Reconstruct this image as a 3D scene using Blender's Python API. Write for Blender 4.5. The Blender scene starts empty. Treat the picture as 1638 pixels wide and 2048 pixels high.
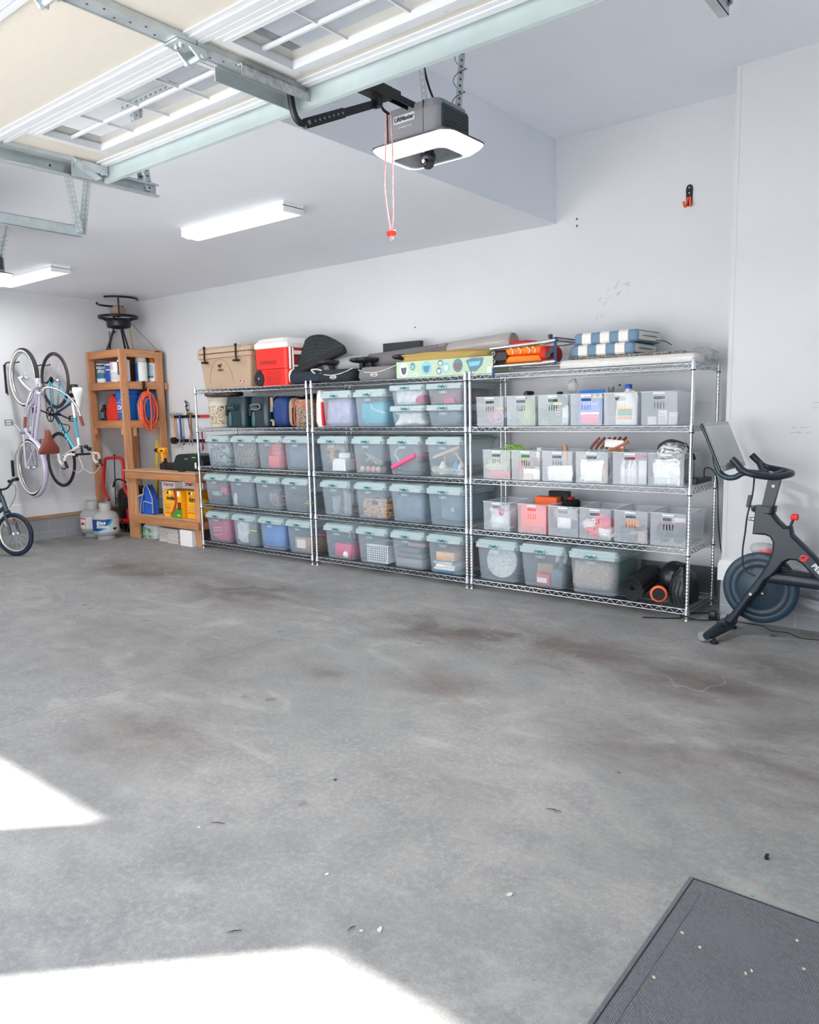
import bpy, math, random
from mathutils import Vector, Matrix, noise
random.seed(7)
PI=math.pi
sc=bpy.context.scene
# ---------------------------------------------------------------- camera, light, exposure
def cam_axes(yaw,pitch,roll):
    F=Vector((-math.sin(yaw)*math.cos(pitch),math.cos(yaw)*math.cos(pitch),math.sin(pitch)))
    r=F.cross(Vector((0,0,1))).normalized(); u=r.cross(F)
    return r*math.cos(roll)+u*math.sin(roll), -r*math.sin(roll)+u*math.cos(roll), F
cr,cu,cF=cam_axes(.6723,-.1305,-.0208)
cam=bpy.data.cameras.new('camera'); camo=bpy.data.objects.new('camera',cam); sc.collection.objects.link(camo)
m=Matrix((cr,cu,-cF)).transposed().to_4x4(); m.translation=Vector((7.3321,-5.3697,1.5222)); camo.matrix_world=m
cam.sensor_fit='HORIZONTAL'; cam.sensor_width=36; cam.lens=1533.33/1638*36; cam.clip_start=.05; cam.clip_end=200
sc.camera=camo
sc.view_settings.view_transform='Standard'; sc.view_settings.look='None'; sc.view_settings.gamma=1; sc.view_settings.use_curve_mapping=False
sc.view_settings.exposure=0.42
sc.cycles.transparent_max_bounces=40; sc.cycles.max_bounces=10; sc.cycles.diffuse_bounces=6; sc.cycles.glossy_bounces=4
sc.cycles.caustics_reflective=False; sc.cycles.caustics_refractive=False; sc.cycles.sample_clamp_indirect=6
SKY=4.9; SUN=24.0
w=bpy.data.worlds.new('world'); sc.world=w; w.use_nodes=True
nt=w.node_tree; bg=nt.nodes['Background']
tc=nt.nodes.new('ShaderNodeTexCoord'); sx=nt.nodes.new('ShaderNodeSeparateXYZ'); rp=nt.nodes.new('ShaderNodeValToRGB')
nt.links.new(tc.outputs['Generated'],sx.inputs[0]); nt.links.new(sx.outputs[2],rp.inputs[0]); nt.links.new(rp.outputs[0],bg.inputs[0])
rp.color_ramp.elements[0].color=(.97,.975,1,1); rp.color_ramp.elements[1].color=(.66,.76,.95,1); bg.inputs[1].default_value=SKY
sl=bpy.data.lights.new('sun','SUN'); sl.energy=SUN; sl.angle=math.radians(1.2); sl.color=(1,.96,.9)
so=bpy.data.objects.new('sun',sl); sc.collection.objects.link(so); so.location=(2,-12,12)
so.rotation_euler=Vector((1.03,1.0,-1.13)).to_track_quat('-Z','Y').to_euler()
def area(name,loc,size,power,rot=(0,0,0),col=(1,1,1),portal=False):
    l=bpy.data.lights.new(name,'AREA'); l.shape='RECTANGLE'; l.size,l.size_y=size; l.energy=power; l.color=col
    o=bpy.data.objects.new(name,l); sc.collection.objects.link(o); o.location=loc; o.rotation_euler=rot
    if portal: l.cycles.is_portal=True
    return o
area('portal_main',(5.2,-6.02,1.2),(2.74,2.4),1,(PI/2,0,0),portal=True)
area('portal_side',(1.27,-6.02,1.2),(2.74,2.4),1,(PI/2,0,0),portal=True)
for n,x,y in (('strip_lamp',2.45,-1.27),('strip_lamp',-1.0,-1.27)):
    area(n,(x,y,2.955),(1.15,.15),22,(0,0,0),(1,.98,.95))
area('opener_lamp',(5.22,-2.48,2.585),(.3,.16),30,(0,0,0),(1,.98,.94))
# ---------------------------------------------------------------- helpers
COL=sc.collection
def srgb(r,g,b):
    f=lambda c:(c/255/12.92 if c/255<=.04045 else ((c/255+.055)/1.055)**2.4)
    return (f(r),f(g),f(b))
M={}
def mat(name,col,rough=.5,metal=0,var=0,vs=8,bump=0,bs=60,alpha=1,coat=0,emit=0,stretch=None,spec=.5):
    if name in M: return M[name]
    m=bpy.data.materials.new(name); m.use_nodes=True; M[name]=m
    n=m.node_tree; p=n.nodes['Principled BSDF']; L=n.links
    col=srgb(*col) if max(col)>1 else col
    p.inputs['Base Color'].default_value=(*col,1); p.inputs['Roughness'].default_value=rough; p.inputs['Metallic'].default_value=metal
    p.inputs['Alpha'].default_value=alpha; p.inputs['Coat Weight'].default_value=coat; p.inputs['Specular IOR Level'].default_value=spec
    if emit: p.inputs['Emission Color'].default_value=(*col,1); p.inputs['Emission Strength'].default_value=emit
    if var or bump:
        t=n.nodes.new('ShaderNodeTexCoord'); mp=n.nodes.new('ShaderNodeMapping'); L.new(t.outputs['Object'],mp.inputs[0])
        if stretch: mp.inputs['Scale'].default_value=stretch
    if var:
        z=n.nodes.new('ShaderNodeTexNoise'); z.inputs['Scale'].default_value=vs; z.inputs['Detail'].default_value=5
        L.new(mp.outputs[0],z.inputs['Vector'])
        r=n.nodes.new('ShaderNodeMapRange'); r.inputs['From Min'].default_value=.3; r.inputs['From Max'].default_value=.7
        r.inputs['To Min'].default_value=1-var; r.inputs['To Max'].default_value=1+var*.6; L.new(z.outputs[0],r.inputs[0])
        v=n.nodes.new('ShaderNodeVectorMath'); v.operation='SCALE'; v.inputs[0].default_value=col; L.new(r.outputs[0],v.inputs['Scale'])
        L.new(v.outputs[0],p.inputs['Base Color'])
    if bump:
        z=n.nodes.new('ShaderNodeTexNoise'); z.inputs['Scale'].default_value=bs; z.inputs['Detail'].default_value=3; L.new(mp.outputs[0],z.inputs['Vector'])
        b=n.nodes.new('ShaderNodeBump'); b.inputs['Strength'].default_value=bump; b.inputs['Distance'].default_value=.01
        L.new(z.outputs[0],b.inputs['Height']); L.new(b.outputs[0],p.inputs['Normal'])
    return m
def V(*a): return Vector(a)
class MB:
    def __init__(s): s.v=[]; s.f=[]; s.mi=[]; s.cur=0; s.sm=[]; s.smooth=False; s.X=None
    def add(s,vs,fs,smooth=None):
        o=len(s.v); s.v+=[(s.X@Vector(p)) if s.X else Vector(p) for p in vs]
        for f in fs: s.f.append([i+o for i in f]); s.mi.append(s.cur); s.sm.append(s.smooth if smooth is None else smooth)
        return s
    def box(s,c,d,rz=0,R=None,b=0):
        x,y,z=d[0]/2,d[1]/2,d[2]/2
        if b and R is not None:
            X=s.X; s.X=(X or Matrix.Identity(4))@Matrix.Translation(Vector(c))@R.to_4x4(); s.box((0,0,0),d,0,None,b); s.X=X; return s
        if b:
            return s.loft([(c[0],c[1],c[2]-z,d[0]-2*b,d[1]-2*b,b),(c[0],c[1],c[2]-z+b,d[0],d[1],b*1.4),(c[0],c[1],c[2]+z-b,d[0],d[1],b*1.4),(c[0],c[1],c[2]+z,d[0]-2*b,d[1]-2*b,b)],n=2,rz=rz,org=c)
        vs=[V(i*x,j*y,k*z) for i in(-1,1) for j in(-1,1) for k in(-1,1)]
        if R is None: R=Matrix.Rotation(rz,3,'Z')
        return s.add([R@p+Vector(c) for p in vs],[(0,1,3,2),(4,6,7,5),(0,4,5,1),(2,3,7,6),(0,2,6,4),(1,5,7,3)],False)
    def bx(s,x0,x1,y0,y1,z0,z1): return s.box(((x0+x1)/2,(y0+y1)/2,(z0+z1)/2),(x1-x0,y1-y0,z1-z0))
    def loft(s,secs,n=4,cap=(True,True),rz=0,org=None,smooth=None):
        rings=[]
        R=Matrix.Rotation(rz,3,'Z')
        for (cx,cy,z,w,d,r) in secs:
            r=max(min(r,w/2-1e-4,d/2-1e-4),1e-4); ring=[]
            for q,(sx_,sy_) in enumerate(((1,1),(-1,1),(-1,-1),(1,-1))):
                for k in range(n+1):
                    a=q*PI/2+k*PI/2/n
                    p=V(cx+sx_*(w/2-r)+r*math.cos(a),cy+sy_*(d/2-r)+r*math.sin(a),z)
                    if rz: o=Vector(org or (cx,cy,z)); p=R@(p-o)+o
                    ring.append(p)
            rings.append(ring)
        return s.skin(rings,cap,smooth)
    def skin(s,rings,cap=(True,True),smooth=None,closed=True):
        k=len(rings[0]); vs=[p for r in rings for p in r]; fs=[]
        for i in range(len(rings)-1):
            for j in range(k if closed else k-1):
                j2=(j+1)%k; fs.append((i*k+j,i*k+j2,(i+1)*k+j2,(i+1)*k+j))
        s.add(vs,fs,smooth)
        if cap[0]: s.add(rings[0],[tuple(range(k))[::-1]],False)
        if cap[1]: s.add(rings[-1],[tuple(range(k))],False)
        return s
    def tube(s,path,r,n=8,closed=False,cap=True):
        P=[Vector(p) for p in path]; R=r if isinstance(r,(list,tuple)) else [r]*len(P)
        N=len(P); rings=[]; up=None
        for i,p in enumerate(P):
            a=P[(i-1)%N] if (closed or i>0) else p; b=P[(i+1)%N] if (closed or i<N-1) else p
            t=(b-a); t=t.normalized() if t.length>1e-9 else V(0,0,1)
            if up is None:
                up=V(0,0,1) if abs(t.z)<.9 else V(1,0,0)
            sdir=t.cross(up)
            if sdir.length<1e-6: sdir=t.cross(V(0,1,0.1))
            sdir.normalize(); up=sdir.cross(t).normalized()
            rings.append([p+(sdir*math.cos(2*PI*k/n)+up*math.sin(2*PI*k/n))*R[i] for k in range(n)])
        if closed: rings.append(rings[0]); return s.skin(rings,(False,False),True)
        return s.skin(rings,(cap,cap),True)
    def lathe(s,prof,o=(0,0,0),ax='z',n=20,cap=(True,True),R=None,smooth=True):
        rings=[]
        for (r,h) in prof:
            ring=[]
            for k in range(n):
                a=2*PI*k/n; c,d=r*math.cos(a),r*math.sin(a)
                p=V(c,d,h) if ax=='z' else V(h,c,d) if ax=='x' else V(d,h,c)
                if R is not None: p=R@p
                ring.append(p+Vector(o))
            rings.append(ring)
        return s.skin(rings,cap,smooth)
    def torus(s,c,R_,r,ax='z',n=32,m=8,ry=None,rot=None):
        path=[]
        for k in range(n):
            a=2*PI*k/n; x,y=R_*math.cos(a),(ry or R_)*math.sin(a)
            p=V(x,y,0) if ax=='z' else V(0,x,y) if ax=='x' else V(x,0,y)
            if rot is not None: p=rot@p
            path.append(p+Vector(c))
        return s.tube(path,r,m,closed=True)
    def prism(s,poly,a,b,ax='z',smooth=False):
        # extrude a 2D outline along an axis from a to b
        def P(p,h): return V(p[0],p[1],h) if ax=='z' else V(p[0],h,p[1]) if ax=='y' else V(h,p[0],p[1])
        return s.skin([[P(p,a) for p in poly],[P(p,b) for p in poly]],(True,True),smooth)
    def blob(s,c,d,seed=0,amp=.15,fr=3.0,e=.6,nu=22,nv=14,flat=True):
        rings=[]
        sg=lambda v,p:(abs(v)**p)*(1 if v>=0 else -1)
        for i in range(nv+1):
            t=-PI/2+PI*i/nv; ct,st=math.cos(t),math.sin(t); ring=[]
            for k in range(nu):
                a=2*PI*k/nu
                p=V(sg(math.cos(a),e)*sg(ct,e),sg(math.sin(a),e)*sg(ct,e),sg(st,e))
                q=noise.noise(p*fr+V(seed*3.7,seed*1.3,seed))*amp+noise.noise(p*fr*2.7+V(seed,seed*5,2))*amp*.5
                p=p*(1+q)
                ring.append(V(c[0]+p.x*d[0]/2,c[1]+p.y*d[1]/2,c[2]+max(p.z,-1 if flat else -9)*d[2]/2))
            rings.append(ring)
        return s.skin(rings,(True,True),True)
    def cloth(s,x0,x1,y0,y1,zf,nx=20,ny=14,t=.006):
        A=[];B=[]
        for j in range(ny+1):
            for i in range(nx+1):
                x=x0+(x1-x0)*i/nx; y=y0+(y1-y0)*j/ny; z=zf(x,y)
                A.append(V(x,y,z)); B.append(V(x,y,z-t))
        w_=nx+1; fs=[(j*w_+i,j*w_+i+1,(j+1)*w_+i+1,(j+1)*w_+i) for j in range(ny) for i in range(nx)]
        n_=len(A); fb=[tuple(n_+q for q in f[::-1]) for f in fs]
        e=[]
        for i in range(nx): e+=[(i,n_+i,n_+i+1,i+1),(ny*w_+i+1,n_+ny*w_+i+1,n_+ny*w_+i,ny*w_+i)]
        for j in range(ny): e+=[((j+1)*w_,n_+(j+1)*w_,n_+j*w_,j*w_),(j*w_+nx,n_+j*w_+nx,n_+(j+1)*w_+nx,(j+1)*w_+nx)]
        return s.add(A+B,fs+fb+e,True)
    def mesh(s,name,mats):
        me=bpy.data.meshes.new(name); me.from_pydata([tuple(p) for p in s.v],[],s.f); me.validate()
        for q in (mats if isinstance(mats,(list,tuple)) else [mats]): me.materials.append(q)
        if len(me.polygons)==len(s.f):
            me.polygons.foreach_set('material_index',s.mi); me.polygons.foreach_set('use_smooth',s.sm)
        else:
            for p in me.polygons: p.use_smooth=s.smooth
        me.update(); return me
    def build(s,name,mats,parent=None,loc=None,rot=None,bevel=0):
        o=bpy.data.objects.new(name,s.mesh(name,mats)); COL.objects.link(o)
        if loc: o.location=loc
        if rot: o.rotation_euler=rot
        if parent: o.parent=parent
        if bevel:
            b=o.modifiers.new('bevel','BEVEL'); b.width=bevel; b.segments=2; b.limit_method='ANGLE'
        return o
def tag(o,label,cat,group=None):
    o['label']=label; o['category']=cat
    if group: o['group']=group
    return o
def struct(o,label=None):
    o['kind']='structure'
    if label: o['label']=label
    return o
def empty(name,loc,label,cat,group=None,rz=0,rot=None):
    o=bpy.data.objects.new(name,None); COL.objects.link(o); o.location=loc; o.rotation_euler=rot or (0,0,rz); o.empty_display_size=.05
    return tag(o,label,cat,group)
def children(o): return [c for c in COL.objects if c.parent==o]
def dup(o,loc,label,group=None,rz=None):
    kids={}
    for c in COL.objects:
        if c.parent: kids.setdefault(c.parent.name,[]).append(c)
    def cp(a,par):
        n=a.copy(); COL.objects.link(n)
        if par: n.parent=par
        for k in kids.get(a.name,[]): cp(k,n)
        return n
    r=cp(o,None); r.location=loc; r['label']=label
    if group: r['group']=group
    if rz is not None: r.rotation_euler=(0,0,rz)
    return r
_tc={}
def text(s,size,material,parent=None,loc=(0,0,0),rot=(PI/2,0,0),ext=.0008,name='lettering',bold=0,align='CENTER',sx=1,shear=0):
    key=(s,size,ext,bold,align,sx,material.name,shear)
    if key not in _tc:
        c=bpy.data.curves.new('t','FONT'); c.body=s; c.size=size; c.extrude=ext; c.align_x=align; c.align_y='CENTER'; c.offset=bold; c.resolution_u=3; c.shear=shear
        o=bpy.data.objects.new('t',c); COL.objects.link(o); o.scale=(1,1,1)
        bpy.context.view_layer.update(); dg=bpy.context.evaluated_depsgraph_get()
        me=bpy.data.meshes.new_from_object(o.evaluated_get(dg)); bpy.data.objects.remove(o); me.materials.clear(); me.materials.append(material)
        for v in me.vertices: v.co.x*=sx
        _tc[key]=me
    o=bpy.data.objects.new(name,_tc[key]); COL.objects.link(o); o.location=loc; o.rotation_euler=rot
    if parent: o.parent=parent
    return o
def sm(a,b,t): t=max(0,min(1,(t-a)/(b-a))); return t*t*(3-2*t)
def spline(pts,n=8,closed=False):
    P=[Vector(p) for p in pts]; N=len(P); out=[]
    for i in range(N if closed else N-1):
        g=lambda k:P[k%N] if closed else P[max(0,min(N-1,k))]
        p0,p1,p2,p3=g(i-1),g(i),g(i+1),g(i+2)
        for k in range(n):
            t=k/n; out.append(.5*((2*p1)+(p2-p0)*t+(2*p0-5*p1+4*p2-p3)*t*t+(3*p1-p0-3*p2+p3)*t**3))
    if not closed: out.append(P[-1])
    return out
# common materials
WHITE=mat('white_paint',(236,238,240),.45)
CHROME=mat('chrome_wire',(226,232,238),.3,1)
STEEL=mat('galvanised_steel',(198,208,212),.4,.65,var=.12,vs=14)
BLACK=mat('black_plastic',(22,24,27),.45)
BLACKR=mat('black_rubber',(26,27,30),.75)
BLACKM=mat('black_metal',(28,32,38),.35,.3)
WOOD=mat('pine_lumber',(204,146,104),.6,var=.22,vs=3,stretch=(9,9,1.2))
WOODX=mat('pine_lumber_across',(190,130,86),.6,var=.22,vs=3,stretch=(1.2,9,9))
WOODY=mat('pine_lumber_along',(204,146,104),.6,var=.22,vs=3,stretch=(9,1.2,9))
CARD=mat('cardboard',(176,134,96),.8,var=.08)
RED=mat('red_plastic',(226,48,36),.35)
# ---------------------------------------------------------------- the setting
XL,YB,XR,YF=-2.32,.686,8.6,-5.95
ZL,ZU,XS=3.06,3.735,4.154
def wallmat(name,col,marks=True):
    m=mat(name,col,.7,var=.035,vs=.9,bump=.06,bs=160); return m
WALL=wallmat('painted_drywall',(214,217,221)); CEIL=wallmat('painted_ceiling',(231,236,244))
def blockmat():
    m=bpy.data.materials.new('concrete_block'); m.use_nodes=True; n=m.node_tree; p=n.nodes['Principled BSDF']; L=n.links
    t=n.nodes.new('ShaderNodeTexCoord'); s=n.nodes.new('ShaderNodeSeparateXYZ'); c=n.nodes.new('ShaderNodeCombineXYZ'); a=n.nodes.new('ShaderNodeMath')
    L.new(t.outputs['Object'],s.inputs[0]); a.operation='ADD'; L.new(s.outputs[0],a.inputs[0]); L.new(s.outputs[1],a.inputs[1])
    L.new(a.outputs[0],c.inputs[0]); L.new(s.outputs[2],c.inputs[1])
    mp=n.nodes.new('ShaderNodeMapping'); mp.inputs['Location'].default_value=(.16,.10,0); L.new(c.outputs[0],mp.inputs[0])
    b=n.nodes.new('ShaderNodeTexBrick'); b.inputs['Scale'].default_value=1; b.inputs['Brick Width'].default_value=.4; b.inputs['Row Height'].default_value=.2
    b.inputs['Mortar Size'].default_value=.005; b.inputs['Mortar Smooth'].default_value=.4
    b.inputs['Color1'].default_value=(*srgb(160,164,168),1); b.inputs['Color2'].default_value=(*srgb(152,156,160),1); b.inputs['Mortar'].default_value=(*srgb(176,179,182),1)
    L.new(mp.outputs[0],b.inputs[0]); L.new(b.outputs[0],p.inputs['Base Color']); p.inputs['Roughness'].default_value=.85
    z=n.nodes.new('ShaderNodeTexNoise'); z.inputs['Scale'].default_value=90; L.new(t.outputs['Object'],z.inputs[0])
    u=n.nodes.new('ShaderNodeBump'); u.inputs['Strength'].default_value=.4; u.inputs['Distance'].default_value=.004; L.new(z.outputs[0],u.inputs['Height']); L.new(u.outputs[0],p.inputs['Normal'])
    return m
BLOCK=blockmat()
def floormat():
    m=bpy.data.materials.new('garage_concrete'); m.use_nodes=True; n=m.node_tree; p=n.nodes['Principled BSDF']; L=n.links
    N=n.nodes.new; t=N('ShaderNodeTexCoord')
    def noise_(sc_,det=6,stretch=(1,1,1),rot=0,dis=0):
        mp=N('ShaderNodeMapping'); mp.inputs['Scale'].default_value=stretch; mp.inputs['Rotation'].default_value=(0,0,rot); L.new(t.outputs['Object'],mp.inputs[0])
        z=N('ShaderNodeTexNoise'); z.inputs['Scale'].default_value=sc_; z.inputs['Detail'].default_value=det; z.inputs['Roughness'].default_value=.62; z.inputs['Distortion'].default_value=dis
        L.new(mp.outputs[0],z.inputs['Vector']); return z.outputs[0]
    def mr(x,a,b,c=0,d=1):
        r=N('ShaderNodeMapRange'); r.interpolation_type='SMOOTHSTEP'
        for k,v in zip(('From Min','From Max','To Min','To Max'),(a,b,c,d)): r.inputs[k].default_value=v
        L.new(x,r.inputs[0]); return r.outputs[0]
    def mth(op,a,b):
        q=N('ShaderNodeMath'); q.operation=op; q.use_clamp=(op=='MAXIMUM')
        for i,x in enumerate((a,b)):
            if isinstance(x,(int,float)): q.inputs[i].default_value=x
            else: L.new(x,q.inputs[i])
        return q.outputs[0]
    def mixc(f,a,b):
        q=N('ShaderNodeMix'); q.data_type='RGBA'
        if isinstance(f,(int,float)): q.inputs[0].default_value=f
        else: L.new(f,q.inputs[0])
        for i,x in ((6,a),(7,b)):
            if isinstance(x,tuple): q.inputs[i].default_value=(*x,1)
            else: L.new(x,q.inputs[i])
        return q.outputs[2]
    base=mixc(mr(noise_(.9,8,dis=.6),.3,.7),srgb(142,142,141),srgb(158,157,154))
    base=mixc(mth('MULTIPLY',mr(noise_(5,8),.35,.75),.7),base,srgb(121,122,125))
    base=mixc(mth('MULTIPLY',mr(noise_(38,5),.42,.7),.55),base,srgb(170,170,170))
    base=mixc(mth('MULTIPLY',mr(noise_(140,3),.45,.75),.6),base,srgb(105,106,109))
    base=mixc(mth('MULTIPLY',mr(noise_(.55,7,(1,1.5,1),.5,.9),.42,.66),.38),base,srgb(112,115,118))
    base=mixc(mth('MULTIPLY',mr(noise_(1.3,8,(1,2.2,1),.35,1.4),.50,.72),.5),base,srgb(172,171,168))
    spots=[(4.35,-1.15,.75,.42,1),(4.75,-.92,.75,.30,1),(5.25,-1.05,.8,.42,.8),(4.2,-2.27,.28,.16,.7),(6.05,-1.2,.75,.45,.9),(6.3,-.75,.5,.4,.7),(5.36,-1.42,.5,.2,.6),(4.9,-2.05,.5,.35,.6),(2.1,-1.2,1.0,.5,.9),(.5,-1.15,1.0,.42,.9),(-1.2,-.6,.9,.3,.4),(4.1,-3.4,.6,.5,.6),(6.1,-2.1,.7,.5,.5),(5.5,-3.0,.35,.25,.5),(3.0,-2.6,1.4,.7,.35),(6.6,-1.9,.6,.8,.6)]
    acc=None
    for (x,y,a,b,k) in spots:
        mp=N('ShaderNodeMapping'); mp.vector_type='TEXTURE'; mp.inputs['Location'].default_value=(x,y,0); mp.inputs['Scale'].default_value=(a,b,1); L.new(t.outputs['Object'],mp.inputs[0])
        l=N('ShaderNodeVectorMath'); l.operation='LENGTH'; L.new(mp.outputs[0],l.inputs[0])
        q=mr(l.outputs['Value'],.0,1.25,k,0); acc=q if acc is None else mth('MAXIMUM',acc,q)
    brown=mth('MULTIPLY',acc,mr(noise_(1.5,9,(1,1.7,1),.5,1.0),.34,.62,.12,1))
    base=mixc(mth('MULTIPLY',brown,.92),base,srgb(88,77,74))
    base=mixc(mth('MULTIPLY',mth('MULTIPLY',acc,mr(noise_(4,6,(1,2,1),.3,1.5),.5,.7)),.55),base,srgb(116,92,84))
    # oil drips
    vo=N('ShaderNodeTexVoronoi'); vo.inputs['Scale'].default_value=2.1; L.new(t.outputs['Object'],vo.inputs['Vector'])
    dr=mr(mth('ADD',vo.outputs['Distance'],mr(noise_(9,3),0,1,-.05,.05)),.035,.07,1,0)
    base=mixc(mth('MULTIPLY',dr,.45),base,srgb(79,77,79))
    v2=N('ShaderNodeTexVoronoi'); v2.inputs['Scale'].default_value=7; L.new(t.outputs['Object'],v2.inputs['Vector'])
    base=mixc(mth('MULTIPLY',mr(v2.outputs['Distance'],.018,.035,1,0),.4),base,srgb(80,78,81))
    # saw cut joint and pale water lines
    s=N('ShaderNodeSeparateXYZ'); L.new(t.outputs['Object'],s.inputs[0])
    j=mr(mth('ABSOLUTE',mth('SUBTRACT',s.outputs[0],JX),0),.002,.006,1,0)
    base=mixc(mth('MULTIPLY',j,.4),base,srgb(85,84,86))
    wl=mr(mth('ABSOLUTE',mth('SUBTRACT',noise_(.8,3,dis=1.1),.5),0),.001,.006,1,0)
    base=mixc(mth('MULTIPLY',mth('MULTIPLY',wl,mr(acc,.35,.9)),.30),base,srgb(181,178,175))
    L.new(base,p.inputs['Base Color']); p.inputs['Roughness'].default_value=.62; p.inputs['Specular IOR Level'].default_value=.35
    u=N('ShaderNodeBump'); u.inputs['Strength'].default_value=.25; u.inputs['Distance'].default_value=.004; L.new(noise_(60,5),u.inputs['Height']); L.new(u.outputs[0],p.inputs['Normal'])
    return m
JX=3.44
T=.15
b=MB(); b.bx(XL-T,XR+T,YF-T,YB+T,-.2,0); struct(b.build('floor',floormat()))
b=MB(); b.bx(-9,16,-22,YF-T,-.22,-.03); struct(b.build('driveway',mat('driveway_concrete',(222,218,212),.8,var=.06,vs=3)))
KB=.275   # top of the block course
b=MB(); b.bx(XL-T,XL,YF,YB,KB,ZL); struct(b.build('wall_left',WALL))
b=MB(); b.bx(XL-T,XL+.012,YF,YB,0,KB-.005); struct(b.build('trim_2',BLOCK),'grey concrete block curb under the left wall')
b=MB(); b.bx(XL,XL+.03,YF,YB,KB-.005,KB+.035); struct(b.build('trim_3',mat('sill_plate',(178,140,104),.7,var=.25,vs=3,stretch=(9,1.2,9))),'bare timber sill strip along the left wall')
b=MB(); b.bx(XL,XL+.016,YF,YB,KB+.035,KB+.19); b.bx(XL,XL+.022,YF,YB,KB+.19,KB+.205); struct(b.build('baseboard_left',WHITE))
b=MB(); b.bx(XL-T,XR,YB,YB+T,KB,ZU+.01); struct(b.build('wall_back',WALL))
b=MB(); b.bx(XL+.012,XR,YB-.008,YB+T,0,KB); struct(b.build('trim_4',mat('grey_painted_block',(128,131,136),.8,var=.06,vs=5,bump=.3)),'dark grey painted block curb under the back wall')
b=MB(); b.bx(XL,5.72,YB-.016,YB,KB,KB+.13); b.bx(XL,5.72,YB-.022,YB,KB+.13,KB+.15); struct(b.build('baseboard_back',WHITE))
b=MB(); b.bx(XL,XS-.02,YF,YB,ZL,ZL+.1); struct(b.build('ceiling',CEIL),'low ceiling over the left bay')
b=MB(); b.bx(XS-.02,XS,YF,YB,ZL,ZU); struct(b.build('wall_soffit',CEIL),'vertical drop between the high and the low ceiling')
b=MB(); b.bx(XS,XR,YF,YB,ZU,ZU+.1); struct(b.build('ceiling',CEIL),'high ceiling over the right bay')
BX,BY=5.716,.2286
b=MB(); b.bx(BX,XR,BY,YB,KB+.01,ZU); struct(b.build('wall_projecting',WALL),'wall that steps forward at the right')
b=MB(); b.bx(BX,XR,BY-.002,YB,0,KB+.01); struct(b.build('trim_5',BLOCK),'block base of the projecting wall')
b=MB(); b.bx(BX-.018,XR,BY-.018,BY,KB+.005,KB+.125); b.bx(BX-.018,BX,BY,YB,KB+.005,KB+.125); b.bx(BX-.012,XR,BY-.012,BY,KB+.125,KB+.15); b.bx(BX-.012,BX,BY,YB,KB+.125,KB+.15); struct(b.build('baseboard_projecting',WHITE))
b=MB(); b.bx(BX+.022,BX+.03,BY-.003,BY,.45,ZU); struct(b.build('trim_6',WALL),'corner bead on the projecting wall')
b=MB(); b.bx(XR,XR+T,YF,YB,0,ZU); struct(b.build('wall_right',WALL))
D1=(3.67,6.62); D2=(-.1,2.64); HD=2.4
b=MB()
for x0,x1,z0,z1 in ((XL-T,D2[0],0,ZU),(D2[1],D1[0],0,ZU),(D1[1],XR+T,0,ZU),(D2[0],D2[1],HD,ZU),(D1[0],D1[1],HD,ZU)): b.bx(x0,x1,YF-T,YF,z0,z1)
struct(b.build('wall_front',WALL))
b=MB(); b.bx(XL-T,XR+T,YF-T,YB+T,ZU+.1,ZU+.2); struct(b.build('roof_deck',WHITE))
# scuffs, screw holes and hook on the walls
def marks(name,pts,size,mt):
    b=MB()
    for (x,z) in pts: b.lathe([(size,-.0025),(size*.8,.0)],(x,YB,z),'y',8)
    return b.build(name,mt)
DARKM=mat('dark_mark',(70,62,58),.8)
for k,(x,z,s_,c_) in enumerate(((4.346,3.07,.010,(120,90,80)),(4.347,3.015,.010,(120,90,80)),(2.63,2.335,.008,(60,60,62)),(2.63,2.375,.003,(60,60,62)),(4.74,1.70,.009,(60,60,62)))):
    o=marks('screw_hole',[(x,z)],s_,mat('hole_%d'%c_[0],c_,.9))
    tag(o,['rust-brown screw hole high on the back wall, upper of the pair','rust-brown screw hole high on the back wall, lower of the pair','dark anchor hole in the wall above the rolled rug','tiny nail hole just above the dark anchor hole over the rug','dark wall hole behind the clear baskets on the second shelf'][k],'hole')
SM=mat('grey_scuff',(192,191,194),.9)
b=MB(); random.seed(3)
for k in range(14):
    x=4.62+random.gauss(0,.09); z=2.40+random.gauss(0,.05)+(x-4.62)*.4; l=random.uniform(.02,.07); a=random.uniform(.2,1.1)
    dx,dz=l/2*math.cos(a),l/2*math.sin(a); w_=random.uniform(.002,.007)
    b.add([V(x-dx,YB-.0012,z-dz),V(x-dx*.2+w_*.5,YB-.0012,z-dz*.2-w_),V(x+dx,YB-.0012,z+dz),V(x+dx*.1-w_*.5,YB-.0012,z+w_)],[(0,1,2,3)])
o=b.build('wall_scuff',SM); tag(o,'smudged grey scuff mark on the back wall above the striped cushions','scuff'); o['kind']='stuff'
for (xx,zz,lb) in ((6.33,1.52,'faint pencil-like scratches on the projecting wall, upper pair'),(6.20,1.36,'faint pencil-like scratches on the projecting wall, just right of the bike screen')):
    b=MB()
    for k in range(10):
        x=xx+random.uniform(-.06,.06); z=zz+random.choice((0,-.03))+random.uniform(-.004,.004)
        b.box((x,BY-.0008,z),(random.uniform(.01,.035),.0012,.0016))
    o=b.build('wall_scratch',mat('pencil_grey',(110,110,116),.9)); tag(o,lb,'scratch'); o['kind']='stuff'
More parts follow.
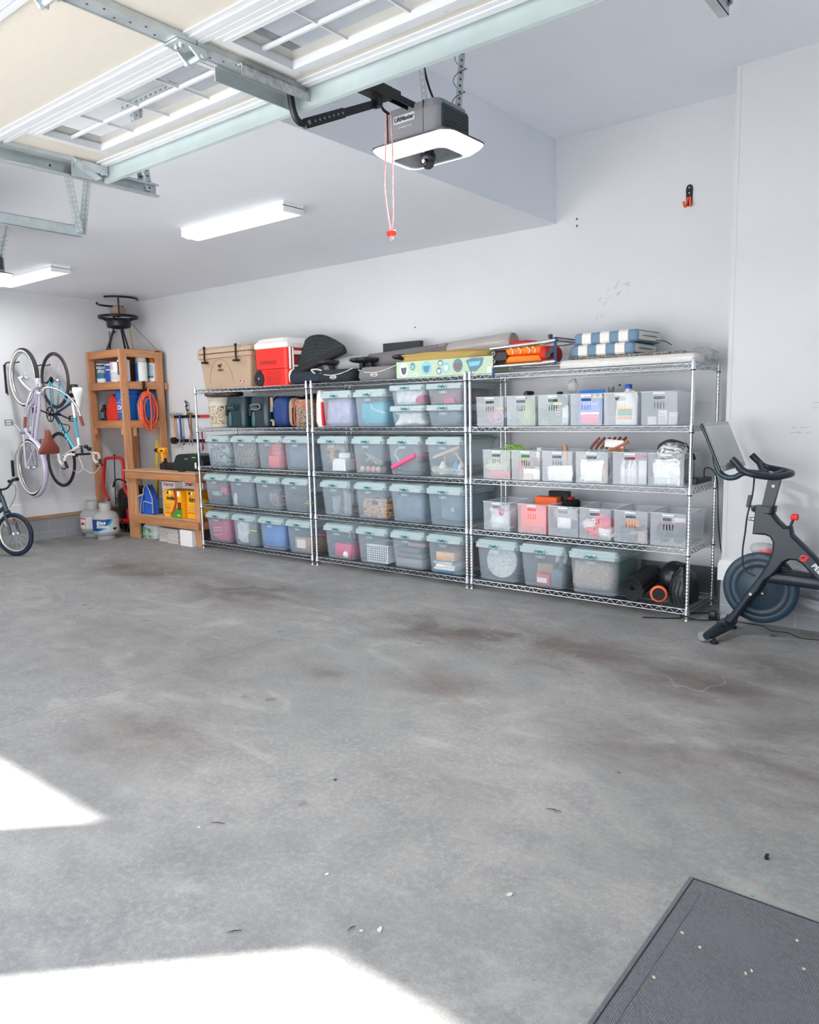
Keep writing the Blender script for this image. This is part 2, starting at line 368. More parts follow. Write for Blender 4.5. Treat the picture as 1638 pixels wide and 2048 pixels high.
# ---------------------------------------------------------------- chrome wire racks
ZS=[.091,.522,.952,1.387,1.815]       # deck heights, bottom to top
RD=.563                               # depth between post centres
def shelf_mesh(Lx):
    b=MB(); x0,x1,y0,y1=.0,Lx,.0,RD; r=.0036
    for y in (y0,y1):
        b.tube([(x0,y,0),(x1,y,0)],r,5); b.tube([(x0,y,-.036),(x1,y,-.036)],r,5)
        n=int(Lx/.038); b.tube([(x0+.012+(Lx-.024)*i/n,y,-.001 if i%2 else -.035) for i in range(n+1)],.0027,4)
    for x in (x0,x1):
        b.tube([(x,y0,0),(x,y1,0)],r,5); b.tube([(x,y0,-.036),(x,y1,-.036)],r,5)
        n=16; b.tube([(x,y0+.012+(RD-.024)*i/n,-.001 if i%2 else -.035) for i in range(n+1)],.0027,4)
    n=int(Lx/.0262)
    for i in range(1,n): b.tube([(Lx*i/n,y0,.003),(Lx*i/n,y1,.003)],.0020,4,cap=False)
    for y in (RD*.27,RD*.73): b.tube([(x0,y,-.002),(x1,y,-.002)],.0026,5)
    return b.mesh('wire_shelf',CHROME)
def post_mesh():
    pr=[(.0105,.03)]; z=.03
    while z<1.822:
        pr+=[(.0127,z+.0006),(.0127,z+.0244),(.0123,z+.0250)]; z+=.0254
    pr+=[(.0127,1.825),(.0135,1.826),(.0135,1.836),(.010,1.842)]
    b=MB(); b.lathe(pr,n=12,smooth=True); return b.mesh('post',CHROME)
PM=post_mesh()
b=MB(); b.lathe([(.008,.006),(.008,.03)],n=8); b.lathe([(.016,0),(.017,.006),(.012,.010)],n=12); FM=b.mesh('levelling_foot',CHROME)
b=MB(); b.lathe([(.0195,-.040),(.0175,.006)],n=12); b.cur=1; b.lathe([(.0165,-.048),(.0165,-.040)],n=12); b.cur=0; SLV=b.mesh('corner_sleeve',[CHROME,BLACK])
def link(name,me,parent,loc=(0,0,0),rot=(0,0,0)):
    o=bpy.data.objects.new(name,me); COL.objects.link(o); o.parent=parent; o.location=loc; o.rotation_euler=rot; return o
def rack(x0,x1,label):
    L_=x1-x0; e=empty('wire_rack',(x0,0,0),label,'shelving','chrome wire racks along the back wall')
    for px,py in ((0,0),(L_,0),(0,RD),(L_,RD)):
        p=link('post',PM,e,(px,py,0)); link('levelling_foot',FM,p)
    sh=shelf_mesh(L_)
    for z in ZS:
        s=link('wire_shelf',sh,e,(0,0,z-.007))
        for px,py in ((0,0),(L_,0),(0,RD),(L_,RD)): link('corner_sleeve',SLV,s,(px,py,0))
R1=rack(.0,1.79,'chrome wire shelving rack nearest the timber workbench, holding two coolers on top')
R2=rack(1.858,3.679,'middle chrome wire shelving rack with the green illustrated box on top')
R3=rack(3.727,5.557,'chrome wire shelving rack nearest the exercise bike, striped cushions on top')
# ---------------------------------------------------------------- lidded storage bins
def plastic(name,col,a,rough=.25):
    m=mat(name,col,rough,alpha=a,spec=.5); return m
TUB=plastic('clear_bin_plastic',(206,224,236),.19)
LID=mat('grey_blue_lid',(168,188,192),.42)
BAND=mat('clear_latch_plastic',(206,222,226),.25,alpha=.55)
BADGE=mat('pale_teal_badge',(170,208,210),.4)
TEAL=mat('dark_teal_ink',(10,92,100),.5)
TAGW=mat('white_tag_outline',(225,232,236),.5)
BW,BD,BH=.405,.55,.345
def bin_meshes(w,d,h,suffix):
    out={}
    b=MB(); b.smooth=True; hb=h*.86
    prof=[(0,.86,.90,.05),(.012,.89,.925,.06),(hb*.5,.93,.95,.055),(hb,.965,.972,.05)]
    b.loft([(0,0,z,w*a,d*c,r) for z,a,c,r in prof],n=5,cap=(True,False))
    t=.004
    b.loft([(0,0,z+(t if i==0 else 0),w*a-2*t,d*c-2*t,r-t*.5) for i,(z,a,c,r) in enumerate(prof)][::-1],n=5,cap=(False,True))
    b.loft([(0,0,hb,w*.965,d*.972,.05),(0,0,hb,w*.965-2*t,d*.972-2*t,.048)],n=5,cap=(False,False))
    out['tub']=b.mesh('tub',TUB)
    b=MB(); b.smooth=False
    b.loft([(0,0,hb-.022,w*.975,d*.98,.045),(0,0,hb-.022,w*.99,d*.99,.05),(0,0,hb+.006,w,d,.05),(0,0,hb+.006,w*.97,d*.97,.05)],n=4,cap=(False,False))
    for s_ in (-1,1): b.box((s_*w*.30,-d/2-.002,hb-.006),(w*.30,.012,.026),b=.003)
    out['band']=b.mesh('latch_band',BAND)
    b=MB(); b.smooth=False
    b.loft([(0,0,hb+.004,w*1.0,d*1.0,.035),(0,0,hb+.022,w*1.0,d*1.0,.035),(0,0,hb+.028,w*.975,d*.98,.032),(0,0,hb+.028,w*.93,d*.95,.03),(0,0,h-.004,w*.91,d*.935,.03),(0,0,h,w*.89,d*.92,.028)],n=4,cap=(True,True))
    for s_ in (-1,1): b.box((s_*w*.22,0,h+.0015),(w*.30,d*.72,.003),b=.001)
    out['lid']=b.mesh('lid',LID)
    b=MB(); b.box((0,0,0),(.085,.006,.034),b=.0025); out['badge']=b.mesh('badge',BADGE)
    b=MB(); W,H,t=.075,.020,.0016
    for dx,dz,ww,hh in ((0,H/2,W,t),(0,-H/2,W,t),(-W/2,0,t,H),(W/2,0,t,H)): b.box((dx,0,dz),(ww,.0015,hh))
    for k in range(5): b.box((-W*.28+k*W*.14,0,0),(W*.09,.0015,.006))
    out['name_tag']=b.mesh('name_tag',TAGW)
    return out
BIG=bin_meshes(BW,BD,BH,''); SMALL=bin_meshes(BW,BD,.183,''); WIDE=bin_meshes(.42,BD,BH,'')
def storage_bin(x,z,label,group,ms=BIG,h=BH,w=BW,y=.012,tagged=True,rz=0):
    e=empty('storage_bin',(x,y+BD/2,z),label,'storage bin',group,rz=rz)
    t=link('bin_tub',ms['tub'],e); link('latch_band',ms['band'],e); link('lid',ms['lid'],e)
    hb=h*.86
    g=link('badge',ms['badge'],e,(-.01,-BD/2-.006,hb+.0)); text('Hefty',.034,TEAL,g,(0,-.0038,0),bold=.0012)
    if tagged: link('name_tag',ms['name_tag'],t,(-.01,-BD/2*.965-.004,hb-.048),(-.03,0,0))
    return e
# content helpers: everything stands in its own place
def stuff(name,label,cat,fn,material,group=None,smooth=True,bevel=0):
    b=MB(); b.smooth=smooth; fn(b); o=b.build(name,material,bevel=bevel); tag(o,label,cat,group); return o
FAB={}
def fab(name,col,var=.25,vs=14,bump=.5,bs=25,rough=.9):
    return mat('cloth_'+name,col,rough,var=var,vs=vs,bump=bump,bs=bs)
def camo(name,a,b_,c,sc_=16):
    if name in M: return M[name]
    m=bpy.data.materials.new(name); m.use_nodes=True; M[name]=m; n=m.node_tree; p=n.nodes['Principled BSDF']; L=n.links
    t=n.nodes.new('ShaderNodeTexCoord'); z=n.nodes.new('ShaderNodeTexNoise'); z.inputs['Scale'].default_value=sc_; z.inputs['Detail'].default_value=4; z.inputs['Distortion'].default_value=2
    r=n.nodes.new('ShaderNodeValToRGB'); r.color_ramp.interpolation='CONSTANT'; e=r.color_ramp.elements
    e[0].position=0; e[0].color=(*srgb(*a),1); e[1].position=.47; e[1].color=(*srgb(*b_),1); q=e.new(.56); q.color=(*srgb(*c),1); q=e.new(.66); q.color=(*srgb(*a),1)
    L.new(t.outputs['Object'],z.inputs[0]); L.new(z.outputs[0],r.inputs[0]); L.new(r.outputs[0],p.inputs['Base Color']); p.inputs['Roughness'].default_value=.85
    return m
def lump(x,z,w,h,col,label,cat='fabric',name='folded_cloth',seed=1,amp=.2,d=.44,y=.055,e=.30,fr=3,group=None,m=None):
    if w>.25: w*=1.13; h=min(.27,h*1.12)
    def f(b):
        b.blob((x,y+d/2,z+h/2),(w,d,h),seed,amp*.6,fr,e,flat=True)
        big=w>.25 and x<3.7; dz=.125 if cat=='fabric' and 2.9<x<3.6 and z>1.35 else .262
        for v in b.v:
            if big:
                k=.160+.012*min(1,max(0,(v.z-z)/.2)); v.x=max(x-k,min(x+k,v.x)); v.z=min(v.z,z+dz)
            v.y=max(.054,v.y)
            if big: v.y=min(v.y,.495)
    return stuff(name,label,cat,f,m or fab(name+str(seed),col),group)
G1='lidded bins on the rack by the workbench'; G2='lidded bins on the middle rack'; G3='lidded bins on the rack by the exercise bike'
zc=.012
# rack one, three rows of four
rows1={2:[.303,.745,1.165,1.585],1:[.235,.67,1.10,1.545],0:[.235,.70,1.145,1.575]}
lab1={2:['grey-lidded clear bin of grey camouflage cloth, leftmost on the third shelf of the workbench-side rack',
 'clear lidded bin full of brown leafy camouflage clothing',
 'clear lidded bin with a dark red ball and salmon ribbed pads inside',
 'hazy blue-grey lidded bin right of the one with the salmon pads'],
1:['clear lidded bin with dark shoes and a bright pink hat inside',
 'hazy lidded bin with a pale bottle shape and dark clothes, right of the shoe bin',
 'clear lidded bin holding a tangled red-and-white netting ball',
 'hazy lidded bin with a yellow looped cord at its lower right'],
0:['lidded bin of magenta bags with white writing, bottom shelf of the workbench-side rack',
 'lidded bin with a white sack and an olive case, bottom shelf',
 'lidded bin filled with bright blue fabric, bottom shelf',
 'lidded bin with a labelled brown carton inside, bottom shelf of the workbench-side rack']}
for r,xs in rows1.items():
    for x,l in zip(xs,lab1[r]): storage_bin(x,ZS[r],l,G1)
rows2={2:[2.09,2.545,2.985,3.43],1:[2.105,2.56,3.0,3.43],0:[2.13,2.565,3.0,3.42]}
lab2={2:['clear lidded bin holding a straw wreath and a white box',
 'clear lidded bin with pastel eggs and a bead garland',
 'clear lidded bin with a slanted pink flat parcel inside',
 'clear lidded bin with small wooden easels and bottles'],
1:['clear lidded bin with glass vases, second shelf up of the middle rack',
 'clear lidded bin holding a woven wicker basket',
 'plain hazy blue-grey lidded bin right of the wicker-basket bin',
 'hazy lidded bin with a small pale ball, beside the middle rack right post'],
0:['clear lidded bin with a magenta box and a white baseball',
 'clear lidded bin with a white plastic lattice basket inside',
 'clear lidded bin with grey boxes stacked inside',
 'clear lidded bin with a stack of books inside']}
for r,xs in rows2.items():
    for x,l in zip(xs,lab2[r]): storage_bin(x,ZS[r],l,G2)
storage_bin(2.155,ZS[3],'lavender-tinted hazy lidded bin on the upper shelf beside the white and red bag',G2,tagged=False)
storage_bin(2.585,ZS[3],'clear lidded bin with a turquoise bag on the upper shelf of the middle rack',G2)
for x,z,l in ((3.03,ZS[3],'shallow lidded bin of white cloth, lower one under its twin'),(3.03,ZS[3]+.184,'shallow lidded bin of white cloth and a magenta edge, stacked on top of its twin'),
  (3.445,ZS[3],'shallow hazy blue lidded bin under the maroon one, by the middle rack post'),(3.445,ZS[3]+.184,'shallow lidded bin of maroon cloth, upper one by the middle rack post')):
    storage_bin(x,z,l,G2,SMALL,.183,tagged=x>3.2)
for x,l in ((3.955,'bottom-shelf lidded bin holding a round whitish platter'),(4.385,'bottom-shelf lidded bin with cartons and a red-labelled box'),(4.825,'bottom-shelf lidded bin with a tan cord basket and green side')):
    storage_bin(x,ZS[0],l,G3,WIDE,w=.42)
# contents
z2,z1,z0,z3=[ZS[k]+zc for k in (2,1,0,3)]
lump(.303,z2,.30,.24,(0,0,0),'grey camouflage cloth bundled in the leftmost bin of the third shelf','fabric','camouflage_cloth',3,m=camo('camo_grey',(120,128,134),(176,182,184),(70,80,86),9),amp=.4)
lump(.745,z2,.31,.24,(0,0,0),'brown leafy camouflage clothes inside a clear bin','fabric','camouflage_cloth',4,m=camo('camo_brown',(104,90,80),(150,136,124),(62,54,50),16),amp=.3)
stuff('yarn_ball','dark red yarn ball beside the salmon pads in a bin','ball',lambda b:b.blob((1.12,.12,z2+.155),(.12,.12,.12),5,.08,6,1,flat=False),fab('darkred',(170,30,60)))
def pads(b):
    for k in range(8): b.box((1.215,.14,z2+.135+k*.0165),(.13,.12,.013),b=.005)
stuff('ribbed_pads','salmon-pink ribbed foam pads stacked in a clear bin','pads',pads,mat('salmon_foam',(244,120,110),.7))
stuff('salmon_box','salmon-pink box under the ribbed pads in a clear bin','box',lambda b:b.box((1.20,.17,z2+.062),(.16,.22,.12),b=.004),mat('salmon_box',(236,100,98),.6))
lump(1.585,z2,.32,.22,(96,112,128),'dark blue-grey cloth filling the hazy bin beside the salmon pads',seed=6,amp=.15)
lump(.235,z1,.29,.10,(52,58,64),'dark shoes heaped in the lidded bin left of the pale bottle','shoes','shoe_pile',7,amp=.5)
for k in range(3): stuff('shoe',['pale-soled grey shoe lying at the front of the shoe bin','pale-soled grey shoe in the middle of the shoe bin','pale-soled grey shoe at the back of the shoe bin'][k],'shoe',lambda b:b.blob((.2+.03*k,.1+.09*k,z1+.10+.012*k),(.24,.08,.06),k+60,.15,2,.8,flat=False),mat('shoe_grey',(150,170,180),.6),'shoes in the bin')
lump(.31,z1+.09,.12,.09,(226,20,120),'bright pink hat lying on the shoes in a bin','hat','pink_hat',8,d=.14,y=.08)
lump(.67,z1,.31,.25,(84,94,106),'dark clothes filling the bin beside the shoe bin','clothing','folded_clothes',9,amp=.12)
stuff('pale_bottle','pale bottle leaning in the front left of the dark-clothes bin','bottle',lambda b:b.lathe([(.035,0),(.042,.02),(.042,.10),(.02,.14),(.015,.16)],(.545,.085,z1),n=14),mat('pale_plastic',(190,204,214),.3))
def net(b):
    for k in range(60):
        c=V(1.15,.17,z1+.10); u=Vector((random.gauss(0,1),random.gauss(0,1),random.gauss(0,1))).normalized(); v=u.orthogonal().normalized(); w_=u.cross(v)
        a0=random.random()*6; q=[c+Vector(((v*math.cos(a0+t*.35)+w_*math.sin(a0+t*.35))*random.uniform(.85,1.0))*1.0)*1 for t in range(1)]
        q=[c+Vector([p.x*.135,p.y*.10,p.z*.095]) for p in [(v*math.cos(a0+t*.4)+w_*math.sin(a0+t*.4)) for t in range(9)]]
        b.tube(q,.0026,3,cap=False)
stuff('netting_ball','tangled ball of red and white netting cord','netting',net,camo('net_cord',(150,60,70),(220,214,208),(190,180,175),60))
lump(1.10,z1,.27,.14,(80,74,72),'brown knit bundled under the netting ball','fabric','knit_bundle',10,amp=.3,y=.22,d=.25)
lump(1.53,z1,.26,.13,(60,66,68),'dark coiled rope bag in the hazy bin with the yellow cord','rope','rope_bag',11,amp=.5)
stuff('looped_rope','yellow looped cord at the lower right of a hazy bin','cord',lambda b:b.tube(spline([(1.60,.07,z1+.05),(1.66,.06,z1+.08),(1.72,.08,z1+.06),(1.70,.10,z1+.03),(1.62,.07,z1+.05),(1.66,.09,z1+.10),(1.72,.14,z1+.05)],5),.005,5),mat('yellow_cord',(214,206,60),.6))
lump(.228,z0,.27,.23,(206,30,110),'magenta bag with white writing in a bottom-shelf bin','bag','magenta_bag',12,amp=.3)
bag=[o for o in COL.objects if o.name.startswith('magenta_bag')][0]; b=MB()
for x_,zz_,w_ in ((.15,.14,.05),(.21,.15,.06),(.27,.155,.03),(.17,.11,.07),(.25,.12,.04),(.16,.06,.09),(.26,.07,.05)): b.box((x_,.0525,z0+zz_),(w_,.002,.007),R=Matrix.Rotation(-.12,3,'Y'))
b.build('white_print',TAGW,bag)
lump(.325,z0,.11,.24,(214,24,100),'tall pink roll of cloth right of the magenta bag in its bin','fabric','pink_cloth_roll',13,d=.2,y=.08)
lump(.635,z0,.20,.26,(226,232,236),'white sack slumped in a bottom-shelf bin','sack','white_sack',14,amp=.35,y=.06,d=.2)
lump(.78,z0,.19,.15,(86,104,92),'olive-green case with a lime latch in a bottom-shelf bin','case','olive_case',15,amp=.1,y=.07,d=.24,e=.3)
stuff('lime_handle','lime-yellow handle lying across the olive case','handle',lambda b:b.box((.81,.07,z0+.155),(.12,.03,.02),b=.006),mat('lime',(196,220,60),.4))
lump(1.145,z0,.33,.25,(30,130,214),'bright blue fabric filling a bottom-shelf bin','fabric','blue_fabric',16,amp=.12)
stuff('carton','brown carton with a white shipping label in a bottom-shelf bin','carton',lambda b:b.box((1.62,.2,z0+.08),(.27,.30,.15),b=.003),CARD)
stuff('shipping_label','white printed shipping label on the carton in the bottom-shelf bin','label',lambda b:b.box((1.58,.0485,z0+.085),(.13,.002,.09)),mat('label_white',(232,234,234),.6))
stuff('red_strap','short red strap lying on the carton in the bottom bin','strap',lambda b:b.box((1.70,.22,z0+.17),(.12,.05,.02),rz=.3),RED)
# rack two
lump(2.155,z3,.31,.27,(176,172,204),'pale lavender cloth filling the upper bin beside the red and white bag','fabric','lavender_cloth',17,amp=.1)
lump(2.588,z3,.29,.20,(40,170,196),'turquoise bag in an upper-shelf bin','bag','turquoise_bag',18,amp=.2)
stuff('bag_strap','pale curved strap of the turquoise bag','strap',lambda b:b.tube(spline([(2.58,.06,z3+.20),(2.60,.055,z3+.16),(2.68,.055,z3+.13),(2.75,.06,z3+.115)],5),.006,6),mat('pale_strap',(206,214,216),.6))
lump(3.03,z3,.26,.10,(228,230,232),'crumpled white cloth in the lower shallow bin','fabric','white_cloth',19,amp=.6)
lump(3.03,z3+.184,.28,.12,(230,231,233),'crumpled white cloth in the upper shallow bin','fabric','white_cloth',20,amp=.6)
lump(3.15,z3+.184,.10,.08,(190,30,90),'magenta cloth in the corner of the upper shallow bin','fabric','magenta_cloth',21,d=.3,amp=.3)
lump(3.445,z3,.28,.10,(84,106,122),'blue-grey cloth in the lower shallow bin by the post','fabric','blue_grey_cloth',22,amp=.5)
lump(3.445,z3+.184,.30,.11,(130,84,96),'maroon cloth in the upper shallow bin by the post','fabric','maroon_cloth',23,amp=.4)
lump(3.47,z3+.184,.12,.05,(206,60,110),'small pink purse in front of the maroon cloth','purse','pink_purse',24,d=.1,y=.05)
def wreath(b):
    random.seed(5); c=V(2.045,.16,z2+.145)
    for k in range(260):
        a=random.uniform(0,2*PI); u=V(math.cos(a),random.uniform(-.5,.3),math.sin(a)); r0=random.uniform(.05,.09); r1=r0+random.uniform(.03,.06)
        j=V(random.uniform(-.01,.01),0,random.uniform(-.01,.01))
        b.tube([c+u*r0,c+u*r1+j],.0022,3,cap=False)
    b.torus(c,.085,.026,'y',24,6)
stuff('straw_wreath','bristly tan straw wreath standing in a clear bin','wreath',wreath,mat('straw',(222,184,142),.8,var=.2,vs=60))
def wbox(b):
    b.box((2.16,.12,z2+.06),(.15,.14,.11)); b.box((2.16,.05,z2+.045),(.17,.02,.09)); b.box((2.17,.15,z2+.145),(.13,.09,.05),rz=.15)
stuff('white_box','open white box in front of the straw wreath','box',wbox,mat('white_card',(240,240,240),.6))
stuff('rust_box','rust-orange box behind the white box in the wreath bin','box',lambda b:b.box((2.235,.3,z2+.08),(.06,.2,.14)),mat('rust_box',(190,90,50),.6))
random.seed(11)
EG=[(222,206,180),(150,160,140),(228,150,160),(180,190,160),(236,170,150),(160,60,100),(214,196,150),(120,130,110)]
names_=['cream','sage','pink','olive','peach','plum','straw-coloured','moss']
for k in range(8):
    x=2.43+.034*k+random.uniform(-.005,.005)
    stuff('egg','%s painted egg at the front of the bead-garland bin'%names_[k],'egg',lambda b:b.blob((x,.085+(k%2)*.045,z2+.024),(.050,.048,.056),k,.0,1,1,flat=False),mat('egg_%d'%k,EG[k],.5),'eggs')
def garland(b):
    P_=spline([(2.44,.10,z2+.21),(2.50,.09,z2+.16),(2.58,.09,z2+.13),(2.66,.10,z2+.09),(2.60,.12,z2+.08),(2.52,.10,z2+.12),(2.46,.12,z2+.10)],6)
    for k,p in enumerate(P_[::2]): b.blob(p,(.036,.036,.036),k,0,1,1,10,7,flat=False)
stuff('bead_garland','grey-beige wooden bead garland draped in a clear bin','garland',garland,mat('bead_grey',(150,146,136),.6,var=.3,vs=20))
lump(2.545,z2,.28,.06,(80,84,80),'dark greenery under the bead garland','greenery','artificial_greenery',26,y=.2,amp=.8)
def parcel(b):
    b.box((2.98,.16,z2+.11),(.30,.30,.035),R=Matrix.Rotation(-.42,3,'Y'),b=.004)
stuff('pink_parcel','flat pink parcel slanted in a clear bin','parcel',parcel,mat('pink_wrap',(232,90,140),.5))
lump(2.985,z2,.28,.09,(94,96,104),'dark shiny cloth under the pink parcel','fabric','dark_cloth',27,y=.15)
stuff('clear_hose','clear curved tube standing in the pink-parcel bin','tube',lambda b:b.tube(spline([(2.91,.06,z2+.04),(2.90,.055,z2+.12),(2.86,.055,z2+.17),(2.89,.06,z2+.22),(2.95,.08,z2+.23)],6),.008,6),mat('milky_tube',(190,204,208),.2))
ESM=mat('easel_wood',(218,176,138),.6)
stuff('wooden_easel','small wooden easel leaning left in the craft bin','easel',lambda b:(b.box((3.43,.07,z2+.20),(.30,.022,.022),R=Matrix.Rotation(-.33,3,'Y')),b.box((3.55,.10,z2+.14),(.14,.015,.015),R=Matrix.Rotation(.9,3,'Y')),b.box((3.38,.11,z2+.10),(.012,.012,.19))),ESM)
for k,(x,c,l) in enumerate(((3.50,(70,150,190),'blue bottle standing in the easel bin'),(3.36,(226,228,228),'white tub at the left of the easel bin'),(3.56,(224,228,230),'white bottle at the right of the easel bin'))):
    stuff('craft_bottle',l,'bottle',lambda b:b.lathe([(.035,0),(.038,.01),(.038,.07),(.018,.10),(.016,.115)],(x,.11,z2),n=14),mat('craft_%d'%k,c,.35))
lump(3.43,z2,.28,.06,(196,188,176),'crumpled packing paper at the base of the easel bin','paper','packing_paper',29,amp=.7)
GL=mat('vase_glass',(214,226,230),.08,alpha=.35)
for k,(x,y,h,r_,l) in enumerate(((2.04,.12,.17,.05,'wide glass vase, leftmost in the vase bin'),(2.15,.14,.22,.025,'tall slim glass candlestick in the middle of the vase bin'),(2.22,.12,.20,.024,'tall slim glass candlestick at the right of the vase bin'),(2.05,.3,.2,.06,'glass cylinder vase at the back of the vase bin'))):
    stuff('glass_vase',l,'vase',lambda b:b.lathe([(r_*1.1,0),(r_*.7,.02),(r_,.05),(r_*.8,h*.6),(r_*1.1,h)],(x,y,z1),n=16),GL)
lump(2.105,z1,.28,.05,(140,128,128),'brown bubble wrap under the glass vases','wrap','bubble_wrap',30,amp=.6,y=.18)
def wick():
    m=bpy.data.materials.new('wicker'); m.use_nodes=True; n=m.node_tree; p=n.nodes['Principled BSDF']; L=n.links
    t=n.nodes.new('ShaderNodeTexCoord'); mp=n.nodes.new('ShaderNodeMapping'); mp.inputs['Scale'].default_value=(14,14,75); L.new(t.outputs['Object'],mp.inputs[0])
    z=n.nodes.new('ShaderNodeTexNoise'); z.inputs['Scale'].default_value=1.6; L.new(mp.outputs[0],z.inputs[0]); r=n.nodes.new('ShaderNodeValToRGB')
    r.color_ramp.elements[0].position=.38; r.color_ramp.elements[0].color=(*srgb(96,70,56),1); r.color_ramp.elements[1].position=.55; r.color_ramp.elements[1].color=(*srgb(206,172,140),1)
    L.new(z.outputs[0],r.inputs[0]); L.new(r.outputs[0],p.inputs['Base Color']); u=n.nodes.new('ShaderNodeBump'); L.new(z.outputs[0],u.inputs['Height']); L.new(u.outputs[0],p.inputs['Normal']); p.inputs['Roughness'].default_value=.8
    M['wicker']=m; return m
WK=wick()
def wb(b):
    x,y,z=2.60,.18,z1
    for a,c,w_,d_ in ((x-.14,y,.02,.26),(x+.14,y,.02,.26),): b.box((a,c,z+.08),(w_,d_,.16),b=.005)
    for c in (y-.12,y+.12): b.box((x,c,z+.06),(.28,.02,.12),b=.005); 
    for s_ in (-1,1):
        for c in (y-.12,y+.12): b.box((x+s_*.09,c,z+.14),(.10,.02,.04))
    for c in (y-.12,y+.12): b.box((x,c,z+.168),(.30,.024,.02),b=.006)
    b.box((x,y,z+.01),(.26,.24,.02))
stuff('wicker_basket','tan woven wicker basket with a cut-out handle, inside a lidded bin','basket',wb,WK)
lump(3.0,z1,.31,.22,(104,128,150),'blue-grey blanket filling the plain hazy bin','blanket','blue_grey_blanket',31,amp=.12)
lump(3.43,z1,.31,.24,(110,140,160),'steel-blue cloth filling the bin beside the middle rack right post','fabric','steel_blue_cloth',32,amp=.12,y=.16)
stuff('pale_ball','small pale ball in front of the steel-blue cloth','ball',lambda b:b.blob((3.48,.085,z1+.12),(.04,.04,.05),3,.1,3,1,flat=False),mat('pale_ball',(186,190,186),.6))
stuff('magenta_box','magenta flat box in the bin with the baseball','box',lambda b:b.box((2.18,.17,z0+.075),(.22,.26,.13),b=.004),mat('magenta_box',(216,26,110),.5))
def ball(b): b.blob((2.215,.052,z0+.038),(.072,.072,.072),0,0,1,1,flat=False)
stuff('baseball','white baseball in front of the magenta box','ball',ball,mat('baseball',(234,230,222),.6))
lump(2.06,z0+.05,.16,.11,(74,72,100),'dark navy camera case in the magenta box bin','case','navy_case',33,d=.16,y=.07,e=.3,amp=.1)
def lattice(b):
    x,y,z=2.62,.19,z0; W,D_,H=.25,.28,.165
    for k in range(10):
        xx=x-W/2+W*k/9; b.box((xx,y-D_/2,z+H/2),(.008,.005,H)); b.box((xx,y+D_/2,z+H/2),(.008,.005,H))
    for k in range(8):
        zz=z+.01+(H-.012)*k/7; b.box((x,y-D_/2,zz),(W,.005,.007)); b.box((x,y+D_/2,zz),(W,.005,.007))
    for s_ in (-1,1): b.box((x+s_*W/2,y,z+H/2),(.005,D_,H))
    b.box((x,y,z+.004),(W,D_,.006)); 
    for s_ in (-1,1): b.box((x,y+s_*D_/2,z+H),(W+.03,.02,.012)); b.box((x+s_*W/2,y,z+H),(.02,D_+.02,.012))
stuff('lattice_basket','white plastic lattice basket inside a bottom-shelf bin','basket',lattice,mat('white_plastic',(242,244,246),.4),smooth=False)
lump(2.60,z0,.2,.12,(50,66,90),'dark blue items inside the white lattice basket','cloth','dark_blue_items',34,d=.22,y=.08,amp=.4)
BK=[(150,146,150),(104,106,112),(84,88,98)]
for k,(h,z_,dx,w_) in enumerate(((.075,0,0,.30),(.045,.077,.01,.28),(.05,.124,.0,.24))):
    stuff('grey_box',['pale grey box at the bottom of the grey stack','dark grey box in the middle of the grey stack','slate lid box on top of the grey stack'][k],'box',lambda b:b.box((3.0+dx,.19,z0+z_+h/2),(w_,.28,h),b=.003),mat('grey_box%d'%k,BK[k],.5),'grey boxes in the bin')
stuff('red_lettered_box','white box with red and black print on the grey stack','box',lambda b:b.box((3.05,.2,z0+.20),(.2,.2,.03),b=.002),mat('redprint',(206,150,150),.6))
BC=[((70,130,170),.018,.20),((206,214,220),.02,.22),((226,224,218),.03,.20),((210,200,190),.022,.21),((120,170,200),.015,.2),((222,178,140),.075,.19)]
z_=z0
for k,(c,h,w_) in enumerate(BC):
    stuff('book',['blue book at the very bottom of the book stack','pale grey book second from the bottom of the stack','thick white book in the lower middle of the stack','beige book in the middle of the stack','thin light-blue book under the tan one','thick tan book on top of the stack'][k],'book',lambda b:b.box((3.40+.01*(k%3),.16,z_+h/2),(w_,.26,h-.001),rz=.05*(k%3-1),b=.001),mat('book%d'%k,c,.6),'books stacked in a bin'); z_+=h
stuff('maroon_folder','maroon folder standing behind the books','folder',lambda b:b.box((3.53,.34,z0+.12),(.05,.24,.2)),mat('maroon',(150,60,80),.6))
# rack three, bottom bins
def platter(b): b.lathe([(.145,0),(.15,.012),(.135,.03),(.10,.034),(.02,.034)],(3.97,.09,z0+.155),'y',40,R=Matrix.Rotation(-.12,3,'X'))
def marble():
    m=camo('marbled',(206,208,206),(226,227,225),(176,178,178),18); return m
stuff('round_platter','large round whitish marbled platter standing in a lidded bin','platter',platter,marble())
stuff('flat_carton','brown flat carton at the left of the carton bin','carton',lambda b:b.box((4.35,.20,z0+.085),(.14,.12,.15),rz=.08),CARD)
stuff('red_label_box','pink-red box with a white label in the carton bin','box',lambda b:b.box((4.39,.10,z0+.048),(.12,.12,.09),rz=-.03,b=.002),mat('pinkred',(214,70,84),.6))
stuff('box_label','white sticker on the pink-red box','label',lambda b:b.box((4.38,.0385,z0+.045),(.09,.002,.04),rz=-.03),mat('label_white',(232,234,234),.6))
stuff('grey_carton','slate-grey carton at the right of the carton bin','carton',lambda b:b.box((4.505,.17,z0+.07),(.10,.24,.13),b=.002),mat('slate_card',(100,110,118),.7))
for k in range(2): stuff('plastic_clip',['clear plastic clip behind the cartons, left one','clear plastic clip behind the cartons, right one'][k],'clip',lambda b:b.box((4.41+k*.07,.26,z0+.20),(.03,.01,.09),R=Matrix.Rotation(.25,3,'Y')),mat('clear_clip',(220,226,228),.2))
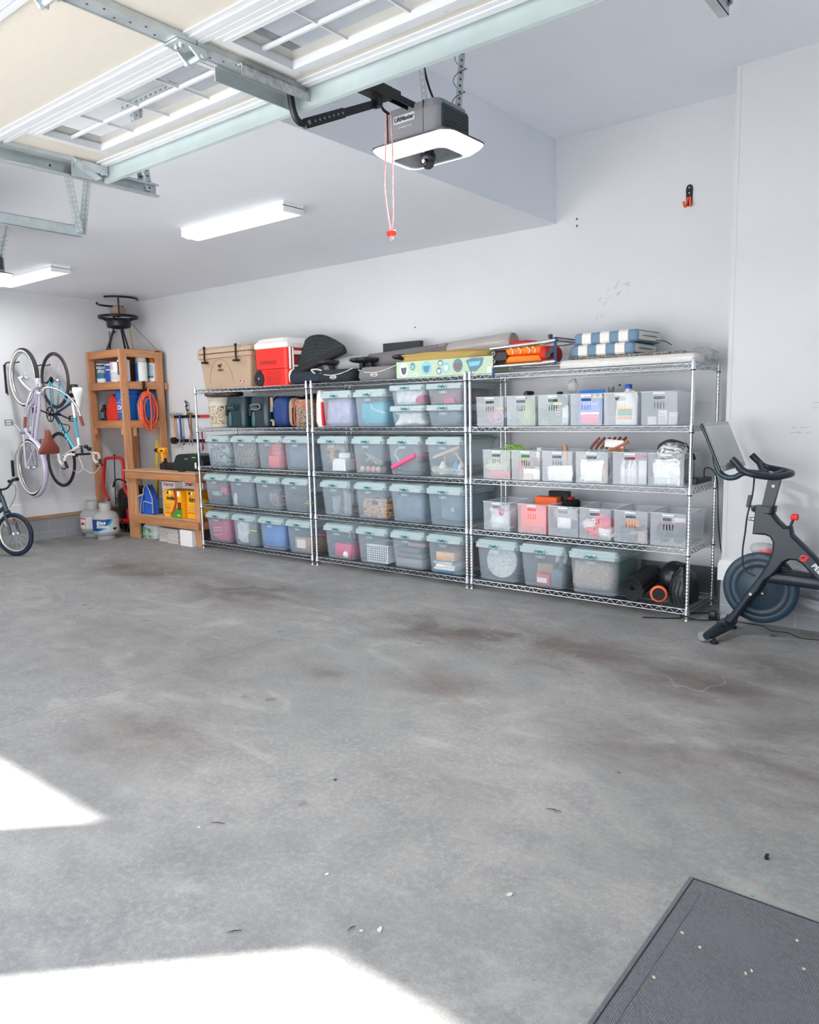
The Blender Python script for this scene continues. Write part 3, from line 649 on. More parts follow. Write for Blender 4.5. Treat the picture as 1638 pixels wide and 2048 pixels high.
stuff('cord_basket','tan twisted-cord basket in the bottom bin nearest the yoga mat','basket',lambda b:b.blob((4.80,.20,z0+.125),(.34,.30,.24),2,.05,4,.35),camo('cordweave',(150,128,116),(206,186,170),(110,92,82),75))
stuff('green_cloth','green cloth along the right side of the cord-basket bin','fabric',lambda b:b.blob((4.93,.34,z0+.13),(.10,.34,.25),5,.08,3,.4),fab('green',(30,130,90)))
# ---------------------------------------------------------------- open clear baskets on the third rack
def plate(b,x0,x1,z0,z1,yf,holes,nx=()):
    xs=sorted({x0,x1,*[h[0] for h in holes],*[h[1] for h in holes]}); zs=sorted({z0,z1,*[h[2] for h in holes],*[h[3] for h in holes]})
    for i in range(len(xs)-1):
        for j in range(len(zs)-1):
            cx,cz=(xs[i]+xs[i+1])/2,(zs[j]+zs[j+1])/2
            if any(h[0]<cx<h[1] and h[2]<cz<h[3] for h in holes): continue
            q=[V(xs[i],yf(zs[j]),zs[j]),V(xs[i+1],yf(zs[j]),zs[j]),V(xs[i+1],yf(zs[j+1]),zs[j+1]),V(xs[i],yf(zs[j+1]),zs[j+1])]
            b.add(q,[(0,1,2,3)],False); b.add([p+V(0,.003,0) for p in q],[(3,2,1,0)],False)
BASK=mat('clear_basket_plastic',(232,240,248),.12,alpha=.21,spec=.7)
RIB=mat('ribbed_clear_plastic',(226,236,242),.15,alpha=.30)
def basket_mesh(w,d,h):
    b=MB(); hw=w/2; wb=.93
    yf=lambda z:-d/2+(h-z)*.03
    holes=[(-.042,.042,h*.76,h*.76+.028)]+[(-.036+k*.0215,-.036+k*.0215+.0085,h*.50,h*.50+.042) for k in range(4)]
    plate(b,-hw*.985,hw*.985,0.004,h,yf,holes)
    b.smooth=True
    # other three walls and bottom, 3 mm thick
    def wall(a,c,n_):
        q=[V(a[0]*wb,a[1]*wb,0),V(c[0]*wb,c[1]*wb,0),V(c[0],c[1],h),V(a[0],a[1],h)]
        b.add(q,[(0,1,2,3)],False); b.add([p-Vector(n_)*.003 for p in q],[(3,2,1,0)],False)
    wall((hw,-d/2),(hw,d/2),(1,0,0)); wall((hw,d/2),(-hw,d/2),(0,1,0)); wall((-hw,d/2),(-hw,-d/2),(-1,0,0))
    b.bx(-hw*wb,hw*wb,-d/2*wb,d/2*wb,0,.004)
    return b.mesh('basket_body',BASK)
def rim_mesh(w,d,h):
    b=MB(); hw=w/2
    b.tube([(-hw,-d/2,h),(hw,-d/2,h),(hw,d/2,h),(-hw,d/2,h)],.0035,5,closed=True)
    q=[(-.034+ .0,0)]
    P=[(x,-d/2+.004,h*.76+.014+z) for x,z in [(.034+.012*math.cos(a),.0+.015*math.sin(a)) for a in (-1.2,-.6,0,.6,1.2)]+[(-.034-.012*math.cos(a),.015*math.sin(a)) for a in (1.2,.6,0,-.6,-1.2)]]
    b.tube(P,.0028,5,closed=True)
    return b.mesh('basket_rim',mat('basket_rim',(232,240,246),.2,alpha=.6))
def ribs_mesh(w,d,h):
    b=MB(); n=26
    for k in range(n):
        x=-w/2*.92+w*.92*k/(n-1); b.box((x,-d/2+h*.022-.0005,h*.14),(.0022,.0024,h*.24))
    for z in (h*.02,h*.265): b.box((0,-d/2+h*.022,z),(w*.94,.0026,.002))
    return b.mesh('basket_ribs',RIB)
BKW,BKD,BKH=.262,.40,.238
BM=(basket_mesh(BKW,BKD,BKH),rim_mesh(BKW,BKD,BKH),ribs_mesh(BKW,BKD,BKH))
BASKETS=[]
def open_basket(x,z,label,group,rz=0,y=.018):
    e=empty('clear_basket',(x,y+BKD/2,z),label,'basket',group,rz=rz)
    k=link('basket_body',BM[0],e); link('basket_rim',BM[1],e); link('basket_ribs',BM[2],e)
    b=MB(); b.box((0,0,0),(.085,.0018,.014)); 
    t=link('name_tag',_tagm,e,(0,-BKD/2-.003,BKH-.012)); BASKETS.append(e); return e
b=MB(); b.box((0,0,0),(.085,.0018,.013)); _tagm=b.mesh('name_tag',mat('white_tag_soft',(236,240,244),.4,alpha=.75))
GB='open clear plastic baskets on the rack by the exercise bike'
X3=[3.905,4.195,4.485,4.762,5.033,5.315]; X2=[3.965,4.243,4.516,4.805,5.107,5.375]; X1=[3.968,4.300,4.573,4.843,5.125,5.404]
L3=['clear basket of pink and yellow cables, leftmost on the upper shelf','clear basket with a green spray bottle','clear basket with the dark green insect-killer jug','clear basket with a blue and pink detergent pouch','clear basket with the white jug with a blue cap','clear basket with small white cartons beside the upper right post']
L2=['clear basket of green hose, leftmost on the middle shelf','clear basket with jars and red-topped bottles','clear basket with a wooden brush handle','clear basket with barbecue tools sticking out','clear basket with white bottles and a magenta tray','clear basket topped with a grey and white patterned cloth']
L1=['clear basket of white crumpled bags, leftmost of its row','clear basket crammed with pink and orange folders','clear basket with a white pouch beside the orange folders','clear basket of red and white toys','clear basket with dark cloth and an orange pack','clear basket holding a pair of black boxing gloves']
for z,X_,L_ in ((ZS[3],X3,L3),(ZS[2],X2,L2),(ZS[1],X1,L1)):
    for x,l in zip(X_,L_): open_basket(x,z,l,GB,rz=random.uniform(-.02,.02))
zu,zm,zl=ZS[3]+.006,ZS[2]+.006,ZS[1]+.006
# upper row contents
for k,(c,r_,l) in enumerate((((240,70,130),.055,'pink cable loop in the leftmost upper basket'),((222,190,110),.045,'yellow cable loop in the leftmost upper basket'),((90,170,220),.06,'light blue cable loop in the leftmost upper basket'))):
    stuff('cable_loop',l,'cable',lambda b:[b.torus((3.92+.03*k,.07+.02*k+.012*q,zu+.07),r_-.004*q,.0032,'y',22,5) for q in range(3)],mat('cable%d'%k,c,.5))
lump(3.93,zu,.2,.06,(60,90,140),'dark blue cloth under the cable loops','fabric','dark_blue_cloth',40,d=.25,y=.1)
stuff('straw_coil','straw-coloured coil resting on the cable loops','coil',lambda b:[b.torus((3.96,.12,zu+.13+.006*q),.045,.004,'z',20,5) for q in range(3)],mat('strawcoil',(214,176,110),.7))
def spray(b):
    b.lathe([(.05,0),(.055,.01),(.055,.14),(.03,.19),(.018,.21),(.018,.23)],(4.20,.16,zu),n=18); b.cur=1
    b.box((4.20,.15,zu+.255),(.05,.10,.035),b=.01); b.box((4.20,.11,zu+.23),(.012,.015,.06)); b.lathe([(.02,0),(.022,.02)],(4.20,.09,zu+.245),'y',12)
o=stuff('spray_bottle','olive-green spray bottle with a black trigger head','bottle',spray,[mat('olive_bottle',(130,160,80),.4),BLACK])
lump(4.20,zu,.2,.13,(120,150,130),'green-grey bag around the spray bottle','bag','green_grey_bag',41,d=.2,y=.14)
def jug(x,y,z,w,d,h,cap,handle=True):
    def f(b):
        b.smooth=True
        b.loft([(x,y,z,w*.94,d*.94,.02),(x,y,z+.012,w,d,.025),(x,y,z+h*.55,w,d,.03),(x,y,z+h*.78,w*.62,d*.7,.03),(x,y,z+h*.88,w*.26,w*.26,.02),(x,y,z+h*.93,w*.24,w*.24,.02)],n=4)
        if handle: b.tube(spline([(x+w*.10,y,z+h*.86),(x+w*.36,y,z+h*.80),(x+w*.44,y,z+h*.62),(x+w*.42,y,z+h*.50)],5),.010,8)
        b.cur=1; b.lathe([(w*.16,0),(w*.16,h*.10),(w*.13,h*.11)],(x,y,z+h*.92),n=16); b.cur=0
    return f
def label_patch(name,x,y,z,w,h,m,parent,rz=0):
    b=MB(); b.box((0,0,0),(w,.0015,h)); o=b.build(name,m,parent,(x,y,z),(0,0,rz)); return o
j=stuff('insect_killer_jug','dark green insect-killer jug with black and yellow label in a clear basket','jug',jug(4.485,.13,zu,.15,.12,.25,0),[mat('dark_green_jug',(30,96,80),.4),BLACK])
label_patch('label_panel',4.50,.0685,zu+.10,.075,.11,mat('label_dark',(30,40,44),.5),j); text('WASP &',.014,TAGW,j,(4.50,.067,zu+.12)); text('HORNET',.014,TAGW,j,(4.50,.067,zu+.10)); text('KILLER',.014,TAGW,j,(4.50,.067,zu+.08))
label_patch('yellow_band',4.50,.068,zu+.165,.075,.02,mat('label_yellow',(236,196,60),.5),j)
lump(4.57,zu,.06,.15,(214,220,224),'white crinkled bag right of the dark green jug','bag','white_crinkled_bag',42,d=.18,y=.06,amp=.5)
stuff('clear_wrapper','crinkled clear plastic wrapper poking above the baskets','wrapper',lambda b:b.blob((4.56,.2,zu+.30),(.08,.08,.10),7,.5,3,.9,flat=False),mat('clear_film',(225,230,232),.15,alpha=.35))
def pouch(b): b.loft([(4.77,.10,zu+.004,.19,.10,.02),(4.77,.10,zu+.05,.20,.11,.03),(4.77,.10,zu+.16,.20,.07,.03),(4.77,.10,zu+.255,.205,.014,.006),(4.77,.10,zu+.262,.21,.008,.003)],n=4)
p_=stuff('detergent_pouch','blue and pink detergent pouch with a navy zigzag top','pouch',pouch,mat('pouch_blue',(40,110,200),.35))
label_patch('pink_panel',4.78,.043,zu+.045,.15,.07,mat('pouch_pink',(240,60,140),.4),p_); label_patch('white_panel',4.78,.044,zu+.085,.15,.02,mat('pouch_white',(232,238,246),.4),p_)
label_patch('blue_panel',4.78,.045,zu+.14,.16,.08,mat('pouch_blue2',(50,110,206),.35),p_)
text('REJUVENATE',.022,TAGW,p_,(4.78,.0435,zu+.155))
b=MB(); 
for k in range(4):
    x=4.69+.048*k; b.prism([(x,zu+.20),(x+.048,zu+.20),(x+.024,zu+.235)],.06,.062,'y')
b.build('yellow_triangles',mat('label_yellow',(236,196,60),.5),p_)
stuff('black_cap_bottle','black-capped bottle behind the detergent pouch','bottle',lambda b:b.lathe([(.03,0),(.03,.22),(.02,.26),(.024,.262),(.024,.285)],(4.86,.24,zu),n=14),mat('grey_bottle',(150,156,160),.4))
j=stuff('white_jug','white jug with a looped handle behind the blue-capped one','jug',jug(4.98,.28,zu,.14,.12,.27,0),[mat('white_jug',(232,234,234),.35),mat('white_jug',(232,234,234),.35)])
j=stuff('cleaner_jug','clear white jug with a blue cap and a green and orange label','jug',jug(5.045,.13,zu,.16,.12,.285,0),[mat('milky_jug',(226,230,230),.3),mat('blue_cap',(40,90,190),.4)])
label_patch('green_label',5.045,.0685,zu+.09,.11,.05,mat('lab_green',(70,140,90),.5),j); label_patch('orange_label',5.045,.0685,zu+.05,.11,.025,mat('lab_orange',(236,150,70),.5),j); label_patch('yellow_label',5.045,.0685,zu+.125,.11,.02,mat('lab_yel',(240,210,130),.5),j)
for k,(x,h) in enumerate(((5.25,.055),(5.325,.10),(5.395,.085))):
    c_=stuff('white_carton',['small tilted white carton at the left of its basket','white printed carton in the middle of its basket','white printed carton at the right of its basket'][k],'carton',lambda b:b.box((x,.09+.01*k,zu+h/2),(.062,.05,h),rz=.05*k,b=.001),mat('white_card',(240,240,240),.6),'white cartons in the basket')
    if k: 
        for q in range(4): label_patch('print_line',x,.063+.01*k,zu+.02+q*.017,.04,.004,mat('print_grey',(150,155,162),.6),c_)
# middle row contents
GREEN=mat('green_hose',(140,200,60),.4)
def hose(b):
    for q in range(7): b.torus((4.03+.008*q,.12+.018*q,zm+.165),.085-.004*q,.0045,'y',26,5,ry=.105-.004*(q%3))
stuff('green_hose','bright green hose coil rising out of its basket','hose',hose,GREEN)
lump(3.96,zm,.2,.06,(232,90,110),'coral-red cloth at the bottom of the green hose basket','fabric','coral_cloth',43,d=.26,y=.05)
stuff('pale_net','pale crinkled netting in the green hose basket','netting',lambda b:b.blob((3.95,.15,zm+.10),(.2,.22,.10),8,.4,4,.6),mat('pale_net',(196,206,180),.7,alpha=.8))
for k,(x,y,r_,h,c,l) in enumerate(((4.18,.08,.035,.15,(150,50,50),'brown-red bottle in the jar basket'),(4.26,.12,.045,.17,(110,70,60),'dark jar in the middle of the jar basket'),(4.31,.09,.032,.10,(226,226,226),'white tub at the right of the jar basket'),(4.25,.08,.05,.05,(236,210,180),'low cream dish in the jar basket'))):
    stuff('jar',l,'jar',lambda b:b.lathe([(r_,0),(r_,h*.8),(r_*.6,h*.9),(r_*.7,h*.92),(r_*.7,h)],(x,y,zm),n=16),mat('jar%d'%k,c,.35))
stuff('white_lid_bottle','white-lidded bottle poking above the jar basket','bottle',lambda b:b.lathe([(.03,0),(.03,.22),(.024,.225),(.024,.25)],(4.27,.2,zm),n=14),mat('milky_jug',(226,230,230),.3))
FOIL=mat('crinkled_foil',(222,226,230),.25,.3,bump=.9,bs=18)
def foilbag(x,h,w,l,seed):
    lump(x,zm,w,h,(0,0,0),l,'bag','foil_bag',seed,amp=.35,d=.12,y=.035,m=FOIL)
foilbag(4.26,.09,.19,'shiny white bag low in the jar basket',44); foilbag(4.53,.12,.22,'shiny white bag in the wooden brush basket',45); foilbag(4.80,.17,.20,'shiny white bag in the barbecue tool basket',46); foilbag(5.37,.19,.20,'shiny white bag in the patterned cloth basket',47)
stuff('brush_handle','wooden brush handle sticking up from its basket','brush',lambda b:b.tube([(4.52,.2,zm+.02),(4.505,.2,zm+.15),(4.50,.2,zm+.25),(4.495,.2,zm+.275)],[.016,.018,.02,.012],10),mat('handle_wood',(206,150,110),.5))
WB=mat('dark_wood_handle',(120,56,34),.4)
for k in range(6):
    x=4.74+.03*k; lean=.35+.03*k
    o=stuff('barbecue_tool',['barbecue tool with a brown handle, leftmost of the six','brown-handled barbecue tool, second from the left','brown-handled barbecue tool, third from the left','brown-handled barbecue tool, third from the right','brown-handled barbecue tool, second from the right','brown-handled barbecue tool, rightmost of the six'][k],'barbecue tool',
      lambda b:b.tube([(x-.06,.1+.03*k,zm+.16),(x+.02,.1+.03*k,zm+.25)],.0035,6),STEEL,'barbecue tools in the basket')
    b=MB(); b.tube([(x+.02,.1+.03*k,zm+.25),(x+.05,.1+.03*k,zm+.29),(x+.095,.1+.03*k,zm+.335)],[.009,.012,.010],8); b.build('tool_handle',WB,o)
o=stuff('barbecue_brush','orange-brown tool handle pointing right over the baskets','barbecue tool',lambda b:b.tube([(4.90,.12,zm+.235),(5.05,.14,zm+.305)],[.008,.011],8),mat('amber_wood',(186,96,50),.4))
stuff('tool_card','white paper card tied among the barbecue tools','card',lambda b:b.box((4.93,.15,zm+.29),(.15,.003,.06),R=Matrix.Rotation(.08,3,'Y')),mat('white_card',(240,240,240),.6))
stuff('brown_tag','tan paper packet behind the barbecue tools','packet',lambda b:b.box((4.95,.18,zm+.235),(.10,.01,.06)),CARD)
for k in range(3): stuff('wooden_skewer',['wooden skewer at the right of the tool basket, left one','wooden skewer at the right of the tool basket, middle one','wooden skewer at the right of the tool basket, right one'][k],'skewer',lambda b:b.box((4.885+.013*k,.05,zm+.075),(.006,.006,.14),R=Matrix.Rotation(.10,3,'Y')),mat('handle_wood',(206,150,110),.5),'wooden skewers')
for k in range(4): 
    o=stuff('white_bottle',['white bottle, leftmost in the magenta tray basket','white bottle, second in the magenta tray basket','white bottle, third in the magenta tray basket','white box, rightmost in the magenta tray basket'][k],'bottle',lambda b:b.lathe([(.022,0),(.024,.01),(.024,.13),(.012,.16),(.012,.175)],(5.04+.042*k,.08+.02*(k%2),zm),n=14) if k<3 else b.box((5.19,.10,zm+.09),(.06,.08,.17),b=.003),mat('gloss_white',(238,238,240),.25),'white bottles')
stuff('magenta_tray','magenta plastic tray lying over the white bottles','tray',lambda b:b.box((5.115,.14,zm+.195),(.13,.08,.02),b=.006),mat('magenta_plastic',(226,30,120),.4))
def patterned(b): b.blob((5.38,.18,zm+.235),(.21,.24,.14),9,.18,2.2,.7)
stuff('patterned_cloth','grey and white patterned cloth bundle on the basket by the right post','fabric',patterned,camo('patch_grey',(226,228,228),(120,124,130),(236,236,236),9))
stuff('black_strap','black curved strap around the patterned cloth','strap',lambda b:b.tube(spline([(5.28,.13,zm+.22),(5.29,.13,zm+.28),(5.36,.14,zm+.315),(5.45,.16,zm+.29),(5.50,.2,zm+.22),(5.51,.22,zm+.18)],6),.011,8),BLACK)
lump(5.38,zm,.2,.17,(70,80,96),'dark slate cloth low in the patterned cloth basket','fabric','slate_cloth',48,d=.2,y=.16)
# lower row contents
lump(3.97,zl,.19,.17,(232,232,234),'white crumpled bags in the leftmost lower basket','bag','crumpled_bags',49,amp=.6,d=.3,y=.05)
stuff('pink_scrap','pink scrap among the crumpled white bags','scrap',lambda b:b.blob((3.99,.06,zl+.15),(.05,.04,.06),3,.4,3,.9,flat=False),mat('pinkscrap',(214,90,140),.5))
for k,(c,x,w_,h,y_,l) in enumerate((((250,110,106),4.30,.235,.22,.13,'salmon-pink folder filling the front of its basket'),((250,110,50),4.315,.20,.275,.26,'orange folder box rising above the salmon folder'),((30,32,36),4.37,.18,.315,.36,'black flat box behind the orange folder'),((196,40,60),4.47,.05,.27,.36,'dark red packet right of the black box'))):
    stuff('folder',l,'folder',lambda b:b.box((x,y_-(.045 if k==0 else 0),zl+h/2),(w_,.09 if k<2 else .06,h),b=.004),mat('folder%d'%k,c,.45))
lump(4.49,zl,.10,.25,(30,32,36),'black pouch squeezed beside the orange folder','pouch','black_pouch',50,d=.15,y=.25)
lump(4.573,zl,.2,.14,(108,128,144),'blue-grey cloth in the white pouch basket','fabric','blue_grey_cloth',51,d=.2,y=.14)
stuff('white_pouch','white plastic pouch behind the slots of its basket','pouch',lambda b:b.box((4.57,.05,zl+.10),(.12,.02,.085),b=.008),mat('gloss_white',(238,238,240),.25))
stuff('clear_film_sheet','shiny clear film bulging in the white pouch basket','film',lambda b:b.blob((4.573,.07,zl+.17),(.21,.05,.10),12,.5,3,.7,flat=False),mat('clear_film',(225,230,232),.15,alpha=.35))
for k,(x,y_,z_,c,l) in enumerate(((4.82,.07,.03,(226,50,60),'red soft toy at the bottom left of the toy basket'),(4.90,.08,.10,(236,60,90),'red-pink soft toy at the right of the toy basket'),(4.78,.09,.08,(238,236,234),'white soft toy at the left of the toy basket'),(4.86,.12,.12,(232,110,140),'pink soft toy at the top of the toy basket'),(4.91,.07,.03,(240,238,236),'white soft toy at the bottom right of the toy basket'))):
    stuff('soft_toy',l,'toy',lambda b:b.blob((x,y_,zl+z_+.02),(.13,.09,.08),k+70,.4,2.5,.8,flat=False),mat('toy%d'%k,c,.6),'toys in the basket')
lump(5.10,zl,.17,.10,(70,92,112),'dark blue cloth low in the orange pack basket','fabric','dark_blue_cloth',52,d=.2,y=.05,amp=.4)
stuff('orange_pack','orange pack behind the slots of its basket','pack',lambda b:b.box((5.12,.08,zl+.135),(.12,.05,.05),b=.01),mat('orange_pack',(226,130,50),.5))
lump(5.16,zl,.13,.08,(196,170,170),'pinkish shiny cloth right of the dark blue cloth','fabric','pinkish_cloth',53,d=.1,y=.03,amp=.5)
for k,(x,l) in enumerate(((5.355,'black boxing glove with red trim, left one'),(5.46,'black boxing glove with red trim, right one'))):
    o=stuff('boxing_glove',l,'glove',lambda b:(b.blob((x,.10,zl+.085),(.095,.12,.15),k+80,.06,2,.85,flat=False),b.blob((x-.035,.08,zl+.10),(.04,.05,.09),4,.05,2,.9,flat=False)),mat('navy_leather',(38,52,74),.4),'boxing gloves')
    b=MB(); b.torus((x,.10,zl+.15),.042,.006,'z',18,6); b.build('cuff_trim',mat('red_trim',(200,60,80),.5),o)
stuff('white_black_packet','white and black packet behind the gloves','packet',lambda b:b.box((5.42,.19,zl+.14),(.10,.02,.08)),mat('white_card',(240,240,240),.6))
# power strip and cable on the middle shelf
o=stuff('power_strip','black power adapter box on the middle shelf beside the right posts','adapter',lambda b:(b.box((5.52,.36,zm+.018),(.06,.30,.034),b=.006),b.box((5.53,.18,zm+.028),(.05,.06,.05),b=.006)),BLACK,smooth=False)
stuff('black_cable','black cable arching over the adapter and down behind the rack','cable',lambda b:b.tube(spline([(5.52,.42,zm+.03),(5.52,.43,zm+.10),(5.56,.47,zm+.09),(5.585,.52,zm+.0),(5.59,.55,.7),(5.60,.58,.5),(5.62,.60,.34)],8),.004,6),BLACK)
# ---------------------------------------------------------------- bottom right of rack three: mat, wheel, bag
def roll(b,c,r0,r1,w_,turns,ax,th=.008):
    pts=[]; n=turns*26
    for k in range(n+1):
        a=2*PI*turns*k/n; r=r0+(r1-r0)*k/n; pts.append((r*math.cos(a),r*math.sin(a)))
    A=[V(c[0]+x,c[1]-w_/2,c[2]+z) for x,z in pts]; Bq=[V(c[0]+x,c[1]+w_/2,c[2]+z) for x,z in pts]
    s=(r1-th)/r1
    pts2=[]
    for k in range(n+1):
        a=2*PI*turns*k/n; r=r0+(r1-r0)*k/n-th; pts2.append((r*math.cos(a),r*math.sin(a)))
    A2=[V(c[0]+x,c[1]-w_/2,c[2]+z) for x,z in pts2]; B2=[V(c[0]+x,c[1]+w_/2,c[2]+z) for x,z in pts2]
    b.skin([A,Bq,B2,A2,A],(False,False),True,closed=False)
    b.add([A[-1],Bq[-1],B2[-1],A2[-1]],[(0,1,2,3)])
zb=ZS[0]+.003
b=MB(); b.X=Matrix.Translation((5.12,.26,zb+.093))@Matrix.Rotation(.12,4,'Z'); roll(b,(0,0,0),.022,.09,.52,5,'y',.0105)
tag(b.build('yoga_mat',BLACKR),'rolled black exercise mat lying end-on on the bottom shelf','exercise mat')
e=empty('ab_roller',(5.335,.05,zb),'black wheel with an orange ring in front of the black bag','roller')
b=MB(); b.X=Matrix.Rotation(.25,4,'Z'); b.torus((0,.0,.065),.050,.013,'y',32,10); b.build('orange_ring',mat('orange_foam',(246,110,70),.6),e)
b=MB(); b.X=Matrix.Rotation(.25,4,'Z'); b.lathe([(.045,-.02),(.048,0),(.048,.20),(.03,.22)],(0,0,.065),'y',24); b.build('roller_barrel',BLACKR,e)
stuff('black_ball','black leather-look exercise ball behind the orange ring','ball',lambda b:b.blob((5.36,.30,zb+.135),(.22,.26,.27),3,.02,2,.9,flat=False),mat('black_leather',(28,32,38),.35))
o=stuff('drawstring_bag','crumpled black drawstring bag on the bottom shelf against the post','bag',lambda b:b.loft([(5.47,.20,zb,.15,.26,.05),(5.47,.20,zb+.10,.17,.28,.06),(5.465,.20,zb+.20,.13,.22,.05),(5.46,.19,zb+.25,.05,.08,.02),(5.455,.18,zb+.28,.07,.10,.03)],n=5),mat('black_nylon',(26,28,32),.4,bump=.9,bs=14))
b=MB()
for k in range(4): b.tube(spline([(5.46,.13+.02*k,zb+.25),(5.42+.03*k,.07,zb+.16),(5.41+.03*k,.055,zb+.07),(5.43+.035*k,.06,zb+.01)],5),.003,5)
b.build('drawstring',BLACK,o)
stuff('floor_cable','black cable looping on the floor under the right post','cable',lambda b:b.tube(spline([(5.27,-.09,.006),(5.33,-.06,.006),(5.42,-.02,.006),(5.50,.05,.006),(5.47,.15,.006),(5.55,.24,.006),(5.68,.30,.006),(5.74,.16,.006),(5.62,.06,.006),(5.50,.10,.006)],8),.004,6),BLACK)
stuff('plug_adapter','black plug adapter on the floor by the wall corner','adapter',lambda b:b.box((5.69,.16,.03),(.05,.05,.06),b=.004),BLACK)
stuff('thin_floor_cable','thin black cable running along the floor beside the projecting wall','cable',lambda b:b.tube(spline([(5.72,.12,.004),(5.85,.16,.004),(6.02,.16,.004),(6.10,.07,.004),(6.2,.08,.004),(6.3,.0,.004),(6.45,.02,.004),(6.62,-.06,.004),(6.8,-.02,.004)],6),.003,5),BLACK)
# ---------------------------------------------------------------- overhead doors, tracks, openers, ceiling lamps
DW=mat('door_cream_panel',(192,188,179),.55,var=.02,vs=40,bump=.07,bs=160)
DWF=mat('door_white_frame',(194,198,203),.4)
GLASS=mat('window_glass',(205,214,220),.05,alpha=.16,spec=.8)
GALV2=mat('mottled_zinc',(180,184,186),.42,.7,var=.35,vs=45)
PIERCE=mat('hole_dark',(70,76,80),.8)
def overhead_door(cx,label,full=True):
    e=empty('garage_door',(cx,0,0),label,'garage door')
    ys=[-3.27,-3.745,-4.22,-4.695,-5.17,-5.645]; z=2.70; hw=1.32
    for k in range(5):
        y1,y0=ys[k],ys[k+1]
        b=MB()
        if k==0:
            wins=[(-1.11,-.09),(.11,1.13)]; yi0,yi1=-3.685,-3.415
            xs=[-hw,wins[0][0],wins[0][1],wins[1][0],wins[1][1],hw]
            for i in range(5):
                if i in (1,3):
                    b.bx(xs[i],xs[i+1],y0,yi0,z,z+.045); b.bx(xs[i],xs[i+1],yi1,y1,z,z+.045)
                else: b.bx(xs[i],xs[i+1],y0,y1,z,z+.045)
        else: b.bx(-hw,hw,y0+.002,y1-.002,z,z+.045)
        s=b.build('door_section',DW,e)
        b=MB()   # white tongue-and-groove rails along the seams
        b.bx(-hw,hw,y1-.030,y1-.002,z-.010,z+.002); b.bx(-hw,hw,y1-.052,y1-.030,z-.005,z+.002); b.bx(-hw,hw,y0+.002,y0+.022,z-.012,z+.002)
        b.build('seam_rail',DWF,s)
        if k==0:
            for (a,c) in wins:
                b=MB(); zt=z-.014
                for q,(m_,h_) in enumerate(((.050,.0),(.032,-.006),(.014,-.012))):
                    for x0,x1,y0_,y1_ in ((a-m_,a-m_+.018,yi0-m_+.018,yi1+m_-.018),(c+m_-.018,c+m_,yi0-m_+.018,yi1+m_-.018),(a-m_,c+m_,yi0-m_,yi0-m_+.018),(a-m_,c+m_,yi1+m_-.018,yi1+m_)):
                        b.bx(x0,x1,y0_,y1_,z-.010+h_*.6,z+.01)
                f=b.build('window_frame',DWF,s)
                b=MB(); b.bx(a,c,yi0,yi1,z+.016,z+.020); b.build('pane',GLASS,f)
                b=MB()
                b.bx(a,c,-3.555,-3.545,z-.001,z+.012)
                for t in (.25,.5,.75): x=a+(c-a)*t; b.bx(x-.003,x+.003,yi0,yi1,z+.002,z+.011)
                b.build('muntin_grid',DWF,f)
                b=MB()
                for t in range(6):
                    b.lathe([(.004,0),(.004,-.004)],(a+(c-a)*t/5,yi1+.035,z-.010),n=8)
                b.build('frame_screws',STEEL,f)
    # end stiles and centre stile
    for k in range(5):
        y1,y0=ys[k],ys[k+1]
        for sx_ in (-1,1):
            b=MB(); b.bx(min(sx_*hw,sx_*(hw+.05)),max(sx_*hw,sx_*(hw+.05)),y0+.003,y1-.003,z-.014,z+.045); b.bx(sx_*(hw+.025)-.025,sx_*(hw+.025)+.025,y0+.003,y1-.003,z-.018,z-.014); b.build('end_stile',STEEL,e)
        b=MB(); b.bx(-.035,.025,y0+.003,y1-.003,z-.022,z-.001); b.bx(-.037,-.033,y0+.003,y1-.003,z-.026,z)
        st=b.build('centre_stile',STEEL,e)
        b=MB()
        for q in range(7): b.lathe([(.004,0),(.004,-.0015)],(-.005+.012*(q%3-1),y0+.08+.045*q,z-.022),n=7)
        b.build('screw_holes',PIERCE,st)
        if k:
            b=MB()
            b.prism([(y1-.075,z-.024),(y1-.075,z-.030),(y1-.03,z-.034),(y1+.005,z-.062),(y1+.03,z-.062),(y1+.035,z-.024)],-.042,-.036,'x')
            b.prism([(y1-.075,z-.024),(y1-.075,z-.030),(y1-.03,z-.034),(y1+.005,z-.062),(y1+.03,z-.062),(y1+.035,z-.024)],.020,.026,'x')
            b.bx(-.042,.026,y1-.075,y1-.004,z-.030,z-.024); b.lathe([(.011,-.05),(.011,.045)],(-.01,y1+.018,z-.048),'x',12)
            for q in (-1,1): b.lathe([(.007,0),(.007,-.008)],(-.01+q*.012,y1-.045,z-.030),n=6)
            b.build('hinge',STEEL,e)
    b=MB()   # reinforcing strut, hat-shaped in section
    pr=[(-3.262,z-.002),(-3.268,z-.074),(-3.254,z-.078),(-3.252,z-.074),(-3.262,z-.070),(-3.256,z-.006),(-3.225,z-.006),(-3.225,z-.002)]
    b.prism(pr,-1.35,1.35,'x'); b.build('reinforcing_strut',mat('pale_zinc',(186,202,205),.32,.45,var=.10,vs=5),e)
    # operator bracket
    b=MB(); b.bx(-.055,-.05,-3.62,-3.26,z-.070,z-.022); b.bx(-.055,-.03,-3.62,-3.26,z-.026,z-.022); br=b.build('operator_bracket',STEEL,e)
    b=MB(); b.bx(.015,.04,-3.58,-3.235,z-.030,z-.024); b.bx(.036,.040,-3.58,-3.235,z-.062,z-.024); b.build('mottled_plate',GALV2,br)
    b=MB()
    for q in range(7): b.lathe([(.006,0),(.006,-.002)],(-.0555,-3.58+.05*q,z-.052),'x',8)
    b.build('bracket_holes',mat('hole_light',(225,228,228),.7),br)
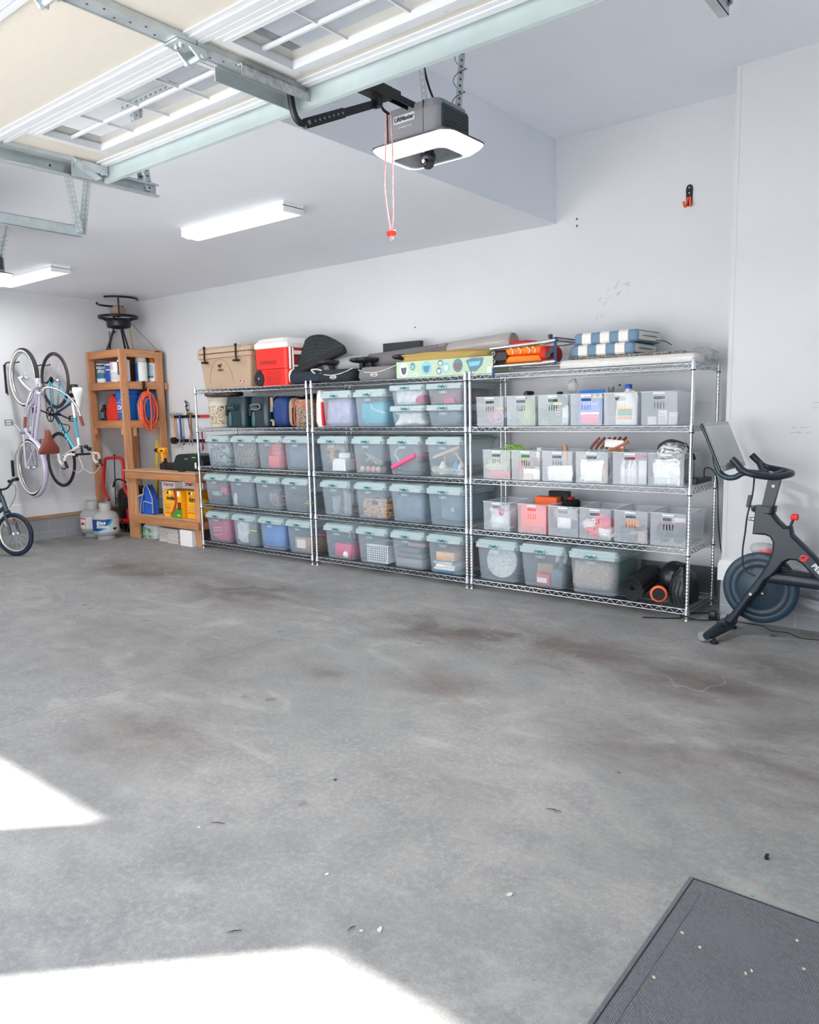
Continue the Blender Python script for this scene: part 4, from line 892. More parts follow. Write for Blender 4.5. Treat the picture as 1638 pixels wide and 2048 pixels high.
    for sx_ in (-1,1):   # top roller brackets
        b=MB(); x=sx_*1.335
        b.box((x,-3.37,z-.035),(.05,.15,.006),R=Matrix.Rotation(-.45,3,'X')); b.bx(x-.03,x-.025,-3.42,-3.27,z-.07,z-.01); b.bx(x+.02,x+.025,-3.40,-3.27,z-.05,z-.01)
        b.lathe([(.006,-.06),(.006,.06)],(x+sx_*.02,-3.30,z-.05),'x',10); b.lathe([(.022,0),(.022,.012)],(x+sx_*.06,-3.30,z-.05),'x',14)
        for q in (-1,1): b.lathe([(.007,0),(.007,-.008)],(x+q*.012,-3.42,z-.014),n=6)
        b.build('roller_bracket',STEEL,e)
    return e
GD=overhead_door(5.20,'open overhead door above the camera, cream panels with grid windows')
GD2=dup(GD,(1.25,0,0),'second open overhead door at the far left, mostly out of frame')
def track(x,sx_,label,zt,yend,htop,hlist):
    e=empty('door_track',(x,yend,2.63),label,'door track','steel overhead door tracks')
    b=MB(); w=.026*sx_; t=.002; h=.062; y0=-5.7-yend
    def q(x0,x1,z0,z1): b.bx(min(x0,x1),max(x0,x1),y0,0,z0,z1)
    q(0,t*sx_,0,h); q(0,w,h-t,h); q(0,w,0,t); q(w,w+t*sx_,0,.008); q(w,w+t*sx_,h-.012,h)
    b.build('rail',STEEL,e)
    b=MB()
    for k in range(8): b.lathe([(.004,0),(.004,.003*sx_)],(t*sx_,-.12-.35*k,.03),'x',8)
    b.build('bolt_heads',mat('bright_bolt',(230,232,232),.3,.6),e)
    for (y,dx0,dy0,dx1,dy1) in hlist:
        b=MB(); a=V(dx0,y+dy0,.02); c=V(dx1,y+dy1,htop-2.63); d=(c-a); L_=d.length; R=d.to_track_quat('Z','Y').to_matrix()
        b.box((a+c)/2,(.032,.002,L_),R=R); b.box((a+c)/2+R@V(.016,.016,0),(.002,.032,L_),R=R)
        h_=b.build('perforated_hanger',STEEL,e)
        b=MB(); n=int(L_/.028)
        for k in range(n):
            p=a+d*((k+.5)/n); b.box(p,(.010,.0028,.010),R=R); b.box(p+R@V(.016,.016,0),(.0028,.010,.010),R=R)
        b.build('punched_holes',PIERCE if htop>3.1 else mat('hole_light',(225,228,228),.7),h_)
    return e
T1=track(3.795,1,'steel door track of the near door, its open end over the floor at upper left',0,-2.95,3.735,[(-.06,0,0,0,0),(-.06,0,0,0,-.16),(-.55,0,0,.1,.0),(-1.6,0,0,0,0)])
T2=track(2.72,-1,'steel door track of the far door at the left edge, on a V of hangers',0,-2.76,3.06,[(-.03,0,0,0,-.06),(-.03,0,.05,0,.12),(-1.4,0,0,0,0)])
T3=track(6.60,-1,'steel door track end peeking in at the top right',0,-2.93,3.735,[(-.06,0,0,0,0),(-.03,0,.02,.06,.12),(-1.4,0,0,0,0)])
T4=track(-.12,1,'steel door track of the far door, beyond the left frame edge',0,-2.76,3.06,[(-.03,0,0,0,-.06)])
def crossangle(x0,x1,y,z,label):
    b=MB(); b.bx(x0,x1,y-.02,y-.018,z-.04,z); b.bx(x0,x1,y-.02,y+.02,z-.002,z); o=b.build('ceiling_angle',STEEL); tag(o,label,'angle iron')
    b=MB(); n=int((x1-x0)/.04)
    for k in range(n): b.box((x0+.02+k*.04,y-.019,z-.02),(.018,.004,.010))
    b.build('punched_holes',PIERCE,o)
crossangle(3.73,4.15,-3.06,3.0595,'perforated steel angle fixed under the ceiling, seen through the door glass')
# ---------------------------------------------------------------- openers
OG=mat('opener_grey',(134,136,142),.4); OGL=mat('opener_logo_plate',(196,202,208),.4); OBL=mat('opener_black_glass',(12,12,18),.12,coat=.5)
LED=mat('opener_light_ring',(1,1,1),.5,emit=.9)
def opener(cx,label,rim_emit=True):
    e=empty('door_opener',(cx,-2.48,2.70),label,'garage door opener')
    b=MB(); b.loft([(0,0,0,.30,.25,.04),(0,0,.10,.30,.25,.04),(0,0,.135,.285,.235,.04),(0,0,.142,.25,.20,.03)],n=5); body=b.build('motor_body',OG,e)
    b=MB(); b.bx(.07,.0715,-.1262,-.12,.0,.135); b.bx(-.13,-.1285,-.1262,-.12,.0,.135); b.build('panel_seam',BLACK,body)
    b=MB(); b.prism([(-.10,.02),(.095,.02),(.10,.03),(.10,.105),(.09,.115),(-.09,.115),(-.10,.105)],.1485,.1515,'x'); g=b.build('side_grille',mat('grille_teal_black',(44,62,72),.5),body)
    b=MB()
    for i in range(13):
        for j in range(6): b.bx(.1512,.1525,-.088+.0145*i,-.081+.0145*i,.028+.0135*j,.036+.0135*j)
    b.build('grille_slots',BLACK,g)
    b=MB(); b.bx(-.09,.025,-.1275,-.1245,.068,.100); pl=b.build('logo_plate',OGL,body)
    text('LiftMaster',.026,mat('logo_dark',(70,74,80),.5),pl,(-.032,-.1283,.084),bold=.0009)
    text('POWERED BY myQ',.0085,TAGW,body,(-.03,-.1262,.05))
    b=MB(); b.bx(-.153,-.149,-.03,.03,.01,.06); b.build('side_button',BLACK,body)
    b=MB(); b.smooth=True
    b.loft([(0,0,-.060,.30,.19,.04),(0,0,-.052,.36,.245,.05),(0,0,-.030,.42,.30,.06),(0,0,-.018,.44,.315,.06)],n=6,cap=(False,False)); b.loft([(0,0,-.062,.30,.19,.04),(0,0,-.062,.292,.182,.04)],n=6,cap=(False,False))
    b.build('light_ring',LED,e)
    b=MB(); b.loft([(0,0,-.018,.442,.317,.06),(0,0,-.012,.445,.32,.06),(0,0,.0,.32,.27,.05)],n=6); b.build('upper_shroud',mat('shroud_dark',(60,50,60),.4),e)
    b=MB(); b.loft([(0,0,-.058,.296,.186,.04),(0,0,-.052,.296,.186,.04)],n=6); un=b.build('under_panel',OBL,e)
    b=MB(); b.lathe([(.034,0),(.034,-.012),(.030,-.016)],(-.0,-.0,-.056),n=20); b.blob((0,-.0,-.078),(.058,.058,.056),0,0,1,1,flat=False); cm=b.build('camera_dome',mat('camera_grey',(48,52,60),.4),e)
    b=MB(); b.lathe([(.018,0),(.018,.006),(.012,.008)],(-.0,-.0,0),'y',18,R=Matrix.Rotation(PI,3,'Z')); o=b.build('lens',OBL,cm); o.location=(0,-.025,-.082)
    b=MB(); b.lathe([(.008,0),(.009,.004)],(0,0,0),'y',14,R=Matrix.Rotation(PI,3,'Z')); o=b.build('lens_ring',OGL,cm); o.location=(0,-.0325,-.079)
    # rail and trolley
    b=MB(); b.bx(-.018,.018,-3.42,-.08,.138,.142); b.bx(-.018,-.014,-3.42,-.08,.115,.142); b.bx(.014,.018,-3.42,-.08,.115,.142); b.build('drive_rail',BLACKM,e)
    b=MB(); b.bx(-.03,.03,-.46,-.28,.100,.150); b.bx(-.022,.022,-.52,-.42,.095,.158); b.bx(-.012,.012,-.30,-.20,.135,.160); b.bx(-.026,.026,-.44,-.36,.150,.168); b.bx(-.018,.018,-.36,-.33,.06,.10); tr=b.build('trolley',BLACK,e)
    b=MB(); b.tube([(-.0,-.34,.085),(0,-.30,.06),(.0,-.27,.055)],.006,6); b.build('release_lever',BLACKM,tr)
    # door arm: perforated bar then curved bar to the door
    b=MB()
    A=V(0,-.345,.075); Bp=V(0,-.77,-.118); C_=V(0,-.825,-.03)
    d=(Bp-A); L_=d.length; R=d.to_track_quat('Z','X').to_matrix()
    b.box((A+Bp)/2,(.030,.008,L_),R=R); b.box((A+d*.75)+V(.010,0,0),(.036,.008,L_*.5),R=R)
    b.tube(spline([(0,-.745,-.112),(0,-.79,-.115),(0,-.815,-.09),(0,-.83,-.03)],6),.013,8)
    arm=b.build('door_arm',BLACKM,e)
    b=MB()
    for k in range(7):
        p=A+d*(.52+.06*k); b.lathe([(.005,-.004),(.005,.014)],p,'x',8)
    for p in (A,Bp+V(0,.02,.01)): b.lathe([(.009,-.012),(.009,.014)],p,'x',8)
    b.build('arm_holes',mat('bright_bolt',(230,232,232),.3,.6),arm)
    return e
OP=opener(5.18,'grey door opener with a glowing white light ring under its black rail')
random.seed(21)
def release(e):
    ROPE=camo('rope_red_white',(220,60,70),(236,220,222),(220,70,80),220)
    b=MB()
    b.tube(spline([(-.012,-.275,.055),(-.018,-.275,-.10),(-.028,-.275,-.22),(-.014,-.275,-.34),(.0,-.275,-.415)],6),.0028,6)
    b.tube(spline([(.012,-.27,.055),(.016,-.27,-.10),(.012,-.27,-.22),(.012,-.27,-.34),(.004,-.27,-.415)],6),.0028,6)
    c=b.build('release_cord',ROPE,e)
    b=MB(); b.box((.002,-.272,-.425),(.045,.018,.020),b=.004); b.build('red_handle',RED,c)
    b=MB(); b.tube([(0,-.272,-.435),(.012,-.272,-.452)],.003,6); b.tube([(0,-.272,-.435),(-.004,-.272,-.455)],.003,6); b.build('cord_ends',ROPE,c)
release(OP)
for k in range(2):
    b=MB()
    if k==0: a,c=V(.10,.10,.12),V(.13,.18,1.035)
    else: a,c=V(-.05,.06,.13),V(-.07,-.05,1.035)
    d=c-a; L_=d.length; R=d.to_track_quat('Z','Y').to_matrix()
    b.box((a+c)/2,(.036,.002,L_),R=R); b.box((a+c)/2+R@V(-.018,.016,0),(.002,.032,L_),R=R)
    h_=b.build('perforated_hanger',STEEL,OP)
    b=MB(); n=int(L_/.027)
    for q in range(n):
        p=a+d*((q+.5)/n); b.box(p,(.011,.0028,.010),R=R); b.box(p+R@V(-.018,.016,0),(.0028,.011,.010),R=R)
    b.build('punched_holes',mat('hole_light',(225,228,228),.7) if k else PIERCE,h_)
    if k==0:
        pts=[]
        for q in range(64):
            t=q/63; an=t*2*PI*7; p=a+d*(.04+.75*t)+R@V(-.004+.030*math.cos(an),.010+.028*math.sin(an),0); pts.append(p)
        b=MB(); b.tube(pts,.0016,4); b.build('wrapped_wire',BLACK,h_)
b=MB(); b.tube(spline([(.08,.06,.13),(.02,.06,.16),(-.05,.07,.30),(-.09,.08,.48),(-.12,.09,.75),(-.10,.10,1.035)],8),.005,6); b.build('power_cord',BLACK,OP)
OP2=dup(OP,(.93,-2.60,2.655),'second door opener at the left frame edge, only its light ring and cable showing')
for c in list(COL.objects):
    if c.parent==OP2 and c.name.startswith('perforated_hanger'):
        c.scale=(1,1,.345); 
    if c.parent==OP2 and c.name.startswith('power_cord'): c.scale=(1,1,.345)
b=MB(); b.tube(spline([(.10,0,.10),(.13,-.05,.20),(.16,-.03,.13),(.25,-.10,.05),(.22,-.10,-.02),(.12,-.12,-.03)],8),.005,6); b.build('hanging_cable',BLACK,OP2)
# ---------------------------------------------------------------- ceiling strip lights
LEDS=mat('strip_diffuser',(1,.98,.97),.5,emit=.85)
def strip(x,label):
    e=empty('ceiling_light',(x,-1.27,ZL),label,'ceiling light','white strip lights on the low ceiling')
    b=MB(); b.bx(-.62,.62,-.10,.10,-.035,0); b.bx(-.62,-.605,-.10,.10,-.075,-.03); b.bx(.605,.62,-.10,.10,-.075,-.03); b.build('housing',WHITE,e)
    b=MB(); pr=[(-.098,-.034),(-.098,-.07),(-.05,-.084),(.0,-.078),(.05,-.084),(.098,-.07),(.098,-.034)]; b.prism(pr,-.605,.605,'x'); b.build('diffuser',LEDS,e)
    return e
strip(2.42,'lit white strip light on the ceiling, nearer one')
strip(-.98,'lit white strip light on the ceiling, farther one cut by the left frame edge')
# hook on the wall
e=empty('wall_hook',(5.268,YB-.0,3.085),'black and orange double wall hook high on the back wall','hook')
b=MB(); b.prism([(-.020,-.07),(.020,-.07),(.026,.05),(.018,.075),(0,.083),(-.018,.075),(-.026,.05)],-.008,-.0005,'y'); b.build('back_plate',BLACK,e)
b=MB()
for s_ in (-1,1): b.tube(spline([(s_*.008,-.010,-.01),(s_*.012,-.015,-.05),(s_*.018,-.028,-.078),(s_*.022,-.045,-.075),(s_*.024,-.055,-.045)],5),.008,8)
b.build('orange_prongs',mat('orange_rubber',(244,90,50),.5),e)
b=MB(); b.lathe([(.006,0),(.006,-.004)],(0,-.009,.058),'y',10); b.lathe([(.005,0),(.005,-.004)],(0,-.009,.02),'y',10); b.build('screws',CHROME,e)
# ---------------------------------------------------------------- corner tower and workbench in pine
def lumber(parent,name,x0,x1,y0,y1,z0,z1):
    d=(x1-x0,y1-y0,z1-z0); m=WOOD if d[2]==max(d) else WOODX if d[0]==max(d) else WOODY
    b=MB(); b.box((0,0,0),d,b=.003); o=b.build(name,m,parent,((x0+x1)/2,(y0+y1)/2,(z0+z1)/2)); return o
KNOT=mat('wood_knot',(96,60,38),.7)
def knots(o,pts,ax,r=.008):
    b=MB()
    for (u,w_) in pts:
        if ax=='y': b.lathe([(r*random.uniform(.5,1),0),(.001,-.0008)],(u,-.0,w_),'y',8)
        else: b.lathe([(r*random.uniform(.5,1),0),(.001,.0008)],(0,u,w_),'x',8)
    k=b.build('knots',KNOT,o); return k
TX0,TX1,TY0,TY1,TZ=-2.285,-1.49,0.0,.655,2.37
e=empty('shelf_tower',(0,0,0),'tall open pine shelf tower in the corner holding paint cans','shelf tower')
post=[]
for (x,y) in ((TX0,TY0),(TX1-.038,TY0),(TX0,TY1-.089)):
    post.append(lumber(e,'post',x,x+.038,y,y+.095,0,TZ))
post.append(lumber(e,'post',TX1-.038,TX1,TY1-.145,TY1-.045,0.0,TZ-.02))
knots(post[1],[(.01,.9),(-.02,.62),(.02,.35),(-.01,.05),(.01,-.4),(-.02,-.6),(.015,.75)],'x').location=(.0195,0,0)
knots(post[3],[(.01,.9),(-.02,.7),(.02,.45),(-.01,.15),(.02,-.2),(.01,-.5)],'x').location=(.0195,0,0)
for z in (2.275,1.873,1.385):
    lumber(e,'front_rail',TX0+.038,TX1-.038,TY0+.012,TY0+.050,z,z+.089)
    lumber(e,'side_rail',TX1-.044,TX1-.006,TY0+.095,TY1-.145,z,z+.089)
    lumber(e,'side_rail',TX0,TX0+.038,TY0+.08,TY1-.04,z,z+.089)
    lumber(e,'back_rail',TX0+.09,TX1-.04,TY1-.04,TY1-.002,z,z+.089)
lumber(e,'rail_stub',TX1-.04,TX1-.002,TY1-.03,TY1+.02,1.873,1.962)
for z in (2.372,1.972,1.484): lumber(e,'shelf_board',TX0+.04,TX1-.04,TY0+.04,TY1-.04,z-.012,z)
for x in (TX0+.04,TX1-.10): lumber(e,'cleat',x,x+.06,TY0+.01,TY0+.045,1.30,1.385)
for y in (.14,.43): lumber(e,'cleat',TX1-.04,TX1-.004,y,y+.035,1.28,1.385)
e=empty('workbench',(0,0,0),'low pine workbench between the shelf tower and the wire racks','workbench')
WBX0,WBX1,BY1=-1.50,-.035,.60
for x in (WBX0,WBX0+.092,WBX1-.089,): lumber(e,'leg',x,x+.089,0,.038,0,.765 if x<-.5 else .765)
for y in (.50,): 
    for x in (WBX0,WBX1-.089): lumber(e,'leg',x,x+.089,y,y+.089,0,.765)
lumber(e,'front_rail',WBX0,WBX1,-.038,-.001,.765,.852); lumber(e,'back_rail',WBX0,WBX1,BY1-.038,BY1,.765,.852)
for x in (WBX0+.001,WBX1-.04): lumber(e,'side_rail',x,x+.037,.0,BY1-.04,.765,.852)
b=MB(); b.bx(WBX0-.01,WBX1+.005,-.045,BY1,.853,.868); b.build('bench_top',mat('plywood_top',(196,160,132),.7,var=.1,vs=3,stretch=(1.5,8,8)),e)
lumber(e,'lower_rail',WBX0+.09,WBX1,-.038,-.001,.205,.294); lumber(e,'lower_rail',WBX0+.04,WBX1-.04,BY1-.038,BY1,.205,.294)
for x in (WBX0+.001,WBX1-.04): lumber(e,'lower_side_rail',x,x+.037,.04,BY1-.05,.205,.294)
b=MB(); b.bx(WBX0+.04,WBX1-.04,.002,BY1-.04,.295,.308); b.build('lower_shelf',mat('plywood_top',(196,160,132),.7),e)
# things on the tower
def can(x,y,z,r,h,bands,label,cat='paint can',name='paint_can',handle=True):
    e=empty(name,(x,y,z),label,cat,'cans on the shelf tower')
    b=MB(); b.lathe([(r,0),(r,h)],n=26,cap=(True,True)); b.build('can_body',bands[0],e)
    b=MB(); b.lathe([(r+.002,0),(r+.002,.006),(r,.006)],n=26); b.lathe([(r,h-.006),(r+.003,h-.004),(r+.003,h),(r-.006,h),(r-.008,h-.004)],n=26); b.build('can_rims',CHROME,e)
    for (z0,z1,a0,a1,m) in bands[1:]:
        b=MB(); n=10; A=[];B=[]
        for k in range(n+1):
            a=a0+(a1-a0)*k/n; A.append(V((r+.001)*math.cos(a),(r+.001)*math.sin(a),z0)); B.append(V((r+.001)*math.cos(a),(r+.001)*math.sin(a),z1))
        b.skin([A,B],(False,False),True,closed=False); b.build('can_label',m,e)
    if handle:
        b=MB(); b.tube([(r*math.cos(a)*1.02,-r*.9*abs(math.sin(a))-.004,h*.75-h*.35*math.sin(a)) for a in [PI*k/10 for k in range(11)]],.0015,4); b.build('wire_handle',CHROME,e)
    return e
cw=mat('can_white',(232,234,236),.4); ct=mat('can_teal',(40,110,140),.4); cb=mat('can_blue',(30,80,170),.4); cp=mat('can_pink_print',(226,180,182),.5); cg=mat('can_grey_blue',(150,180,200),.4); ck=mat('can_dark_print',(36,50,66),.5); cpy=mat('can_plain_print',(198,204,208),.5)
F0,F1=-PI,0
zt=1.9735
def paint(k,x,y,r,h,l):
    B_={0:[cw,(h*.22,h*.52,F0,F1,ct),(h*.54,h*.95,F0,F1+.3,ck)],1:[cb,(h*.9,h*.96,F0,F1,cw)],2:[cw,(h*.6,h*.93,F0,F1-1.2,cp),(h*.1,h*.5,F0+.5,F1,cpy)],3:[cw,(h*.3,h*.9,-1.9,-1.3,ck),(h*.1,h*.8,-.7,0,cpy)],4:[cw,(h*.05,h*.95,F0,-1.1,mat('can_gradient',(50,120,180),.4)),(h*.05,h*.4,F0,-1.2,cb)],5:[cw,(h*.3,h*.95,F0,-.5,cg),(h*.2,h*.32,F0,-.5,ct)],6:[cw,(h*.2,h*.7,F0,F1,ct),(h*.72,h*.95,F0,F1,ck)]}[k]
    return can(x,y,zt,r,h,B_,l)
c0=paint(0,-2.125,.135,.080,.245,'white and teal paint can, front left of the tower top shelf'); c1=paint(1,-1.965,.16,.078,.24,'royal blue paint can on the tower'); c2=paint(2,-1.80,.14,.080,.25,'white paint can with pink print on the tower'); c3=paint(3,-1.635,.135,.075,.27,'tall white paint can beside the tower corner post')
paint(4,-1.60,.36,.075,.25,'white can with a blue gradient label seen through the tower side'); paint(5,-1.60,.53,.072,.24,'pale blue labelled can seen through the tower side'); paint(6,-1.78,.56,.07,.235,'teal labelled can at the back of the tower side')
for c,t_,s_ in ((c0,'AQUA',.05),(c1,'interior',.036)):
    text(t_,s_*.8,cw,c,(.082*math.cos(-.85),.082*math.sin(-.85),.19 if c==c0 else .16),(PI/2,0,PI/2-.85),bold=.001)
text('MAX',.04,cw,c0,(.082*math.cos(-.85),.082*math.sin(-.85),.150),(PI/2,0,PI/2-.85),bold=.001)
def stackcan(x,y,z,r,h,m,l,n='spray_can'): 
    o=stuff(n,l,'can',lambda b:b.lathe([(r,0),(r,h*.86),(r*.8,h*.9),(r*.8,h)],(x,y,z),n=18),m,'cans on the shelf tower'); return o
stackcan(-1.80,.21,zt+.253,.05,.11,mat('can_silver',(150,156,162),.35,.4),'small silver can stacked on the pink-print paint can')
stackcan(-1.99,.38,zt+.0,.06,.34,mat('can_silver',(150,156,162),.35,.4),'tall grey can at the back of the tower top shelf')
stackcan(-1.60,.36,zt+.253,.07,.15,mat('can_offwhite',(206,208,206),.5),'off-white can stacked on the blue gradient can')
stackcan(-1.60,.53,zt+.243,.055,.13,mat('can_gold',(176,120,60),.35,.3),'gold and brown tin stacked on the pale blue can')
stackcan(-1.745,.42,zt+.0,.06,.33,mat('can_dark',(60,64,68),.5),'dark can standing at the back of the tower top shelf')
# lower tower shelf
zs=1.4855
def gascan(b): 
    b.smooth=True
    b.prism([(-.13,0),(.13,0),(.14,.02),(.14,.20),(.10,.29),(.05,.33),(.02,.345),(-.01,.33),(-.11,.19),(-.14,.12),(-.14,.02)],-.07,.07,'y',False)
o=stuff('gas_can','red fuel can on the lower shelf of the tower','fuel can',gascan,RED,smooth=True,bevel=.018); o.location=(-1.97,.20,zs)
b=MB(); b.tube(spline([(.0,0,.33),(.06,0,.38),(.11,0,.34),(.12,0,.26)],5),.014,8); b.build('can_handle',RED,o)
def bottle(b):
    b.loft([(0,0,0,.10,.06,.012),(0,0,.13,.10,.06,.012),(0,0,.16,.05,.045,.01),(0,0,.175,.034,.034,.01),(0,0,.21,.034,.034,.01)],n=3)
o=stuff('oil_bottle','small black motor oil bottle at the left of the tower lower shelf','bottle',bottle,BLACK); o.location=(-2.17,.14,zs)
label_patch('blue_label',0,-.031,.07,.06,.08,mat('oil_label',(90,140,170),.5),o)
BB=mat('bucket_blue',(20,110,205),.4)
def bucket(x,y,z,label,n=3,logo=True):
    e=empty('plastic_bucket',(x,y,z),label,'bucket')
    b=MB(); b.lathe([(.115,0),(.118,.01),(.138,.33),(.138,.34)],n=32,cap=(True,False)); b.lathe([(.133,.34),(.133,.33),(.113,.012)],n=32,cap=(False,True)); bd=b.build('bucket_body',BB,e)
    b=MB()
    for k in range(n):
        z0=.30+.045*k; b.lathe([(.139,z0-.02),(.146,z0-.018),(.146,z0-.01),(.140,z0-.008),(.142,z0+.022),(.147,z0+.024),(.147,z0+.030),(.138,z0+.031)],n=32,cap=(False,False))
    b.lathe([(.14,.30+.045*n-.02),(.14,.30+.045*n),(.0,.30+.045*n)],n=32,cap=(False,False)); b.build('stacked_rims',BB,e)
    if logo:
        for t,a in (('L',-1.78),('O',-1.52),('W',-1.20),('E',-.90),("S",-.66)):
            text(t,.085,TAGW,bd,(.131*math.cos(a),.131*math.sin(a),.16),(PI/2,0,a+PI/2),bold=.002,sx=.8)
        b=MB(); P_=[(-2.0,.215),(-1.6,.225),(-1.25,.262),(-.90,.225),(-.6,.215)]
        b.tube([(.1335*math.cos(a),.1335*math.sin(a),z_) for a,z_ in P_],.003,5); b.tube([(.129*math.cos(a),.129*math.sin(a),.105) for a in [-1.95+.14*k for k in range(11)]],.003,5); b.tube([(.1335*math.cos(a),.1335*math.sin(a),.218) for a in (-1.5,-1.25,-1.0)],.003,5); b.build('gable_logo',TAGW,bd)
    return e
bucket(-1.70,.20,zs,'stack of bright blue lettered buckets on the tower lower shelf')
bucket(-1.66,.46,zs,'blue bucket behind the corner post, seen through the tower side',1,False)
stuff('blue_spray_can','blue and silver spray can seen through the tower side','can',lambda b:b.lathe([(.034,0),(.034,.20),(.02,.23),(.02,.25)],(-1.555,.27,zs),n=16),mat('blue_grey_can',(70,120,150),.35))
stuff('dark_tote','dark navy tote filling the back of the tower lower shelf','tote',lambda b:b.box((-1.80,.565,zs+.17),(.45,.09,.34),b=.01),mat('navy_tote',(22,30,56),.5))
# orange extension cord on a hook
OC=mat('orange_cord',(240,104,70),.5)
def ocord(b):
    random.seed(9)
    for k in range(13):
        ph=random.uniform(0,6); rx=.135-.009*(k%9); rz=.245-.014*(k%8)
        path=[(TX1+.022+.013*(k%4)+.006*math.sin(3*a+ph),.335+rx*math.cos(a)+random.uniform(-.001,.001),1.60+rz*math.sin(a)+.012*math.sin(2*a+ph)) for a in [2*PI*q/32 for q in range(32)]]
        b.tube(path,.0058,6,closed=True)
    b.tube([(TX1+.07,.345,1.84),(TX1+.078,.345,1.6),(TX1+.06,.34,1.35)],.0075,6)
    b.tube([(TX1+.05,.335,1.90),(TX1+.05,.335,1.83)],.012,6); b.tube([(TX1+.06,.22,1.75),(TX1+.06,.225,1.68)],.014,8)
stuff('extension_cord','coiled orange extension cord hanging on the side of the tower','extension cord',ocord,OC)
stuff('black_hook','black hook on the tower side rail holding the orange cord','hook',lambda b:(b.box((TX1+.006,.31,1.925),(.010,.045,.10),b=.003),b.tube(spline([(TX1+.01,.31,1.90),(TX1+.05,.31,1.875),(TX1+.075,.31,1.90)],5),.006,6)),BLACK)
# burner stand on the top
e=empty('burner_stand',(-1.90,.27,2.372),'black gas burner stand with ring supports on top of the tower','burner')
b=MB()
for a in (-2.0,.1,2.2): b.tube([(.06*math.cos(a),.06*math.sin(a),.30),(.17*math.cos(a),.17*math.sin(a),0)],.014,6)
b.build('stand_legs',BLACKM,e)
b=MB(); b.lathe([(.04,.28),(.14,.30),(.15,.32),(.15,.40),(.145,.41),(.135,.40)],n=28); b.build('burner_bowl',BLACKM,e)
b=MB(); b.torus((0,0,.44),.24,.012,'z',36,8); b.torus((0,0,.425),.24,.010,'z',36,8)
for a in (-2.4,-.8,.8,2.4): b.tube([(.14*math.cos(a),.14*math.sin(a),.38),(.22*math.cos(a),.22*math.sin(a),.43)],.010,6)
b.build('support_ring',BLACKM,e)
for k,(a0,a1,z_) in enumerate(((2.3,4.4,.60),(-1.2,1.2,.66))):
    b=MB(); b.tube([(.25*math.cos(a0+(a1-a0)*q/12),.25*math.sin(a0+(a1-a0)*q/12),z_) for q in range(13)],.014,6); am=(a0+a1)/2
    for d in (-.5,): b.tube([(.25*math.cos(am+d),.25*math.sin(am+d),z_),(.23*math.cos(am+d),.23*math.sin(am+d),.44)],.012,6)
    b.build('curved_bracket',BLACKM,e)
b=MB(); b.lathe([(.012,-.28),(.014,-.22),(.022,-.2),(.022,-.14),(.012,-.12),(.012,0)],(0,-.02,.29),'x',12,R=Matrix.Rotation(-.5,3,'Z')); b.build('gas_valve',CHROME,e)
b=MB(); b.tube(spline([(-.24,.10,.29),(-.36,.12,.25),(-.40,.10,.14),(-.33,.05,.05),(-.20,.0,.012),(-.05,-.05,.012)],8),.010,8); b.build('gas_hose',BLACKR,e)
b=MB(); b.box((-.20,-.02,.20),(.02,.02,.13),rz=.3,b=.004); b.build('hose_strap',mat('grey_strap',(120,116,112),.7),e)
stuff('brown_bag_on_burner','small brown bag tucked in the burner ring','bag',lambda b:b.blob((-1.90,.27,2.88),(.2,.16,.14),3,.3,2,.7),mat('tan_bag',(168,144,124),.8)).location.z=.0
stuff('brass_pole','brass-coloured pole standing on the tower behind the burner','pole',lambda b:b.tube([(-1.84,.42,2.372),(-1.86,.40,2.66)],.010,8),mat('brass_wood',(186,150,96),.4))
stuff('guy_wire','thin wire slanting from the burner to the tower edge','wire',lambda b:b.tube([(-1.76,.34,2.74),(-1.52,.58,2.36)],.003,4),BLACKM)
# things on the bench
zb=.8695
e=empty('cordless_drill',(-1.00,.20,zb),'yellow and black cordless drill standing on the workbench','drill')
YD=mat('drill_yellow',(250,170,30),.4)
b=MB(); b.lathe([(.03,-.065),(.036,-.06),(.036,.06),(.028,.075)],(0,0,.235),'x',18); b.prism([(-.02,.21),(.035,.21),(.045,.13),(.04,.10),(-.005,.10),(0,.14)],-.02,.02,'y'); b.build('drill_body',YD,e)
b=MB(); b.lathe([(.008,-.17),(.016,-.165),(.026,-.13),(.03,-.10),(.03,-.065)],(0,0,.235),'x',18); b.box((.03,-.037,.235),(.05,.002,.018)); b.build('chuck',BLACK,e)
b=MB(); b.prism([(0,.14),(.045,.14),(.07,.07),(.02,.07)],-.019,.019,'y'); b.build('grip',BLACK,e)
b=MB(); b.box((.035,0,.04),(.13,.08,.075),b=.008); b.build('battery',BLACK,e)
stuff('battery_pack','black battery pack standing beside the drill','battery',lambda b:b.box((-.79,.20,zb+.045),(.16,.10,.088),b=.01),BLACK)
b=MB(); b.prism([(-.30,0),(.30,0),(.31,.03),(.31,.11),(.26,.19),(.10,.205),(-.15,.20),(-.22,.18),(-.27,.10),(-.31,.08)],-.11,.11,'y')
o=b.build('tool_case',mat('case_black_green',(20,34,34),.4),None,(-.42,.25,zb),bevel=.01); tag(o,'black tool case with green stripes on the workbench','tool case')
b=MB(); b.box((-.02,-.111,.145),(.06,.002,.010)); b.box((.13,-.111,.165),(.08,.002,.012)); b.build('green_stripes',mat('lime_stripe',(110,200,70),.4),o)
label_patch('white_sticker',.16,-.111,.07,.035,.07,mat('label_white',(232,234,234),.6),o,)
stuff('black_remote','small black tool lying at the bench front edge','tool',lambda b:b.box((-.42,.05,zb+.010),(.10,.03,.018),b=.004),BLACK)
e=empty('drawer_organiser',(-.10,.42,zb),'small-parts organiser with clear drawers at the right of the workbench','organiser')
b=MB(); b.box((0,.06,.16),(.30,.02,.32)); 
for k in range(4): b.box((0,0,.005+.08*k+.0),(.30,.13,.01))
for x in (-.145,0,.145): b.box((x,0,.13),(.01,.13,.26))
